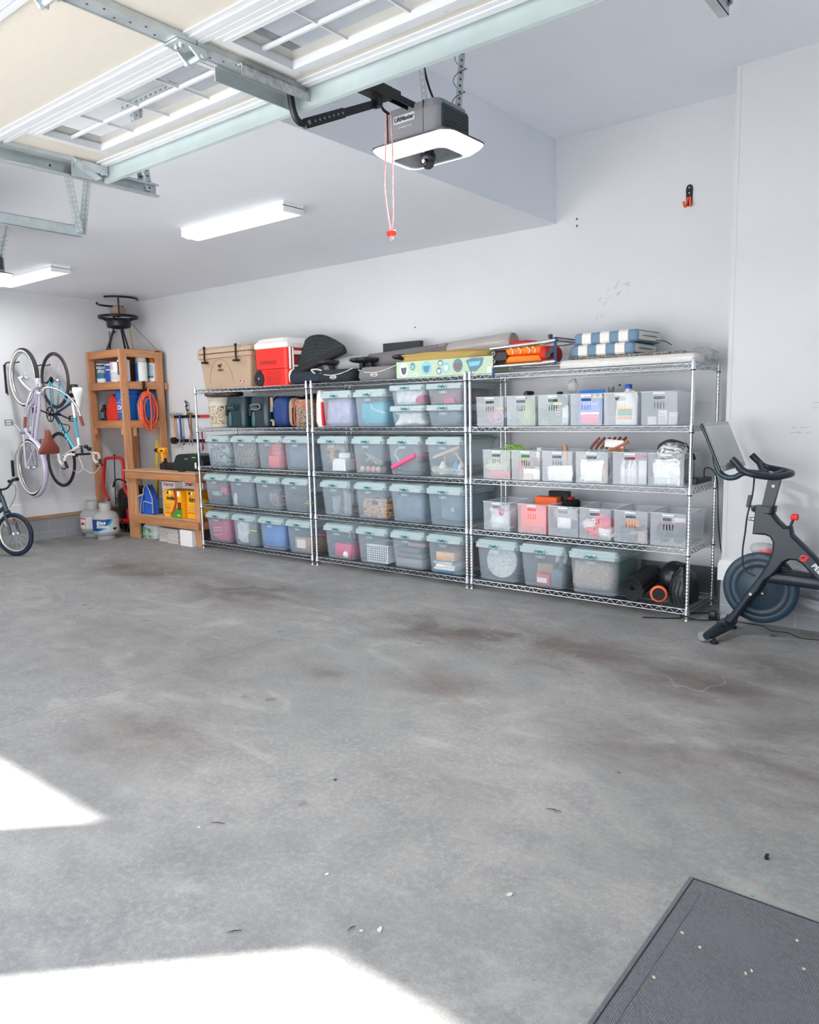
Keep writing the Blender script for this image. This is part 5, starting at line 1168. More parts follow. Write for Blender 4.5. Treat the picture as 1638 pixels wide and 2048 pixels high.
b.build('cabinet',BLACK,e)
for i in range(2):
    for j in range(3):
        b=MB(); b.box((-.072+.145*i,-.04,.045+.08*j),(.125,.06,.055),b=.003); b.box((-.072+.145*i,-.078,.062+.08*j),(.05,.016,.006)); b.build('drawer',mat('smoky_drawer',(140,165,175),.2,alpha=.8),e)
# magnetic tool bars on the back wall
yw=YB-.012
o=stuff('tool_bar','black and red magnetic bar holding hammers on the back wall','tool rack',lambda b:b.box((-1.02,yw,1.515),(.85,.022,.035)),BLACK)
b=MB(); b.box((-.72,yw-.012,1.515),(.24,.004,.030)); b.build('red_section',RED,o)
HW=mat('hammer_wood',(206,160,120),.5); HB=mat('hammer_blue',(24,80,150),.4); HBR=mat('hammer_brown',(150,110,90),.6)
for k,(x,m_,L_,tilt,hd,l) in enumerate(((-1.37,HW,.30,-.11,STEEL,'claw hammer with a pale wooden handle on the wall bar'),(-1.22,HB,.34,-.03,STEEL,'hammer with a blue handle on the wall bar'),(-.99,HBR,.34,.02,mat('brass_head',(150,120,60),.4,.5),'mallet with a brown handle and brass-coloured head'))):
    e=empty('hammer',(x,yw-.04,1.55),l,'hammer','hammers on the wall bar',rot=(0,tilt,0))
    b=MB(); b.tube([(0,0,-.01),(0,0,-L_*.5),(0,0,-L_)],[.012,.014,.017],8); b.build('handle',m_,e)
    b=MB(); b.lathe([(.015,-.055),(.017,-.04),(.013,-.02),(.014,.02),(.008,.05),(.004,.07)],(0,0,0),'x',12); b.build('hammer_head',hd,e)
stuff('auger_bit','black twisted auger leaning on the wall bar','auger',lambda b:(b.tube([(-1.09,yw-.03,1.72),(-1.06,yw-.03,1.50),(-1.02,yw-.03,1.28)],.006,6),[b.box((-1.085+.01*q,yw-.03,1.70-.05*q),(.05,.02,.010),R=Matrix.Rotation(.5*(-1)**q,3,'Y')) for q in range(4)]),BLACKM)
o=stuff('lower_tool_bar','black magnetic bar of small tools below the hammers','tool rack',lambda b:b.box((-.98,yw,1.205),(.86,.022,.040)),BLACK)
stuff('tape_reel','round black tape reel on the lower wall bar','tape measure',lambda b:b.lathe([(.042,-.02),(.045,0),(.045,.03)],(-1.38,yw-.045,1.205),'y',20),BLACK)
for k,(x,h,c,l) in enumerate(((-1.27,.14,(150,156,160),'steel pliers on the lower bar under the blue hammer'),(-1.17,.09,(60,64,70),'black clamp on the lower bar'),(-1.05,.10,(150,156,160),'small bent hex key on the lower bar, leftmost'),(-.99,.12,(150,156,160),'small bent hex key on the lower bar, rightmost'),(-.86,.30,(30,90,160),'blue-handled pliers hanging by the rack post'),(-.78,.2,(150,40,60),'red-handled snips behind the rack post'))):
    stuff('hand_tool',l,'tool',lambda b:(b.tube([(x,yw-.035,1.205+h*.6),(x+.008,yw-.035,1.205),(x-.004,yw-.035,1.205-h*.6)],[.011 if k>3 else .006,.008,.011 if k in(0,1,4,5) else .003],6),b.tube([(x+.006,yw-.035,1.205),(x+.022,yw-.035,1.205-h*.5)],.005,5) if k in (0,4,5) else None),mat('tool%d'%c[0]+str(c[1]),c,.4,.3))
# under the bench
zz=.3095
e=empty('life_vest',(-1.24,.10,zz),'blue life vest with grey trim propped under the workbench','life vest')
LB=mat('vest_blue',(30,90,190),.7,bump=.3,bs=20)
b=MB(); b.smooth=True; b.prism([(-.06,0),(.17,0),(.17,.20),(.12,.30),(.06,.37),(.0,.31),(-.02,.20),(-.06,.10)],-.04,.04,'y'); v=b.build('vest_panel',LB,e,bevel=.015)
b=MB(); b.prism([(-.15,.0),(-.05,.0),(-.02,.14),(.01,.24),(-.07,.22),(-.15,.08)],-.07,-.02,'y'); b.build('vest_flap',LB,e,bevel=.012)
b=MB(); b.tube([(-.05,-.045,.02),(-.01,-.05,.20),(.0,-.05,.32),(.06,-.045,.375),(.125,-.045,.30),(.172,-.045,.20),(.172,-.045,.02)],.007,6); b.tube([(-.16,-.075,.08),(-.08,-.08,.22),(.02,-.08,.25)],.012,6); b.tube([(-.06,-.075,.0),(-.02,-.08,.14),(.02,-.08,.24)],.006,6); b.tube([(.0,-.045,.16),(.17,-.045,.14)],.008,6); b.build('grey_trim',mat('trim_grey',(176,182,186),.6),v)
def boxthing(name,label,x0,x1,y0,y1,z,h,m,rz=0):
    e=empty(name,((x0+x1)/2,(y0+y1)/2,z),label,'box',rz=rz); b=MB(); b.box((0,0,h/2),(x1-x0,y1-y0,h)); bd=b.build('carton_body',m,e); return e,bd
WC=mat('white_card',(240,240,240),.6)
def patch(par,x0,x1,z0,z1,y,m,n='printed_panel',th=.001):
    b=MB(); b.bx(x0,x1,y-th,y,z0,z1); return b.build(n,m,par)
def sidepatch(par,y0,y1,z0,z1,x,m,n='printed_panel'):
    b=MB(); b.bx(x,x+.001,y0,y1,z0,z1); return b.build(n,m,par)
PR=mat('print_red',(206,40,46),.5); PK=mat('print_black',(30,32,36),.5); PGY=mat('print_grey',(150,155,162),.6); PO=mat('print_green',(80,150,40),.5)
e,bd=boxthing('white_red_box','white and red insect trap carton standing upright under the bench',-1.06,-.78,.20,.42,zz,.41,WC)
f=-.111
text('DYNATRAP',.052,PR,bd,(.0,f,.37),bold=.0012,sx=.8)
patch(bd,-.13,.02,.27,.29,f,PR); patch(bd,-.07,.06,.10,.24,f,PGY); patch(bd,.07,.13,.10,.30,f,mat('trap_blue',(80,110,140),.5)); patch(bd,.05,.14,.02,.06,f,PR)
for k in range(3): patch(bd,-.075+k*.045,-.04+k*.045,.05,.085,f,PK)
patch(bd,.06,.14,.29,.31,f,PK)
e,bd=boxthing('white_red_box','second white insect trap carton behind the yellow ones',-.77,-.36,.30,.50,zz,.41,WC); text('DYNATRAP',.055,PK,bd,(-.02,-.101,.375),bold=.0012,sx=.8); text('DYNAT',.055,PR,bd,(-.078,-.1015,.375),bold=.0012,sx=.8)
YC=mat('yellow_carton',(250,178,24),.5)
e,bd=boxthing('yellow_carton','yellow and green firelog carton, front one under the bench',-.80,-.44,.04,.24,zz,.33,YC)
f=-.101
text('duraflame',.066,PK,bd,(-.01,f,.235),bold=.002,sx=.82)
b=MB(); b.lathe([(.018,0),(.018,-.001)],(-.09,f+.001,.30),'y',16); b.build('round_logo',PK,bd); patch(bd,-.06,-.03,.285,.315,f,WC); patch(bd,.10,.15,.26,.32,f,WC)
b=MB(); pr=[(-.06,0),(.18,0),(.18,.11),(.10,.125),(.05,.11)]; b.prism(pr,f-.001,f,'y'); b.build('green_swoosh',PO,bd)
b=MB(); pr=[(.03,.33),(.09,.33),(.10,.22),(.06,.10),(-.02,.03),(-.07,.02),(.0,.09),(.05,.18)]; b.prism(pr,f-.0015,f-.0005,'y'); b.build('red_swoosh',mat('print_rust',(176,60,30),.5),bd); patch(bd,.10,.17,.10,.19,f-.001,mat('fire_photo',(120,50,30),.5)); patch(bd,.08,.15,.02,.045,f-.001,mat('leaf_print',(160,206,110),.5))
for k in range(4): patch(bd,-.16,-.05,.05+.03*k,.058+.03*k,f,PGY if k%2 else PR)
e,bd=boxthing('yellow_carton','second yellow firelog carton turned at the right',-.42,-.16,.10,.40,zz,.33,YC); f=-.151
text('dura',.08,PK,bd,(-.02,f,.225),bold=.0025,sx=.85); b=MB(); b.lathe([(.018,0),(.018,-.001)],(-.07,f+.001,.30),'y',16); b.build('round_logo',PK,bd); patch(bd,-.04,-.01,.285,.315,f,WC)
for k in range(3): patch(bd,-.11,.10,.06+.035*k,.068+.035*k,f,mat('print_rust',(176,60,30),.5) if k==0 else PGY)
stuff('yellow_bag','bright yellow crumpled bag at the right end of the lower bench shelf','bag',lambda b:b.blob((-.12,.13,zz+.12),(.16,.2,.24),31,.3,2,.7),mat('yellow_bag',(232,180,60),.5))
stuff('wood_offcut','pale timber panel stored at the back under the bench top','timber',lambda b:b.box((-.85,.52,.70),(.9,.02,.12)),mat('pale_ply',(206,176,146),.7))
# on the floor under the bench
def sbag(b): b.loft([(-1.21,.235,0,.32,.34,.05),(-1.21,.235,.06,.35,.36,.06),(-1.21,.235,.15,.33,.32,.06),(-1.21,.235,.195,.26,.22,.05)],n=5)
o=stuff('soil_bag','white and green leaf-printed bag on the floor under the bench','bag',sbag,mat('bag_mint',(206,220,214),.4,bump=.5,bs=12))
random.seed(4)
LF=mat('leaf_green',(40,150,70),.5); b=MB()
for k in range(60): 
    x,z=random.uniform(-1.36,-1.12),random.uniform(.015,.15); b.box((x,.040-.012*sm(0,.06,z)+.0*z,z),(random.uniform(.008,.02),.003,random.uniform(.006,.016)),R=Matrix.Rotation(random.random()*3,3,'Y'))
lf=b.build('leaf_print',LF,o); lf['kind']='stuff'
PP=mat('torn_paper',(196,186,182),.8,bump=.8,bs=20)
for k,(x,y,w_,d_,h,l) in enumerate(((-.94,.20,.09,.18,.14,'brown brick at the left of the paper stacks'),(-.84,.12,.20,.2,.17,'torn paper-wrapped stack, leftmost under the bench'),(-.60,.09,.22,.2,.175,'torn paper-wrapped stack in the middle under the bench'),(-.42,.10,.12,.2,.17,'torn paper-wrapped stack right of the middle'),(-.28,.05,.23,.18,.19,'white box beside the bench right leg'),(-.75,.30,.16,.2,.215,'white paper bundle behind the torn stacks'),(-.45,.32,.3,.2,.21,'pale paper bundle at the back under the bench'))):
    def f(b):
        random.seed(k+40); secs=[]; n=9
        for q in range(n+1): secs.append((x+random.uniform(-.006,.006),y,h*q/n,w_-random.uniform(0,.02),d_-random.uniform(0,.02),.01))
        if k in (0,4): b.box((x,y,h/2),(w_,d_,h),b=.003)
        else: b.loft(secs,n=2,smooth=False)
    stuff('paper_stack' if k not in (0,4) else ('brick' if k==0 else 'white_carton'),l,'stack' if k not in (0,4) else ('brick' if k==0 else 'box'),f,[mat('brick_brown',(150,110,96),.8),PP,PP,PP,WC,WC,PP][k],smooth=False)
# propane tanks
def tank(x,y,label,rz,kind):
    e=empty('propane_tank',(x,y,0),label,'propane tank','grey propane tanks',rz=rz)
    TG=mat('tank_grey',(178,179,178),.4)
    b=MB(); b.lathe([(.10,.045),(.14,.055),(.155,.09),(.157,.12),(.157,.26),(.150,.295),(.12,.335),(.06,.355),(.03,.36)],n=36); bd=b.build('tank_body',TG,e)
    b=MB(); b.lathe([(.105,.0),(.108,.0),(.104,.05),(.10,.05)],n=32,cap=(False,False)); b.lathe([(.115,0),(.115,.008),(.10,.008)],n=32,cap=(False,False)); b.build('foot_ring',TG,e)
    b=MB(); A=[];B=[];A2=[];B2=[]
    for k in range(21):
        a=-PI*.5-2.35+4.7*k/20; ca,sa=math.cos(a),math.sin(a); A.append(V(.068*ca,.068*sa,.345)); B.append(V(.074*ca,.074*sa,.455)); A2.append(V(.065*ca,.065*sa,.345)); B2.append(V(.070*ca,.070*sa,.455))
    b.skin([A,B,B2,A2,A],(False,False),True,closed=False); b.build('collar',TG,e)
    b=MB(); b.torus((0,0,.455),.072,.004,'z',28,6); b.build('collar_rim',TG,e)
    b=MB(); b.lathe([(.02,.35),(.02,.40),(.012,.41),(.012,.425)],n=12); b.lathe([(.012,0),(.014,-.04)],(0,-.01,.39),'y',12); b.build('valve',mat('brass',(170,140,70),.35,.8),e)
    b=MB(); b.lathe([(.028,.425),(.03,.43),(.03,.445),(.026,.45)],n=14); b.build('valve_knob',mat('knob_blue',(40,120,190),.4) if kind==0 else BLACK,e)
    if kind==1:
        b=MB(); b.lathe([(.030,0),(.030,-.002)],(0,-.0715,.405),'y',18); o=b.build('collar_opening',BLACK,e); o.scale=(1,1,.7)
        b=MB()
        def wrap(a0,a1,zf0,zf1,m,n_,dr=.001,N=24):
            b=MB(); A=[];B=[]
            for k in range(N+1):
                t=k/N; a=a0+(a1-a0)*t; A.append(V((.158+dr)*math.cos(a),(.158+dr)*math.sin(a),zf0(t))); B.append(V((.158+dr)*math.cos(a),(.158+dr)*math.sin(a),zf1(t)))
            b.skin([A,B],(False,False),True,closed=False); return b.build(n_,m,bd)
        wrap(-PI-.1,.2,lambda t:.10,lambda t:.262,mat('label_pale',(196,204,210),.4),'label_wrap',.0008)
        wrap(-2.9,-.75,lambda t:.105+.13*max(0,(abs(t-.30)/.70))**3.2*(1 if t>.3 else .5),lambda t:.26,mat('label_sky',(70,170,215),.4),'sky_band',.0012)
        wrap(-2.9,-.93,lambda t:.112+.13*max(0,(abs(t-.32)/.68))**2.6*(1 if t>.3 else .5),lambda t:.258,mat('label_navy',(24,66,130),.4),'navy_band',.0016)
        for word,zz_,a0 in (('Blue',.216,-2.05),('Rhino',.170,-2.05)):
            a=a0; WD={'l':.10,'i':.10,'B':.235,'R':.235}
            for i,ch in enumerate(word):
                hw_=WD.get(ch,.205)/2; a+=hw_; aa=a+hw_
                text(ch,.058,TAGW,bd,(.1605*math.cos(a),.1605*math.sin(a),zz_),(PI/2,0,a+PI/2),bold=.0028,shear=.25); a=aa
        wrap(-.75,-.45,lambda t:.12,lambda t:.15,PK,'small_label',.0014,6)
    else:
        for a0,a1,z0,z1,m,n_ in ((-2.6,-1.0,.115,.255,mat('label_white',(232,234,234),.6),'white_label'),(-2.5,-1.9,.235,.25,PR,'red_stripe'),(-2.45,-2.0,.16,.19,PR,'red_mark'),(-1.9,-1.85,.12,.25,PR,'red_line')):
            b=MB(); A=[];B=[]; dr=.0008 if n_=='white_label' else .0014
            for k in range(13):
                a=a0+(a1-a0)*k/12; A.append(V((.157+dr)*math.cos(a),(.157+dr)*math.sin(a),z0)); B.append(V((.157+dr)*math.cos(a),(.157+dr)*math.sin(a),z1))
            b.skin([A,B],(False,False),True,closed=False); b.build(n_,m,bd)
        for q in range(6):
            b=MB(); A=[];B=[]
            for k in range(9): a=-1.75+.6*k/8; A.append(V(.1585*math.cos(a),.1585*math.sin(a),.13+.02*q)); B.append(V(.1585*math.cos(a),.1585*math.sin(a),.135+.02*q))
            b.skin([A,B],(False,False),True,closed=False); b.build('print_line',PGY,bd)
    return e
tank(-2.06,-.19,'grey propane tank with a white and red warning label, the one behind',.75,0)
tank(-1.70,-.22,'grey propane tank with a blue and white lettered label, the one in front',.75,1)
# red-handled pressure washer in the corner
e=empty('pressure_washer',(-1.95,.06,0),'black pressure washer with a red tube handle under the tower','pressure washer',rz=0.12)
RM=mat('red_tube',(200,24,34),.3)
b=MB(); b.tube(spline([(-.10,-.0,.44),(-.20,.0,.58),(-.22,.02,.68),(-.17,.02,.92),(-.14,.02,.985),(.0,.02,1.0),(.15,.02,1.0),(.20,.02,.94),(.22,.0,.64),(.31,-.0,.48),(.33,.0,.30)],6),.021,10); b.build('handle_frame',RM,e)
b=MB(); b.blob((.14,.22,.40),(.44,.32,.46),3,.06,2,.6,flat=False); b.build('machine_body',BLACK,e)
b=MB(); b.tube(spline([(.0,.0,.62),(.10,-.02,.72),(.25,.0,.70),(.32,.05,.60)],5),.012,8); b.build('carry_hoop',BLACK,e)
b=MB(); b.box((.12,.16,.16),(.42,.24,.06),b=.02); b.box((.30,.0,.27),(.10,.06,.16),b=.02); b.build('red_base',RM,e)
b=MB(); b.tube([(.04,.02,1.03),(-.0,.02,.40)],.007,6); b.lathe([(.015,0),(.015,.03)],(.04,.02,1.01),n=10); b.build('spray_lance',BLACKM,e)
for s_ in (-1,1):
    b=MB(); b.lathe([(.05,-.02),(.11,-.022),(.125,-.01),(.125,.01),(.11,.022),(.05,.02)],(.12+s_*.2,.24,.125),'x',24); b.build('wheel',BLACKR,e)
b=MB(); b.tube(spline([(.26,.0,.60),(.22,-.05,.40),(.20,-.05,.15),(.26,-.04,.05),(.33,-.03,.25),(.32,.0,.5)],8),.007,6); b.tube(spline([(.0,.02,.50),(.06,.03,.42),(.18,.03,.48),(.10,.03,.54),(.02,.03,.44)],8),.005,6); b.build('hoses',BLACKR,e)
stuff('grey_jug','grey plastic jug behind the front propane tank','jug',lambda b:b.loft([(-1.60,.16,0,.12,.12,.02),(-1.60,.16,.26,.12,.12,.02),(-1.60,.16,.33,.06,.06,.02)],n=3),mat('grey_jug',(190,192,196),.5))
stuff('yellow_board','yellow board leaning in the corner behind the washer','board',lambda b:b.box((-1.62,.50,.62),(.045,.02,1.2),R=Matrix.Rotation(.10,3,'Y')),mat('yellow_board',(236,196,50),.5))
stuff('clear_mesh_bag','clear patterned bag behind the washer','bag',lambda b:b.blob((-2.17,.18,.50),(.14,.10,.30),3,.3,3,.7,flat=False),mat('mesh_bag',(206,208,208),.4,alpha=.6))
# ---------------------------------------------------------------- bicycles on the left wall
def spoke_wheel(e,c,R_,tr,rim_w,tyre_m,wall_m,rim_m,name='wheel',ns=32,reflect=False):
    # c = axle centre in bike space, wheel plane xz
    b=MB(); b.lathe([(.012,-.05),(.014,-.045),(.028,-.035),(.028,-.030),(.013,-.026),(.013,.026),(.028,.030),(.028,.035),(.014,.045),(.012,.05)],(0,0,0),'y',12)
    for k in range(ns):
        s_=1 if k%2 else -1; a=2*PI*k/ns; a2=a+(.42 if (k//2)%2 else -.42)
        b.tube([(.026*math.cos(a2),s_*.032,.026*math.sin(a2)),((R_-tr*2-.012)*math.cos(a),0,(R_-tr*2-.012)*math.sin(a))],.0011,3,cap=False)
    w=b.build(name,CHROME,e,c)
    b=MB(); rr=R_-tr*2-.002
    b.lathe([(rr,-rim_w/2),(rr,rim_w/2),(rr-.014,rim_w/2-.003),(rr-.016,0),(rr-.014,-rim_w/2+.003),(rr,-rim_w/2)],(0,0,0),'y',40,cap=(False,False)); b.build('rim',rim_m,w)
    b=MB(); b.torus((0,0,0),R_-tr,tr,'y',44,10); b.build('tyre',tyre_m,w)
    if wall_m:
        b=MB()
        for s_ in (-1,1): b.lathe([(R_-tr*2+.004,s_*(tr*.62)),(R_-tr*1.45,s_*(tr*.98)),(R_-tr*.95,s_*(tr*1.04)),(R_-tr*.9,s_*(tr*.98))],(0,0,0),'y',44,cap=(False,False))
        b.build('white_sidewall',wall_m,w)
    if reflect:
        b=MB(); b.box((.0,-.012,R_*.6),(.02,.006,.07)); o=b.build('spoke_reflector',mat('clear_reflector',(220,226,230),.2),w); o.rotation_euler=(0,-.7,0)
    return w
LAV=mat('lavender_enamel',(202,196,220),.25,coat=.5); BRN=mat('brown_leather',(128,64,48),.45); SILV=mat('bike_silver',(200,204,208),.25,.9)
WALLW=mat('whitewall_cream',(226,222,214),.5)
def frame_from(name,label,cat,Mx,loc):
    e=empty(name,loc,label,cat); e.rotation_euler=Mx.to_euler(); return e
G0=-2.318+.03   # where the wheels meet the wall
MxC=Matrix(((0,0,1),(0,-1,0),(1,0,0)))    # bike x->world z, y->-y, z->x
e=frame_from('cruiser_bicycle','lavender cruiser bicycle hung by its front wheel on the left wall, brown saddle','bicycle',MxC,(G0,-.985,.947))
R=.345; WBs=1.066
wr=spoke_wheel(e,(0,0,R),R,.026,.03,BLACKR,WALLW,SILV); wf=spoke_wheel(e,(WBs,0,R),R,.026,.03,BLACKR,WALLW,SILV)
def fender(e,c,R_,a0,a1,w,m,name='fender'):
    rings=[]
    b=MB(); n=26
    for k in range(n+1):
        a=a0+(a1-a0)*k/n; ring=[]
        for q in range(9):
            t=-1.25+2.5*q/8; ring.append(V((R_-.022+.030*math.cos(t))*math.cos(a),w*math.sin(t)/math.sin(1.25),(R_-.022+.030*math.cos(t))*math.sin(a)))
        for q in range(8,-1,-1):
            t=-1.25+2.5*q/8; ring.append(V((R_-.025+.028*math.cos(t))*math.cos(a),(w-.002)*math.sin(t)/math.sin(1.25),(R_-.025+.028*math.cos(t))*math.sin(a)))
        rings.append(ring)
    b.skin(rings,(True,True),True); return b.build(name,m,e,c)
fender(e,(0,0,R),R+.014,.15,PI*1.02,.034,LAV); fender(e,(WBs,0,R),R+.014,PI*.52,PI*1.08,.034,LAV)
BB=V(.42,0,.29)
b=MB()
b.tube(spline([(.885,0,.60),(.80,0,.50),(.66,0,.37),(.52,0,.30),BB],6),.021,10)
b.tube(spline([(.865,0,.70),(.72,0,.66),(.52,0,.58),(.33,0,.50),(.26,0,.47)],6),.019,10)
b.tube(spline([(.87,0,.65),(.74,0,.58),(.58,0,.50),(.42,0,.44),(.33,0,.40)],6),.012,8)
b.tube([BB,(.24,0,.60)],.018,10)
b.tube([(.895,0,.575),(.855,0,.74)],.024,12)
for s_ in (-1,1):
    b.tube(spline([BB+V(-.02,s_*.035,0),(.22,s_*.05,.31),(0,s_*.065,R)],4),.010,8); b.tube([(.26,s_*.02,.52),(0,s_*.065,R)],.008,8)
fr=b.build('frame',LAV,e)
b=MB()
for s_ in (-1,1): b.tube(spline([(.90,s_*.045,.60),(.95,s_*.058,.50),(1.02,s_*.06,.40),(WBs,s_*.06,R)],4),.013,8)
b.tube([(.90,-.045,.60),(.90,.045,.60)],.018,8); b.build('fork',LAV,e)
b=MB()
for s_ in (-1,1): b.tube(spline([(.92,0,.78),(.93,s_*.08,.82),(.86,s_*.20,.90),(.70,s_*.30,.965),(.56,s_*.325,.98)],7),.011,8)
b.tube([(.855,0,.74),(.85,0,.79),(.92,0,.79)],.016,8); b.lathe([(.026,0),(.03,.02),(.03,.045),(.01,.06)],(.93,.0,.72),'x',14); hb=b.build('handlebar',SILV,e)
b=MB()
for s_ in (-1,1): b.tube([(.60,s_*.318,.976),(.485,s_*.34,.988)],.017,10)
b.build('grips',BRN,hb)
b=MB(); b.smooth=True; zt_=.80
secs=[(.17,.115,.0),(.19,.125,.01),(.24,.118,.02),(.30,.075,.022),(.36,.042,.02),(.43,.03,.012),(.45,.012,.0)]
rings=[]
for (x,hw,dz) in secs:
    rings.append([V(x,hw*math.cos(t),zt_+dz+(.028*math.sin(t) if math.sin(t)>0 else .045*math.sin(t))) for t in [2*PI*q/16 for q in range(16)]])
b.skin(rings,(True,True),True); sd=b.build('saddle',BRN,e)
b=MB(); b.tube([(.24,0,.60),(.215,0,.74)],.013,8); b.tube([(.22,-.03,.745),(.34,-.02,.775)],.004,5); b.tube([(.22,.03,.745),(.34,.02,.775)],.004,5); b.build('seat_post',SILV,sd)
def crankset(e,BB,L1,ang,m,pedal_m,ring=True,side=-1):
    b=MB(); b.tube([BB+V(0,-.075,0),BB+V(0,.075,0)],.016,10)
    for s_ in (-1,1):
        a=ang+(0 if s_==side else PI); t=BB+V(L1*math.cos(a),s_*.09,L1*math.sin(a)); b.tube([BB+V(0,s_*.06,0),t],[.011,.009],6)
    cr_=b.build('crank',m,e)
    for s_ in (-1,1):
        a=ang+(0 if s_==side else PI); t=BB+V(L1*math.cos(a),s_*.09,L1*math.sin(a)); b=MB(); b.tube([t,t+V(0,s_*.10,0)],.006,6)
        for d in (-.03,.03): b.box(t+V(d,s_*.055,0),(.012,.09,.026))
        for d in (-.045,.045): b.box(t+V(0,s_*.055+d*.9,0),(.07,.008,.024))
        b.build('pedal',pedal_m,e)
    if ring:
        b=MB(); b.lathe([(.095,-.003),(.095,.003),(.080,.003),(.080,-.003),(.095,-.003)],BB+V(0,-.055,0),'y',32,cap=(False,False))
        for k in range(5): a=2*PI*k/5; b.tube([BB+V(0,-.055,0),BB+V(.085*math.cos(a),-.055,.085*math.sin(a))],.006,5)
        b.build('chainring',m,cr_)
    return cr_
crankset(e,BB,.165,-.75,SILV,mat('pedal_grey',(150,150,152),.4,.5),True,side=1)
b=MB(); b.tube([(.0,-.05,R+.035),BB+V(0,-.055,.09)],.004,4); b.tube([(0,-.05,R-.035),BB+V(0,-.055,-.09)],.004,4); b.build('chain',mat('chain_steel',(90,90,92),.4,.8),fr)
b=MB(); b.tube([(.05,.05,.02),(.16,.06,.10),(.25,.05,.20)],.006,5); b.build('kickstand',SILV,fr)
# wall hooks for both bicycles
def wallhook(y,z,label):
    def f(b):
        b.tube(spline([(XL+.012,y-.04,z-.34),(XL+.012,y-.05,z-.15),(XL+.015,y-.05,z-.02),(XL+.04,y-.05,z+.03),(XL+.09,y-.03,z+.045),(XL+.13,y+.03,z+.04),(XL+.16,y+.06,z+.05)],6),.008,7)
        b.box((XL+.004,y-.05,z-.15),(.008,.025,.34))
    return stuff('bicycle_hook',label,'hook',f,BLACKM,'bicycle hooks')
wallhook(-.98,2.16,'black wall hook holding the top wheel of the lavender bicycle'); wallhook(-.60,2.14,'black wall hook holding the top wheel of the teal road bicycle')
stuff('wall_guard','small black wall guard behind the lower wheel of the lavender bicycle','wall guard',lambda b:b.box((XL+.010,-1.04,.93),(.02,.03,.20),b=.004),BLACKR)
stuff('wall_guard','small black wall guard behind the lower wheel of the road bicycle','wall guard',lambda b:b.box((XL+.012,-.66,1.00),(.022,.05,.16),b=.005),BLACKR)
# road bicycle, rear wheel up
MxR=Matrix(((0,0,1),(0,1,0),(-1,0,0)))
e=frame_from('road_bicycle','teal, white and navy road bicycle hung by its rear wheel on the left wall','bicycle',MxR,(G0,-.612,1.985))
R=.342; WBs=.965
spoke_wheel(e,(0,0,R),R,.013,.022,mat('tyre_dark_brown',(64,54,54),.7),None,mat('rim_black',(36,38,42),.4),ns=24); spoke_wheel(e,(WBs,0,R),R,.013,.022,BLACKR,None,mat('rim_black',(36,38,42),.4),ns=20)
TE=mat('teal_enamel',(40,170,196),.25,coat=.5); WH=mat('white_enamel',(236,238,240),.25,coat=.5); NV=mat('navy_enamel',(24,56,90),.3)
BB=V(.41,0,.27); ST=V(.27,0,.72); HT=V(.80,0,.80); HBm=V(.835,0,.68)
b=MB(); b.tube([ST,BB],.016,10); fr=b.build('frame',NV,e)
b=MB(); b.tube([BB+(HBm-BB)*.30,HBm],.020,12)
for s_ in (-1,1): b.tube([V(.02,s_*.062,R),ST+V(.0,s_*.02,-.05)],.008,7); b.tube([V(.0,s_*.065,R),BB+V(-.03,s_*.03,0)],.009,7)
b.build('teal_tubes',TE,fr)
b=MB(); b.tube([BB,BB+(HBm-BB)*.30],.0202,12); b.build('navy_tube',NV,fr)
b=MB(); b.tube([ST,ST+(HT-ST)*.35],.016,10); b.tube([HT+V(-.005,0,.02),HBm+V(.005,0,-.02)],.022,12); b.tube([ST+(HT-ST)*.8,HT],.0165,10); b.build('white_tubes',WH,fr)
b=MB(); b.tube([ST+(HT-ST)*.35,ST+(HT-ST)*.8],.0163,10); b.build('teal_band',TE,fr)
d=(HBm-BB).normalized(); mid=BB+(HBm-BB)*.60
for i,ch in enumerate('TREK'):
    p=BB+(HBm-BB)*(.42+.105*i)+V(0,-.0212,0); text(ch,.046,TAGW,fr,p,(PI/2,-math.atan2(d.z,d.x),0),bold=.001)
b=MB()
for s_ in (-1,1): b.tube(spline([HBm+V(.01,s_*.03,-.01),(.90,s_*.045,.52),(WBs,s_*.05,R)],4),.010,8)
b.build('fork',WH,e)
b=MB(); b.tube([HT,HT+V(-.01,0,.05),HT+V(.09,0,.06)],.015,8); b.tube([HT+V(.09,-.21,.06),HT+V(.09,.21,.06)],.0125,8); hb=b.build('stem_and_bar',BLACKM,e)
b=MB()
for s_ in (-1,1): b.tube(spline([HT+V(.09,s_*.10,.06),HT+V(.09,s_*.19,.06),HT+V(.13,s_*.215,.055),HT+V(.185,s_*.215,.03),HT+V(.20,s_*.215,-.03),HT+V(.16,s_*.215,-.075),HT+V(.07,s_*.22,-.08)],6),.016,9)
b.build('bar_tape',mat('tape_white',(226,220,214),.7,var=.2,vs=90),hb)
b=MB()
for s_ in (-1,1): b.tube([HT+V(.165,s_*.215,.05),HT+V(.21,s_*.215,.075),HT+V(.235,s_*.215,.10)],[.017,.019,.014],8); b.tube(spline([HT+V(.225,s_*.215,.07),HT+V(.255,s_*.215,.02),HT+V(.24,s_*.215,-.04)],4),.007,6)
b.build('brake_hoods',BLACKR,hb)
b=MB(); b.tube(spline([HT+V(.22,-.20,.10),HT+V(.30,-.10,.10),HT+V(.24,0,.05),HT+V(.10,.0,-.05)],7),.0025,5); b.tube(spline([HT+V(.22,.20,.10),HT+V(.32,.10,.12),HT+V(.26,0,.06),HT+V(.12,.02,-.06)],7),.0025,5); b.build('brake_cables',WH,hb)
b=MB()
for (x,y,z_) in ((.0,.03,.10),(.03,.08,.08)): b.blob(HT+V(x,y,z_),(.05,.05,.05),2,.1,2,.8,10,8,flat=False)
b.build('bar_light',BLACK,hb)
b=MB(); rings=[]
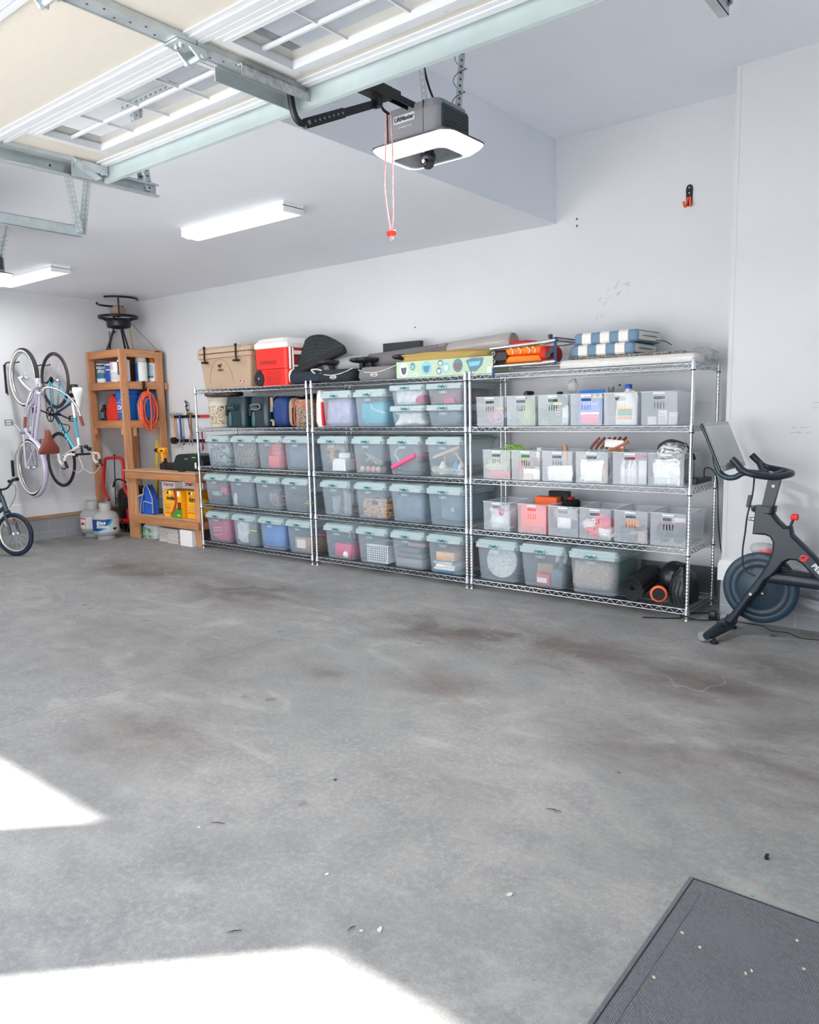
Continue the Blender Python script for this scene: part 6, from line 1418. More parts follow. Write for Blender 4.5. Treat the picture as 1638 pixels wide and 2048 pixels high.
for (x,hw,dz) in [(.10,.045,0),(.11,.066,.01),(.16,.066,.016),(.22,.045,.014),(.30,.022,.01),(.38,.018,.006),(.395,.006,0)]:
    rings.append([V(x,hw*math.cos(t),.845+dz+(.016*math.sin(t) if math.sin(t)>0 else .026*math.sin(t))) for t in [2*PI*q/14 for q in range(14)]])
b.skin(rings,(True,True),True); sd=b.build('saddle',WH,e)
b=MB(); b.tube([ST,V(.245,0,.83)],.013,8); b.tube([(.13,-.02,.825),(.32,-.02,.825)],.004,5); b.tube([(.13,.02,.825),(.32,.02,.825)],.004,5); b.build('seat_post',BLACKM,sd)
b=MB(); b.blob((.10,.0,.78),(.08,.09,.11),4,.15,2,.7,flat=False); b.build('saddle_bag',BLACK,sd)
cr_=crankset(e,BB,.17,-1.9,BLACKM,BLACK,True,side=-1)
b=MB()
for k in range(6): b.lathe([(.022+.005*k,0),(.022+.005*k,.002)],(0,-.045-.0045*(5-k)+.0,R),'y',20)
b.tube([(0,-.06,R-.02),(.03,-.065,R-.07),(.02,-.065,R-.13)],.012,6); b.build('cassette',BLACKM,e)
b=MB(); b.tube([(.0,-.052,R+.04),BB+V(0,-.055,.09)],.004,4); b.tube([(.02,-.06,R-.13),BB+V(0,-.055,-.09)],.004,4); b.build('chain',mat('chain_steel',(90,90,92),.4,.8),e)
p=BB+(HBm-BB)*.33
b=MB(); b.tube(spline([p+V(-.02,-.0,.04),p+V(-.03,-.035,.075),p+V(.0,-.045,.11),p+V(.05,-.035,.12),p+V(.09,0,.10),p+V(.05,.035,.12),p+V(.0,.045,.11),p+V(-.02,0,.05)],4),.006,6); b.build('bottle_cage',BLACK,e)
b=MB(); b.box((.19,0,.695),(.05,.06,.03)); b.box((.905,0,.69),(.04,.06,.03)); b.build('brake_calipers',BLACKM,e)
# child bicycle standing at the left edge
e=empty('child_bicycle',(-1.44,-1.47,0),'dark blue-grey child bicycle standing at the left frame edge, only its front showing','bicycle',rz=.42)
R=.245; DG=mat('slate_enamel',(42,64,78),.3,coat=.3)
spoke_wheel(e,(0,0,R),R,.024,.03,mat('tyre_navy',(20,34,58),.6),None,mat('rim_pale',(206,206,200),.35,.6),ns=28,reflect=True)
spoke_wheel(e,(-.80,0,R),R,.024,.03,mat('tyre_navy',(20,34,58),.6),None,mat('rim_pale',(206,206,200),.35,.6),ns=28)
b=MB()
for s_ in (-1,1): b.tube(spline([(-.085,s_*.035,.50),(-.05,s_*.055,.42),(-.01,s_*.06,.30),(0,s_*.06,R)],4),.014,8)
b.tube([(-.085,-.035,.50),(-.085,.035,.50)],.02,8); b.build('fork',DG,e)
b=MB(); b.tube([(-.08,0,.50),(-.135,0,.68)],.024,12); b.tube([(-.10,0,.56),(-.47,0,.29)],.022,10); b.tube([(-.12,0,.63),(-.52,0,.52)],.018,10); b.tube([(-.47,0,.29),(-.55,0,.60)],.017,10)
for s_ in (-1,1): b.tube([(-.47,s_*.03,.29),(-.80,s_*.06,R)],.010,8); b.tube([(-.53,s_*.02,.53),(-.80,s_*.06,R)],.008,8)
b.build('frame',DG,e)
b=MB(); b.tube([(-.135,0,.68),(-.15,0,.76)],.014,8)
for s_ in (-1,1): b.tube(spline([(-.14,0,.745),(-.12,s_*.08,.76),(-.13,s_*.18,.83),(-.17,s_*.28,.84)],5),.012,8)
hb=b.build('handlebar',BLACKM,e)
b=MB()
for s_ in (-1,1): b.tube([(-.15,s_*.20,.835),(-.175,s_*.30,.84)],.018,8); b.lathe([(.024,0),(.024,.012)],(-.177,s_*.30,.84),'y',10)
b.blob((-.13,.13,.83),(.04,.04,.04),1,0,1,1,10,8,flat=False); b.build('grips',BLACKR,hb)
b=MB(); b.tube(spline([(-.12,.10,.80),(-.03,.10,.78),(-.0,.05,.66),(-.06,.03,.55)],6),.003,5); b.build('brake_cable',BLACK,hb)
b=MB(); b.blob((-.60,0,.64),(.24,.14,.06),2,.05,2,.8,flat=False); b.build('saddle',BLACK,e)
crankset(e,V(-.47,0,.27),.12,-.9,BLACKM,BLACK,True)
# ---------------------------------------------------------------- exercise bike
PB=mat('bike_graphite',(27,41,53),.4); PB2=mat('flywheel_slate',(45,66,82),.45); PB3=mat('flywheel_rim',(30,58,76),.4)
e=empty('exercise_bike',(6.07,-.17,0),'dark graphite exercise bike with a screen, flywheel and red knob at the right edge','exercise bike')
OX,OY=6.07,-.17
def P3(x,z,y=0): return (x-OX,y,z)
def poly(pts): return [(x-OX,z) for x,z in pts]
def mpart(name,fn,m,parent=None,bevel=0,smooth=False):
    b=MB(); b.smooth=smooth; fn(b); return b.build(name,m,parent or e,bevel=bevel)
BODYP=poly([(6.048,.865),(6.150,.850),(6.190,.800),(6.227,.765),(6.262,.768),(6.276,.715),(6.34,.655),(6.41,.585),(6.52,.47),(6.70,.29),(6.62,.25),(6.45,.42),(6.375,.49),(6.335,.535),(6.30,.556),(6.262,.556),(6.232,.535),(6.205,.49),(6.165,.44),(6.13,.41),(6.09,.33),(6.04,.27),(5.985,.175),(5.93,.085),(5.86,.10),(5.92,.165),(5.985,.27),(6.045,.37),(6.095,.45),(6.135,.53),(6.155,.60),(6.158,.66),(6.14,.69),(6.112,.70),(6.036,.700)])
def inset(P,d):
    n=len(P); A=sum(P[i][0]*P[(i+1)%n][1]-P[(i+1)%n][0]*P[i][1] for i in range(n)); sg=1 if A>0 else -1; out=[]
    for i in range(n):
        a,b_,c=Vector(P[i-1]),Vector(P[i]),Vector(P[(i+1)%n]); n1=Vector((-(b_-a).y,(b_-a).x)).normalized(); n2=Vector((-(c-b_).y,(c-b_).x)).normalized(); m_=(n1+n2); m_=m_/max(m_.length,.3); q=b_+m_*d*sg; out.append((q.x,q.y))
    return out
def bodyf(b):
    prof=[(-.092,.017),(-.086,.009),(-.074,.003),(-.060,0),(-.030,0),(-.016,.003),(-.004,.009),(.002,.017)]
    b.smooth=True; b.skin([[V(x,y,z) for x,z in inset(BODYP,d)] for y,d in prof],(True,True),True)
body=mpart('main_frame',bodyf,PB)
mpart('head_collar',lambda b:(b.loft([(6.10-OX,-.045,.845,.125,.10,.03),(6.105-OX,-.045,.885,.125,.10,.03)],n=4),b.box((6.035-OX,-.045,.862),(.03,.05,.035),b=.01)),PB,body,.004)
pst=mpart('handlebar_post',lambda b:b.prism(poly([(6.082,.86),(6.145,.86),(6.188,1.06),(6.118,1.06)]),-.075,-.02,'y'),PB,None,.008)
mpart('post_bolt',lambda b:b.lathe([(.010,0),(.010,-.003)],P3(6.150,1.014,-.0755),'y',14),mat('dull_silver',(150,160,165),.4,.5),pst)
mpart('post_notches',lambda b:[b.lathe([(.005,-.02),(.005,.02)],P3(6.116+.004*k*0,1.035-.018*k,-.045),'y',8) for k in range(2)],PB,pst)
def hbars(b):
    # closed rear loop plus two horns rising towards the screen
    b.tube([P3(x,z,y) for x,z,y in [tuple((p.x,p.z,p.y)) for p in spline([(5.936,-.21,1.188),(5.965,-.21,1.160),(6.005,-.205,1.115),(6.075,-.19,1.090),(6.165,-.12,1.075),(6.215,-.06,1.083),(6.232,0,1.088),(6.215,.07,1.090),(6.155,.15,1.095),(6.07,.19,1.105),(6.02,.195,1.12),(5.985,.20,1.150),(5.946,.20,1.190)],6)]],.021,10)
    b.tube([P3(x,z,y) for x,y,z in ((6.16,-.10,1.08),(6.13,0,1.075),(6.16,.10,1.09))],.020,8)
    b.tube([P3(x,z,y) for x,y,z in ((6.225,0,1.088),(6.15,0,1.065),(6.05,0,1.085),(5.98,0,1.09))],.020,8)
    b.tube([P3(x,z,y) for x,y,z in ((5.99,.195,1.145),(6.03,.12,1.10),(6.08,.05,1.085))],.017,8)
    b.tube([P3(x,z,y) for x,y,z in ((6.01,-.20,1.11),(6.05,-.12,1.09),(6.09,-.04,1.08))],.014,8)
mpart('handlebar',hbars,PB,None,smooth=True)
mpart('screen_arm',lambda b:b.tube(spline([P3(6.02,1.085,0),P3(5.95,1.082,0),P3(5.90,1.055,0),P3(5.85,1.052,0),P3(5.80,1.085,0),P3(5.775,1.16,0),P3(5.77,1.22,0)],6),.019,10),mat('arm_teal_black',(28,56,68),.35),None)
ang=math.atan2(.123,-.293)
scr=MB(); c0=V(5.83-OX,0,1.262); up=V(-.125,0,.292).normalized(); nn=V(.292,0,.125).normalized()
Rm=Matrix((nn,V(0,1,0),up)).transposed()
scr.X=Matrix.Translation(c0)@Rm.to_4x4(); scr.box((-.010,0,0),(.022,.525,.325),b=.006); s_=scr.build('screen_housing',mat('screen_black',(30,40,50),.3),e)
q=MB(); q.X=scr.X; q.box((.0018,0,0),(.0015,.523,.322)); q.build('screen_bezel',mat('bezel_grey',(120,128,134),.15,coat=.8),s_)
q=MB(); q.X=scr.X; q.box((.003,0,.004),(.001,.490,.268)); q.build('screen_glass',mat('screen_off_glass',(150,158,160),.08,coat=1.0),s_)
q=MB(); q.X=scr.X; q.box((.015,.03,-.13),(.02,.05,.05)); q.build('screen_mount',BLACK,s_)
mpart('screen_cable',lambda b:b.tube(spline([P3(5.90,1.13,.0),P3(5.93,1.10,-.04),P3(5.97,1.105,-.04),P3(6.02,1.09,-.02),P3(6.030,1.05,-.05),P3(6.028,.95,-.07),P3(6.005,.82,-.08),P3(5.995,.70,-.08),P3(5.985,.60,-.08),P3(5.99,.50,-.08),P3(6.02,.455,-.085),P3(6.07,.435,-.085)],7),.0055,6),BLACK)
mpart('adjustment_lever',lambda b:(b.prism(poly([(6.004,.95),(6.022,.95),(6.020,.885),(5.994,.882)]),-.075,-.055,'y'),b.box(P3(6.02,.878,-.065),(.05,.02,.014))),PB,body)
mpart('pop_pin',lambda b:b.lathe([(.014,0),(.012,-.03),(.004,-.045)],P3(6.040,.795,-.045),'x',12),SILV,body)
kb=mpart('knob_shaft',lambda b:b.tube([P3(6.252,.765,-.045),P3(6.268,.815,-.045)],.008,8),BLACKM)
def knob(b):
    for k in range(4): a=PI/4+k*PI/2; b.blob(P3(6.274+.012*math.cos(a)*1,.825,-.045+.014*math.sin(a)),(.028,.028,.040),k,0,1,.8,12,8,flat=False)
    b.box(P3(6.274,.825,-.045),(.038,.036,.030),b=.006)
mpart('red_knob',knob,mat('knob_red',(232,44,40),.35),kb)
fy=.045
def fw(prof,name,m): 
    b=MB(); b.lathe(prof,P3(6.07,.334,fy),'y',64,cap=(False,False)); return b.build(name,m,e)
f=fw([(.0,-.028),(.135,-.028),(.138,-.022),(.142,-.022),(.145,-.028),(.178,-.028),(.182,-.020),(.187,-.020),(.190,-.026),(.228,-.022),(.232,-.012),(.232,.012),(.225,.022),(.0,.022)],'flywheel',PB2)
b=MB(); b.lathe([(.188,-.0275),(.190,-.0285),(.226,-.0245),(.2325,-.012),(.2325,.012)],P3(6.07,.334,fy),'y',64,cap=(False,False)); b.build('flywheel_rim',PB3,f)
b=MB()
for r_ in (.140,.1845): b.lathe([(r_-.003,-.0292),(r_+.003,-.0292)],P3(6.07,.334,fy),'y',64,cap=(False,False))
b.torus(P3(6.07,.334,fy-.029),.045,.0015,'y',30,4); b.build('flywheel_grooves',BLACK,f)
mpart('axle_bolts',lambda b:(b.lathe([(.010,0),(.010,-.006)],P3(6.045,.316,-.091),'y',14),b.lathe([(.007,0),(.007,-.004)],P3(6.09,.305,fy-.029),'y',12)),SILV,body)
mpart('flywheel_cover_bracket',lambda b:b.prism(poly([(6.20,.48),(6.42,.462),(6.42,.44),(6.18,.44)]),.0,.05,'y'),BLACK)
mpart('chain_tube',lambda b:b.tube([P3(6.11,.425,-.03),P3(6.20,.432,-.045),P3(6.45,.425,-.045),P3(6.80,.41,-.045)],[.030,.040,.042,.042],14),PB,body)
text('PELOTON',.042,TAGW,body,P3(6.466,.474,-.0932),(PI/2,.79,0),bold=.0012,sx=1.05)
b=MB(); b.torus(P3(6.343,.579,-.0925),.017,.0055,'y',22,6); b.tube([P3(6.368,.583,-.0925),P3(6.330,.569,-.0925)],.0045,6); b.tube([P3(6.352,.600,-.0925),P3(6.374,.588,-.0925)],.0045,6); b.build('round_emblem',mat('emblem_red',(226,60,70),.4),body)
def bottle_(b):
    b.tube(spline([P3(6.085,.690,.12),P3(6.12,.655,.13),P3(6.12,.60,.13),P3(6.10,.565,.13)],5),.014,8)
    b.blob(P3(6.06,.575,.13),(.17,.08,.085),2,.04,2,.85,flat=False)
mpart('bottle_holder',bottle_,mat('smoky_clear',(190,192,192),.15,alpha=.55))
mpart('red_insert',lambda b:b.blob(P3(6.085,.560,.11),(.10,.05,.055),3,.05,2,.8,flat=False),mat('coral_insert',(226,90,104),.4))
st=mpart('front_stabiliser',lambda b:(b.tube([(5.835-OX,-.29,.050),(5.87-OX,-.20,.070),(5.90-OX,-.05,.085),(5.89-OX,.08,.085),(5.84-OX,.20,.060)],[.024,.036,.042,.038,.028],12),b.box((5.885-OX,-.08,.095),(.075,.13,.05),b=.015)),PB,smooth=True)
mpart('transport_wheel',lambda b:b.lathe([(.030,-.012),(.033,-.008),(.033,.008),(.030,.012)],(5.808-OX,-.265,.042),'y',20),mat('wheel_clear',(150,158,162),.2,alpha=.8),st)
mpart('transport_wheel',lambda b:b.lathe([(.030,-.012),(.033,-.008),(.033,.008),(.030,.012)],(5.815-OX,.19,.06),'y',20),mat('wheel_clear',(150,158,162),.2,alpha=.8),st)
for y_ in (-.25,.17): mpart('levelling_foot',lambda b:(b.lathe([(.022,0),(.026,.004),(.026,.012),(.012,.020),(.010,.045)],(5.875-OX,y_,0),n=16)),BLACKR,st)
mpart('seat_tube',lambda b:(b.tube([P3(6.44,.50,-.045),P3(6.66,.86,-.045)],.032,10),b.tube([P3(6.52,.86,-.045),P3(6.76,.87,-.045)],.018,8)),PB)
mpart('saddle',lambda b:b.blob(P3(6.68,.92,-.045),(.26,.15,.07),2,.04,2,.8,flat=False),BLACK)
mpart('rear_stabiliser',lambda b:(b.tube([(6.82-OX,-.28,.05),(6.82-OX,.20,.05)],.035,10),b.tube([P3(6.60,.33,-.045),P3(6.80,.08,-.045)],.04,10)),PB)
# pale rounded tubes of a folded seat behind the exercise bike
stuff('folded_lounger','pale grey folded padded lounger behind the exercise bike, cut by the right edge','lounger',lambda b:(b.tube([(6.20,.14,.27),(6.40,.13,.345),(6.75,.12,.40)],.026,10),b.tube([(6.20,.15,.215),(6.42,.14,.17),(6.75,.13,.09)],.026,10),b.tube([(6.20,.15,.235),(6.42,.15,.205),(6.75,.14,.13)],.018,8),b.tube([(6.55,.12,.13),(6.55,.12,.02)],.02,8)),mat('pale_padding',(176,176,186),.6))
stuff('pebble','small brown pebble on the floor below the exercise bike','pebble',lambda b:b.blob((6.14,-.05,.008),(.026,.02,.016),3,.3,2,.9,12,8),mat('pebble_brown',(96,76,60),.9))
# ---------------------------------------------------------------- on top of the racks
zt=ZS[4]+.001
TAN=mat('cooler_tan',(186,160,136),.5,bump=.15,bs=200)
e=empty('hard_cooler',(.50,.27,zt),'large tan hard cooler with black latches on top of the rack','cooler')
b=MB(); b.smooth=False; b.loft([(0,0,0,.78,.44,.03),(0,0,.30,.86,.48,.035),(0,0,.33,.87,.49,.035)],n=4); bd=b.build('cooler_body',TAN,e)
b=MB(); b.loft([(0,0,.325,.89,.50,.03),(0,0,.33,.91,.52,.03),(0,0,.372,.91,.52,.03),(0,0,.376,.89,.50,.03)],n=4); 
for s_ in (-1,1): b.box((s_*.455,0,.352),(.05,.20,.035),b=.01)
b.build('rim_band',TAN,bd)
b=MB(); b.loft([(0,0,.380,.90,.51,.03),(0,0,.386,.915,.525,.03),(0,0,.425,.905,.515,.03),(0,0,.450,.86,.47,.03)],n=4); b.box((.25,-.255,.43),(.12,.02,.02),b=.004); b.build('cooler_lid',TAN,e)
for x in (-.30,.24):
    b=MB(); b.tube([(x-.0,-.268,.43),(x,-.272,.32),(x,-.262,.30)],.009,6); b.lathe([(.0,0),(.035,0),(.045,.012),(.02,.022)],(x,-.268,.275),n=16); b.box((x,-.268,.445),(.03,.012,.03)); b.build('latch',BLACKR,e)
text('ORCA',.034,BLACK,bd,(-.07,-.2385,.195),(PI/2-.075,0,0),bold=.0004)
b=MB(); b.prism([(-.105,.235),(-.095,.262),(-.078,.250),(-.07,.256),(-.062,.250),(-.04,.268),(-.050,.240),(-.066,.228),(-.068,.215),(-.074,.215),(-.076,.228)],-.246,-.243,'y'); b.build('tail_emblem',BLACK,bd)
b=MB(); pts=[]
for k in range(21): a=PI*k/20; z=.05+.31*math.sin(a)*.85; pts.append((-.07-.20*math.cos(a),-.2215-z*.068-.0,z))
b.tube(pts,.002,4); b.build('arch_groove',mat('tan_dark',(160,136,114),.6),bd)
b=MB(); b.box((.27,-.2295,.06),(.05,.002,.03)); b.build('flag_sticker',mat('flag_pink',(210,170,160),.6),bd); 
b=MB(); b.box((.255,-.231,.067),(.02,.002,.015)); b.build('flag_canton',mat('flag_navy',(90,90,120),.6),bd)
# red wheeled cooler
e=empty('wheeled_cooler',(1.24,.24,zt),'red wheeled cooler with a white lid and white pull handle','cooler')
CR=mat('cooler_red',(228,44,34),.35); CW=mat('cooler_white',(236,234,232),.4)
b=MB(); b.loft([(0.02,0,0,.40,.36,.04),(0.02,0,.165,.42,.38,.045),(0,0,.17,.475,.41,.045),(0,0,.375,.49,.42,.045)],n=5); bd=b.build('cooler_body',CR,e)
b=MB()
for k in range(6): b.box((.02,-.189-.0005*k,.030+.022*k),(.22,.006,.008),b=.002)
b.box((-.03,-.2095,.235),(.25,.004,.045),b=.001); b.build('embossed_ridges',mat('cooler_red_dark',(206,36,28),.4),bd)
b=MB(); random.seed(6)
for k in range(13): b.box((-.135+.0175*k,-.2118,.235),(.010,.0015,.018 if k%3 else .024))
b.build('embossed_lettering',mat('cooler_red_text',(150,24,20),.5),bd)
b=MB(); b.loft([(0,0,.375,.50,.43,.05),(0,0,.385,.51,.44,.05),(0,0,.425,.51,.44,.05),(0,0,.445,.47,.40,.05),(0,0,.475,.43,.36,.06),(0,0,.485,.36,.28,.06)],n=5); b.build('cooler_lid',CW,e)
b=MB(); xh=.262
b.tube(spline([(xh,-.17,.375),(xh,-.17,.20),(xh,-.17,.16)],3),.012,6)
for y0 in (-.13,.06): b.tube([(xh,y0,.37),(xh,y0,.16)],.011,6)
b.tube([(xh,-.13,.19),(xh,.06,.19)],.012,6); b.box((xh,-.035,.325),(.016,.19,.04),b=.004)
b.tube(spline([(xh,.06,.15),(xh,-.10,.15),(xh,-.17,.13),(xh,-.18,.07),(xh,-.15,.02),(xh,.02,.02)],6),.013,7); b.build('pull_handle',CW,e)
b=MB(); b.lathe([(.075,-.04),(.078,-.03),(.078,.03),(.075,.04)],(-.20,-.15,.078),'y',24); b.build('wheel',BLACKR,e)
b=MB(); b.lathe([(.012,-.043),(.012,-.046)],(-.20,-.15,.078),'y',12); b.build('axle_cap',SILV if 'bike_silver' in M else CHROME,e)
# rubber mat, curled
def curled(b):
    U=[V(1.44,.30,2.24),V(1.53,.33,2.31),V(1.68,.36,2.315),V(1.84,.36,2.26),V(1.97,.34,2.20),V(2.05,.30,2.17)]
    Lw=[V(1.50,.14,1.90),V(1.60,.17,1.94),V(1.70,.20,1.99),V(1.80,.23,2.03),V(1.90,.26,2.09),V(2.03,.28,2.13)]
    U=spline(U,5); Lw=spline(Lw,5); rings=[]
    for r in range(9):
        t=r/8; rings.append([a*t+c*(1-t)+V(0,-.035*math.sin(PI*t),0) for a,c in zip(U,Lw)])
    b.skin(rings,(False,False),True,closed=False); b.skin([[p+V(0,.006,.003) for p in r][::-1] for r in rings],(False,False),True,closed=False)
    for e_ in (rings[0],rings[-1]): b.skin([e_,[p+V(0,.006,.003) for p in e_]],(False,False),True,closed=False)
e=stuff('rubber_mat','black gridded rubber mat curling up behind the red cooler','rubber mat',curled,mat('mat_rubber',(36,46,46),.45))
b=MB()
for k in range(9):
    t=k/8; a=V(1.50,.14,1.90).lerp(V(2.03,.28,2.13),t); c=V(1.46,.28,2.24).lerp(V(2.03,.30,2.16),t)
for k in range(7):
    t=(k+1)/8; A=spline([V(1.50,.14,1.90),V(1.60,.17,1.94),V(1.70,.20,1.99),V(1.80,.23,2.03),V(1.90,.26,2.09),V(2.03,.28,2.13)],5); U=spline([V(1.44,.30,2.24),V(1.53,.33,2.31),V(1.68,.36,2.315),V(1.84,.36,2.26),V(1.97,.34,2.20),V(2.05,.30,2.17)],5)
    b.tube([a*(1-t)+u*t+V(0,-.035*math.sin(PI*t)-.003,0) for a,u in zip(A,U)],.003,4)
for i in range(2,25,3):
    b.tube([A[i]*(1-t)+U[i]*t+V(0,-.035*math.sin(PI*t)-.003,0) for t in [q/8 for q in range(9)]],.003,4)
b.build('mat_grid_ribs',mat('mat_ridge',(70,80,80),.5),e)
b=MB(); b.tube([(1.47,.10,1.905),(2.05,.29,2.145)],.045,14); b.build('rolled_edge',BLACKR,e)
# booster seats
def booster(x,y,z,w,label,m1,m2,rz=0):
    e=empty('booster_seat',(x,y,z),label,'booster seat','booster seats on the rack',rz=rz)
    b=MB(); b.smooth=True; b.loft([(0,0,0,w*.92,.34,.06),(0,0,.03,w,.38,.08),(0,0,.085,w,.37,.09),(0,0,.12,w*.9,.32,.09)],n=5); bd=b.build('seat_cushion',m1,e)
    for s_ in (-1,1):
        b=MB(); b.tube([(s_*w*.42,.02,.09),(s_*w*.45,.0,.18)],.026,8); b.blob((s_*w*.44,-.01,.20),(.13,.28,.055),2,.04,2,.8,flat=False); b.build('armrest',m2,e)
    b=MB(); b.tube(spline([(-w*.48,-.15,.10),(-w*.25,-.185,.075),(0,-.192,.065),(w*.25,-.185,.08),(w*.48,-.15,.12)],6),.005,6); b.build('grey_piping',mat('piping_grey',(190,194,196),.6),bd)
    b=MB(); b.blob((0,-.190,.045),(.09,.006,.036),0,0,1,1,flat=False); lg=b.build('oval_logo_plate',mat('oval_white',(220,220,220),.5),bd); b=MB(); b.blob((0,-.193,.045),(.075,.006,.026),0,0,1,1,flat=False); b.build('oval_logo_inner',mat('oval_red_dark',(110,60,70),.5),lg)
    text('GRACO',.019,TAGW,lg,(0,-.197,.045),bold=.0003)
    return e
FN=mat('fabric_near_black',(24,32,40),.8,bump=.3,bs=60); FG=mat('fabric_grey',(112,112,114),.85,bump=.3,bs=90); FA=mat('armrest_black',(34,38,42),.5)
booster(2.14,.21,zt,.46,'black booster seat with grey piping, left of the grey one',FN,FA)
booster(2.66,.21,zt,.47,'grey booster seat with a white oval badge beside the green box',FG,FA)
stuff('black_bolster','black padded cushion against the red cooler handle','cushion',lambda b:b.blob((1.72,.16,zt+.06),(.46,.30,.13),3,.06,2,.5),mat('navy_black_cloth',(26,38,50),.8))
stuff('grey_strap_loop','grey webbing loop on the black cushion','strap',lambda b:b.tube(spline([(1.90,.02,zt+.09),(1.86,.01,zt+.125),(1.93,.01,zt+.13),(2.00,.01,zt+.115)],5),.008,6),mat('piping_grey',(190,194,196),.6))
# rolled rug
e=empty('rolled_rug',(1.80,.36,zt),'long grey rolled rug wrapped in plastic lying along the middle rack top','rug')
def rollseg(x0,x1,z0,z1,r0,r1): return lambda b:b.tube([(x0-1.80+(x1-x0)*k/8,0,(z0+(z1-z0)*k/8)-zt) for k in range(9)],[(r0+(r1-r0)*k/8)*(1+.02*math.sin(k*2.1)) for k in range(9)],18)
b=MB(); rollseg(1.84,3.90,1.96,2.07,.10,.085)(b); bd=b.build('rug_roll',mat('rug_backing_grey',(112,110,112),.85,var=.08),e)
b=MB(); rollseg(1.80,2.35,1.955,1.985,.112,.104)(b); b.build('plastic_wrap',mat('wrap_grey',(176,180,184),.25,alpha=.75,bump=.6,bs=18),e)
b=MB(); rollseg(3.30,3.93,2.04,2.075,.090,.092)(b); b.build('plastic_wrap',mat('wrap_beige',(196,190,186),.2,alpha=.7,bump=.7,bs=22),e)
b=MB()
for k in range(5): b.torus((3.932-1.80,0,2.075-zt),.018+.016*k,.006,'x',24,6)
b.build('rolled_pile_end',mat('rug_pile_beige',(190,170,158),.9),e)
b=MB(); b.prism([(2.38-1.80,.17),(2.62-1.80,.225),(3.15-1.80,.285),(3.32-1.80,.30),(3.15-1.80,.262),(2.62-1.80,.195)],-.06,.06,'y'); b.build('rug_fringe_flap',camo('rug_brown',(130,100,92),(196,180,166),(110,84,76),30),e)
stuff('flat_case','black flat case standing behind the rolled rug','case',lambda b:b.box((2.60,.525,zt+.185),(.46,.05,.37),rz=.0),mat('panel_black',(40,46,50),.4))
stuff('yellow_cloth','folded mustard-yellow cloth on the green box','cloth',lambda b:b.blob((3.40,.17,zt+.165),(.96,.26,.10),14,.22,2.2,.5),mat('mustard_cloth',(168,142,80),.8,bump=.4,bs=12))
# illustrated green box
e=empty('illustrated_box',(3.44,.13,zt),'long pale green box printed with hanging chair pictures','box')
b=MB(); b.box((0,0,.07),(1.01,.24,.14)); bd=b.build('carton_body',mat('mint_carton',(178,202,174),.5),e)
SK=mat('print_sky',(120,196,210),.5); SL=mat('print_slate',(96,128,150),.5)
for k,(x,z,rx,rz_) in enumerate(((-.42,.07,.050,.060),(-.32,.095,.027,.034),(-.17,.075,.055,.056),(-.02,.11,.030,.026),(-.035,.045,.028,.030),(.04,.07,.035,.042),(.16,.08,.05,.056),(-.29,.022,.025,.018))):
    b=MB(); pts=[(x+rx*math.cos(2*PI*q/24),z+rz_*math.sin(2*PI*q/24)) for q in range(24)]; b.prism(pts,-.1213,-.1203,'y'); pc=b.build('oval_picture',[WC,SL,SK,SL,SL,SK,SL,WC][k],bd)
    b=MB(); b.prism([(x-rx*.7,z+rz_*.3),(x+rx*.7,z+rz_*.35),(x+rx*.45,z-rz_*.5),(x,z-rz_*.75),(x-rx*.45,z-rz_*.5)],-.1222,-.1212,'y'); b.build('picture_detail',[mat('print_plum',(90,86,100),.5),SK,SL,WC,WC,WC,mat('print_wood',(130,100,100),.5),SK][k],pc)
b=MB(); b.prism([(.24,.115),(.30,.135),(.42,.13),(.40,.07),(.34,.02),(.28,.03),(.26,.08)],-.1213,-.1203,'y'); b.build('chair_picture',SL,bd); b=MB(); b.prism([(.27,.10),(.39,.105),(.37,.07),(.28,.065)],-.1222,-.1212,'y'); b.build('chair_canopy',SK,bd)
b=MB(); b.box((.47,-.121,.03),(.035,.002,.05)); b.build('barcode_panel',WC,bd)
# folded beach chair with orange cloth
e=empty('folded_chair',(4.20,.10,zt),'folded silver-framed camp chair with orange patterned cloth on the rack top','folding chair')
b=MB()
for (z0,z1,y0) in ((.195,.222,-.07),(.052,.060,-.07),(.20,.225,.30),(.055,.06,.30)): b.tube([(-.29,y0,z0),(.31,y0,z1)],.0135,8)
b.tube([(.31,-.07,.222),(.31,.30,.225)],.0135,8); b.tube([(-.29,-.07,.052),(-.29,.30,.055)],.0135,8); b.tube([(.20,-.075,.215),(.31,-.08,.225)],.019,8); b.tube([(.20,-.075,.06),(.31,-.08,.065)],.019,8); b.build('tube_frame',SILV,e)
OCL=mat('orange_print_cloth',(244,130,30),.7,bump=.3,bs=25)
b=MB(); b.blob((.0,.08,.165),(.44,.30,.075),5,.10,3,.5,flat=False); b.blob((.0,.08,.100),(.44,.30,.065),6,.10,3,.5,flat=False); oc=b.build('orange_cloth',OCL,e)
b=MB(); b.blob((.19,.06,.13),(.09,.29,.12),7,.1,3,.6,flat=False); b.blob((-.06,.10,.235),(.2,.22,.04),8,.2,3,.6,flat=False); b.build('red_cloth_edge',mat('red_cloth',(206,36,30),.7),oc)
b=MB()
for x in (-.10,-.03,.05,.10): b.tube(spline([(x,-.075,.19),(x+.03,-.08,.165),(x+.02,-.075,.14)],4),.004,5)
b.build('white_print_lines',TAGW,oc)
b=MB()
for (x,z) in ((-.25,.155),(-.25,.095),(.27,.15),(.24,.12)): b.lathe([(.024,0),(.026,.01),(.026,.04),(.02,.05)],(x,-.085,z),'y',14)
b.box((-.20,.02,.13),(.14,.2,.10),b=.02); b.build('hinge_joints',mat('hinge_dark',(44,34,40),.5),e)
b=MB()
for (x,z) in ((-.25,.155),(-.25,.095)): b.torus((x,-.088,z),.014,.003,'y',16,5)
b.build('rivet_rings',SILV,e)
NVY=mat('navy_strap',(24,62,110),.7)
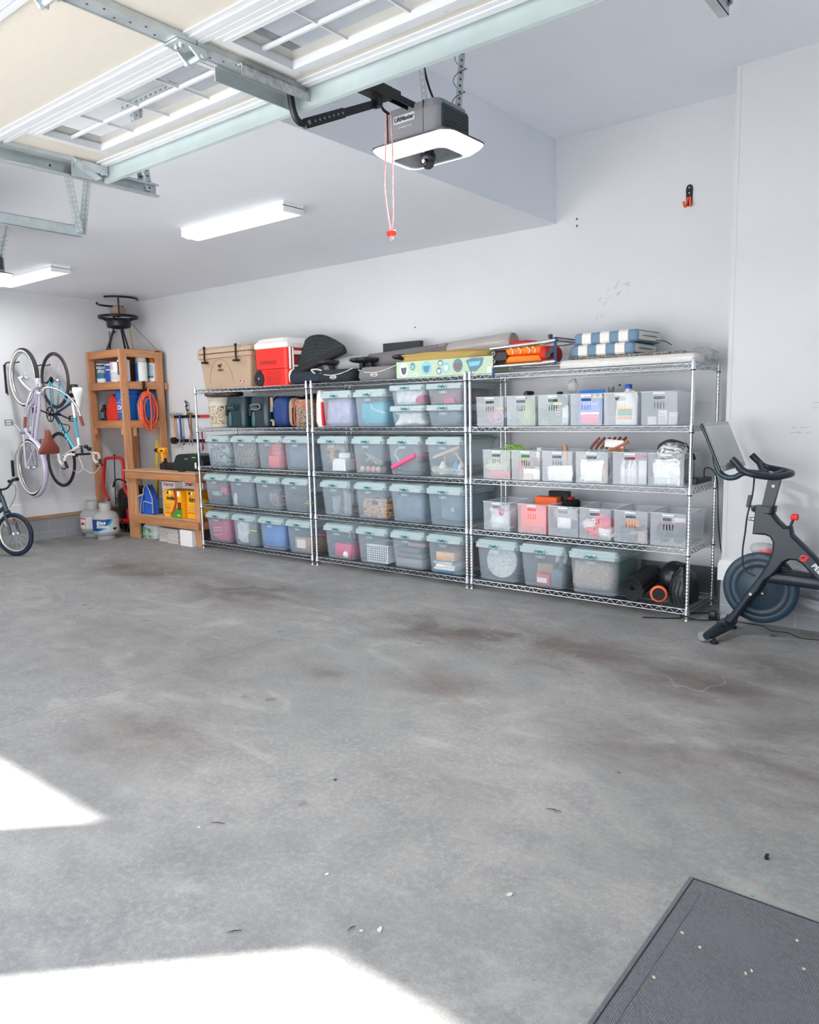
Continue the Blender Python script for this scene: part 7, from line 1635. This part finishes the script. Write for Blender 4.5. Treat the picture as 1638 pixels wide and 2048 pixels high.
b=MB(); b.box((.31,-.095,.14),(.022,.004,.21)); b.box((.31,.1,.243),(.022,.40,.004)); b.box((-.24,-.105,.0),(.022,.004,.08)); b.build('navy_straps',NVY,e)
b=MB(); b.box((.26,-.08,.255),(.03,.025,.03),b=.004); b.build('buckle',BLACK,e)
stuff('grey_cloth_bundle','grey cloth bundle between the folded chair and the cushions','cloth',lambda b:b.blob((4.66,.30,zt+.13),(.28,.30,.13),9,.25,2.5,.6),mat('bundle_grey',(150,154,160),.8,bump=.4,bs=14))
# plastic-wrapped board, camo pad, cushions
def slab(b): b.loft([(5.05,.27,zt+.005,1.02,.50,.02),(5.05,.27,zt+.03,1.04,.52,.03),(5.05,.27,zt+.055,1.03,.51,.03),(5.05,.27,zt+.065,1.00,.48,.02)],n=4)
stuff('wrapped_board','flat white board wrapped in crinkled plastic on the rack top','board',slab,mat('wrapped_white',(214,214,214),.25,bump=.9,bs=22),smooth=True)
stuff('loose_plastic','loose clear plastic bunched past the wrapped board at the rack corner','plastic',lambda b:b.blob((5.50,.33,zt+.06),(.22,.38,.10),16,.45,3,.8),mat('clear_film',(225,230,232),.15,alpha=.35))
stuff('speckled_pad','thin brown and black speckled pad under the striped cushions','pad',lambda b:b.box((5.02,.33,zt+.080),(.84,.40,.026),b=.008),camo('speckle',(60,52,46),(200,196,180),(110,84,70),70))
def stripes():
    m=bpy.data.materials.new('blue_white_stripes'); m.use_nodes=True; n=m.node_tree; p=n.nodes['Principled BSDF']; L=n.links
    t=n.nodes.new('ShaderNodeTexCoord'); s=n.nodes.new('ShaderNodeSeparateXYZ'); L.new(t.outputs['Object'],s.inputs[0])
    a=n.nodes.new('ShaderNodeMath'); a.operation='MULTIPLY_ADD'; a.inputs[1].default_value=1/.148; a.inputs[2].default_value=10.757; L.new(s.outputs[0],a.inputs[0])
    f=n.nodes.new('ShaderNodeMath'); f.operation='FRACT'; L.new(a.outputs[0],f.inputs[0]); g=n.nodes.new('ShaderNodeMath'); g.operation='GREATER_THAN'; g.inputs[1].default_value=.5; L.new(f.outputs[0],g.inputs[0])
    x=n.nodes.new('ShaderNodeMix'); x.data_type='RGBA'; x.inputs[6].default_value=(*srgb(112,140,164),1); x.inputs[7].default_value=(*srgb(232,230,224),1); L.new(g.outputs[0],x.inputs[0]); L.new(x.outputs[2],p.inputs['Base Color']); p.inputs['Roughness'].default_value=.85
    z=n.nodes.new('ShaderNodeTexNoise'); z.inputs['Scale'].default_value=120; L.new(t.outputs['Object'],z.inputs[0]); u=n.nodes.new('ShaderNodeBump'); u.inputs['Strength'].default_value=.3; u.inputs['Distance'].default_value=.003; L.new(z.outputs[0],u.inputs['Height']); L.new(u.outputs[0],p.inputs['Normal'])
    return m
STR=stripes()
for k,(x,z,rz,l) in enumerate(((4.83,zt+.095,.0,'blue and white striped seat cushion, lower of the two'),(4.865,zt+.182,-.03,'blue and white striped seat cushion, upper of the two'))):
    e=empty('seat_cushion',(x,.34,z),l,'cushion','striped cushions',rz=rz); b=MB(); b.loft([(0,0,0,.49,.42,.03),(0,0,.012,.52,.45,.04),(0,0,.070,.52,.45,.04),(0,0,.084,.49,.42,.03)],n=5); b.smooth=True; c_=b.build('cushion_pad',STR,e)
    b=MB(); b.tube([(.255,-.20,.042),(.263,0,.042),(.255,.20,.042)],.0035,5); b.tube(spline([(.25,.10,.02),(.32,.12,.01),(.36,.16,-.02)],4),.004,5); b.build('tie_and_piping',mat('tie_slate',(80,96,112),.8),c_)
# ---------------------------------------------------------------- upper shelf of the first rack
z3=ZS[3]+.002
e=empty('camouflage_bucket',(.205,.20,z3),'beige bucket with a reed camouflage wrap on the upper shelf','bucket')
BG=mat('bucket_beige',(206,198,184),.5)
b=MB(); b.lathe([(.125,0),(.128,.01),(.148,.26),(.150,.30),(.158,.305),(.160,.325),(.152,.335),(.145,.335),(.14,.30),(.12,.02)],n=32,cap=(True,True)); bd=b.build('bucket_body',BG,e)
b=MB(); b.lathe([(.1325,.035),(.1475,.235)],n=32,cap=(False,False)); b.build('camouflage_wrap',camo('reed_camo',(176,160,130),(226,216,196),(84,74,60),26),bd)
stuff('swivel_seat_lid','round brown camouflage seat lid on the beige bucket','lid',lambda b:b.lathe([(.10,0),(.19,.005),(.215,.015),(.215,.045),(.20,.055),(0,.06)],(.245,.21,z3+.337),n=32),camo('seat_camo',(70,52,48),(120,100,90),(50,40,38),22))
DT=mat('deep_teal_vinyl',(20,52,60),.35,bump=.3,bs=10); DT2=mat('black_slate_vinyl',(34,48,58),.3,bump=.3,bs=10)
def softbag(x,w,h,d,label,m,lm):
    e=empty('soft_cooler_bag',(x,.06+d/2,z3),label,'cooler bag','dark cooler bags on the upper shelf')
    b=MB(); b.smooth=True; b.loft([(0,0,0,w*.94,d*.9,.05),(0,0,.03,w,d,.07),(0,0,h*.8,w*.98,d*.96,.07),(0,0,h,w*.9,d*.85,.06)],n=5); bd=b.build('bag_body',m,e)
    b=MB(); b.box((-.05,-d/2-.004,h*.66),(w*.45,.008,.045)); b.build('lettered_patch',mat('patch_dark',(30,36,40),.6),bd); b=MB()
    for k in range(4): b.box((-.09+.027*k,-d/2-.0085,h*.66),(.005,.001,.024)); b.box((-.083+.027*k,-d/2-.0085,h*.66+(.008 if k%2 else -.006)),(.014,.001,.005))
    b.build('patch_lettering',mat('patch_print',(130,146,150),.6),bd)
    b=MB(); b.tube(spline([(-.10,-d/2-.01,h*.72),(.04,-d/2-.025,h*.75),(.07,-d/2-.02,h*.66),(.02,-d/2-.02,h*.58),(-.10,-d/2-.01,h*.60)],5),.008,6); b.build('grab_loop',lm,bd)
    for s_ in (-1,): b_=MB(); b_.box((-.10,-d/2-.012,h*.50),(.035,.02,.08),b=.005); b_.build('buckle',BLACK,bd)
    b=MB(); b.blob((-.06,-d/2+.0,h*.27),(.05,.03,.16),2,.05,2,.8,flat=False); b.build('strap_end',mat('strap_teal_grey',(70,104,112),.5),bd)
    return e
softbag(.585,.34,.33,.24,'deep teal soft cooler bag beside the camouflage bucket',DT,mat('loop_dark',(40,60,66),.5))
softbag(.975,.30,.32,.24,'black-blue soft cooler bag with a grey looped handle',DT2,mat('loop_grey',(120,136,140),.5))
stuff('black_duffel','black duffel behind the cooler bags on the upper shelf','duffel',lambda b:b.blob((.85,.44,z3+.165),(.95,.18,.32),5,.05,2,.4),mat('duffel_black',(18,22,26),.7))
e=empty('hydration_pack',(1.28,.18,z3),'royal blue backpack with tan straps hanging in the upper shelf','backpack')
b=MB(); b.blob((0,0,.155),(.22,.20,.31),6,.05,2,.5,flat=True); bd=b.build('pack_body',mat('pack_blue',(20,56,116),.6,bump=.3,bs=16),e)
b=MB(); b.box((-.105,-.09,.25),(.04,.02,.12),b=.006); b.box((-.075,-.105,.04),(.03,.015,.06),b=.004); b.blob((.135,.02,.15),(.06,.16,.29),3,.06,2,.5,flat=False); b.build('tan_straps',mat('strap_tan',(170,146,122),.7),bd)
b=MB(); b.tube(spline([(-.09,-.08,.30),(-.04,-.04,.35),(0,0,.375),(.02,0,.32)],5),.005,5); b.box((-.10,-.10,.18),(.04,.015,.05),b=.004); b.box((-.09,-.108,.07),(.04,.012,.02)); b.build('grey_buckle',mat('buckle_grey',(130,136,140),.5),bd)
e=empty('camouflage_jug',(1.60,.18,z3),'brown camouflage canister with bright orange cords','canister')
b=MB(); b.lathe([(.115,0),(.12,.02),(.12,.24),(.11,.26),(.11,.275)],n=28); bd=b.build('canister_body',camo('bark_camo',(130,110,96),(176,156,140),(70,56,50),22),e)
b=MB(); 
for z_ in (.222,.232): b.lathe([(.1215,z_),(.1235,z_+.002),(.1235,z_+.006),(.1215,z_+.008)],n=28,cap=(False,False))
b.tube([(-.05,-.118,.22),(-.06,-.122,.12),(-.05,-.12,.02)],.006,5); b.tube([(.08,-.10,.22),(.09,-.095,.15)],.006,5); b.build('orange_cords',mat('cord_orange',(246,96,50),.5),bd)
b=MB(); b.box((-.075,-.10,.11),(.06,.03,.17),b=.008); b.build('black_pocket',BLACK,bd)
stuff('black_cap_hat','black rounded case behind the camouflage canister','case',lambda b:b.blob((1.50,.42,z3+.17),(.42,.22,.34),3,.04,2,.6),mat('duffel_black',(18,22,26),.7))
def rice(b): b.loft([(1.925,.19,z3,.09,.30,.03),(1.92,.19,z3+.05,.12,.33,.05),(1.915,.19,z3+.22,.11,.32,.05),(1.90,.19,z3+.32,.07,.28,.03),(1.895,.19,z3+.355,.03,.24,.01)],n=4)
o=stuff('white_red_sack','white sack with a red stripe standing beside the middle rack left post','sack',rice,mat('sack_white',(226,222,218),.6,bump=.4,bs=14),smooth=True)
b=MB(); b.loft([(1.968,.19,z3+.01,.022,.325,.01),(1.968,.19,z3+.10,.024,.335,.01),(1.96,.19,z3+.24,.022,.325,.01)],n=2); b.build('red_stripe',mat('sack_red',(206,30,40),.5),o)
stuff('small_red_tin','small red and navy tin behind the rack posts','tin',lambda b:b.box((1.815,.36,z3+.27),(.05,.06,.14),b=.004),mat('tin_red',(196,40,60),.5))
# ---------------------------------------------------------------- floor mat and litter
def matmat():
    m=bpy.data.materials.new('woven_rubber'); m.use_nodes=True; n=m.node_tree; p=n.nodes['Principled BSDF']; L=n.links
    t=n.nodes.new('ShaderNodeTexCoord'); mp=n.nodes.new('ShaderNodeMapping'); mp.inputs['Rotation'].default_value=(0,0,.78); L.new(t.outputs['Object'],mp.inputs[0])
    br=n.nodes.new('ShaderNodeTexBrick'); br.inputs['Scale'].default_value=1; br.inputs['Brick Width'].default_value=.0095; br.inputs['Row Height'].default_value=.0052; br.inputs['Mortar Size'].default_value=.0009; br.inputs['Mortar Smooth'].default_value=.8
    br.inputs['Color1'].default_value=(*srgb(128,131,137),1); br.inputs['Color2'].default_value=(*srgb(110,113,119),1); br.inputs['Mortar'].default_value=(*srgb(52,55,62),1); L.new(mp.outputs[0],br.inputs[0])
    z=n.nodes.new('ShaderNodeTexNoise'); z.inputs['Scale'].default_value=5; L.new(t.outputs['Object'],z.inputs[0])
    x=n.nodes.new('ShaderNodeMix'); x.data_type='RGBA'; x.inputs[7].default_value=(*srgb(112,114,122),1); f=n.nodes.new('ShaderNodeMapRange'); f.inputs[1].default_value=.45; f.inputs[2].default_value=.7; f.inputs[4].default_value=.55; L.new(z.outputs[0],f.inputs[0]); L.new(f.outputs[0],x.inputs[0]); L.new(br.outputs[0],x.inputs[6]); L.new(x.outputs[2],p.inputs['Base Color'])
    u=n.nodes.new('ShaderNodeBump'); u.inputs['Strength'].default_value=.8; u.inputs['Distance'].default_value=.003; u.invert=True; L.new(br.outputs['Fac'],u.inputs['Height']); L.new(u.outputs[0],p.inputs['Normal']); p.inputs['Roughness'].default_value=.8
    return m
MM=matmat()
MX0,MX1,MY0,MY1=6.582,7.95,-4.15,-3.005
e=empty('floor_mat',((MX0+MX1)/2,(MY0+MY1)/2,0),'grey woven rubber mat on the concrete at the bottom right','floor mat')
b=MB(); b.smooth=False; b.loft([(0,0,0,MX1-MX0,MY1-MY0,.006),(0,0,.006,MX1-MX0-.004,MY1-MY0-.004,.006),(0,0,.009,MX1-MX0-.012,MY1-MY0-.012,.006)],n=2); bd=b.build('mat_body',MM,e)
b=MB(); hx,hy=(MX1-MX0)/2,(MY1-MY0)/2
b.box((-hx+.018,0,.0092),(.004,hy*2-.03,.0016)); b.box((0,hy-.014,.0092),(hx*2-.03,.003,.0016)); b.build('border_groove',mat('groove_dark',(40,42,48),.9),bd)
b=MB(); b.box((-hx+.06,-.02,.0094),(.003,hy*2-.12,.0016)); b.build('inner_rib',mat('rib_grey',(98,98,106),.85),bd)
LFc=mat('dry_leaf_pale',(206,206,190),.8); TW=mat('twig_dark',(60,46,40),.9)
def chip(x,y,s,m,label,name='leaf_bit',cat='leaf',seed=0,z=.0,l=1.5):
    def f(b):
        random.seed(seed); n=7; P_=[(s*(.6+.5*random.random())*math.cos(2*PI*k/n)*l,s*(.6+.5*random.random())*math.sin(2*PI*k/n)) for k in range(n)]
        a=random.random()*3; P_=[(x+p*math.cos(a)-q*math.sin(a),y+p*math.sin(a)+q*math.cos(a)) for p,q in P_]; b.prism(P_,z+.0005,z+.003,'z')
    return stuff(name,label,cat,f,m,smooth=False)
chip(6.163,-3.431,.010,LFc,'crumpled pale leaf bit on the concrete left of the floor mat',seed=1)
chip(5.94,-3.803,.009,LFc,'pale leaf bit nearest the sunlit patch at the bottom',seed=2)
chip(5.90,-3.84,.005,LFc,'tiny pale chip beside the leaf nearest the sunlit patch',seed=12)
chip(5.18,-3.204,.009,mat('leaf_dark',(70,78,72),.8),'small dark green leaf in the middle of the floor',seed=3)
chip(5.03,-3.775,.006,LFc,'tiny white paper bit beside the dark twig',seed=5)
chip(5.62,-3.70,.006,LFc,'small pale leaf curl between the sunlit patches and the mat',seed=6)
chip(6.77,-2.985,.007,mat('green_bit',(60,190,120),.5),'small bright green bit at the far edge of the floor mat','plastic_bit','plastic bit',7,.0,1)
chip(6.10,-2.45,.014,mat('leaf_grey',(120,118,110),.8),'round dark spot of dirt on the middle right of the floor','dirt_spot','dirt',8,0,1)
for k,(x,y,l) in enumerate(((6.66,-3.30,'tan leaf bit near the left edge on the floor mat'),(6.72,-3.33,'pale leaf shred in the middle left of the floor mat'),(6.85,-3.36,'yellow-white seed on the floor mat'),(6.86,-3.34,'small cream seed pod on the floor mat, upper of the pair'),(6.97,-3.25,'pale seed near the right frame edge on the mat'),(6.93,-3.14,'yellowish chip near the far edge of the mat'),(6.66,-3.52,'pinkish leaf shred low on the floor mat'))):
    chip(x,y,.0042,LFc if k%2 else mat('leaf_tan',(206,182,160),.8),l,seed=20+k,z=.0095)
for k,(x,y,a,L_,l) in enumerate(((5.065,-3.715,.5,.055,'thin dark twig on the floor left of centre'),(5.60,-4.07,.9,.04,'dark twig close to the sunlit patch'),(6.03,-2.89,.2,.06,'brown twig with leaves on the right of the floor'),(5.87,-3.85,1.4,.03,'short brown stalk near the pale leaf bit'))):
    stuff('twig',l,'twig',lambda b:(b.tube([(x-L_/2*math.cos(a),y-L_/2*math.sin(a),.003),(x,y,.006),(x+L_/2*math.cos(a),y+L_/2*math.sin(a),.003)],[.0008,.0018,.001],5),(b.tube([(x,y,.004),(x+.02,y-.012,.004)],.001,4) if k==2 else None)),TW)
stuff('black_clip','tiny black clip on the floor above the mat','clip',lambda b:(b.box((6.754,-2.747,.006),(.010,.016,.012)),b.box((6.757,-2.740,.013),(.006,.006,.004))),BLACK,smooth=False)

# ---------------------------------------------------------------- left and right pieces become parts of their own
def split_part(names):
    for o in list(COL.objects):
        base=o.name.split('.')[0]
        if o.type!='MESH' or base not in names: continue
        me=o.data; n=len(me.vertices); par=list(range(n))
        def find(a):
            while par[a]!=a: par[a]=par[par[a]]; a=par[a]
            return a
        for p in me.polygons:
            vs=list(p.vertices); r0=find(vs[0])
            for v in vs[1:]: par[find(v)]=r0
        groups={}
        for p in me.polygons: groups.setdefault(find(p.vertices[0]),[]).append(p)
        new=names[base]
        # merge shells that touch by bounding box so that a capped tube stays whole
        items=[]
        for g in groups.values():
            vs={v for p in g for v in p.vertices}; co=[me.vertices[v].co for v in vs]
            lo=[min(c[i] for c in co)-.002 for i in range(3)]; hi=[max(c[i] for c in co)+.002 for i in range(3)]; items.append([g,lo,hi])
        ch=True
        while ch:
            ch=False
            for i in range(len(items)):
                for j in range(i+1,len(items)):
                    a,b_=items[i],items[j]
                    if all(a[1][k]<=b_[2][k] and b_[1][k]<=a[2][k] for k in range(3)):
                        a[0]+=b_[0]; a[1]=[min(a[1][k],b_[1][k]) for k in range(3)]; a[2]=[max(a[2][k],b_[2][k]) for k in range(3)]; items.pop(j); ch=True; break
                if ch: break
        if len(items)<2: continue
        for g,lo,hi in items:
            b=MB(); mp={}
            for p in g:
                f=[]
                for v in p.vertices:
                    if v not in mp: mp[v]=len(b.v); b.v.append(me.vertices[v].co.copy())
                    f.append(mp[v])
                b.f.append(f); b.mi.append(p.material_index); b.sm.append(p.use_smooth)
            q=bpy.data.objects.new(new,b.mesh(new,list(me.materials))); COL.objects.link(q); q.parent=o.parent; q.matrix_local=o.matrix_local.copy()
        bpy.data.objects.remove(o)
bpy.context.view_layer.update()
split_part({'grips':'grip','navy_straps':'navy_strap','green_stripes':'green_stripe','brake_calipers':'brake_caliper','hinge_joints':'hinge_joint','rivet_rings':'rivet_ring','brake_hoods':'brake_hood','stand_legs':'stand_leg','orange_prongs':'orange_prong','tan_straps':'tan_strap','hoses':'hose','brake_cables':'brake_cable','bar_tape':'bar_tape','axle_bolts':'axle_bolt','post_notches':'post_notch','cord_ends':'cord_end','orange_cords':'orange_cord','support_ring':'support_ring','curved_bracket':'curved_bracket'})
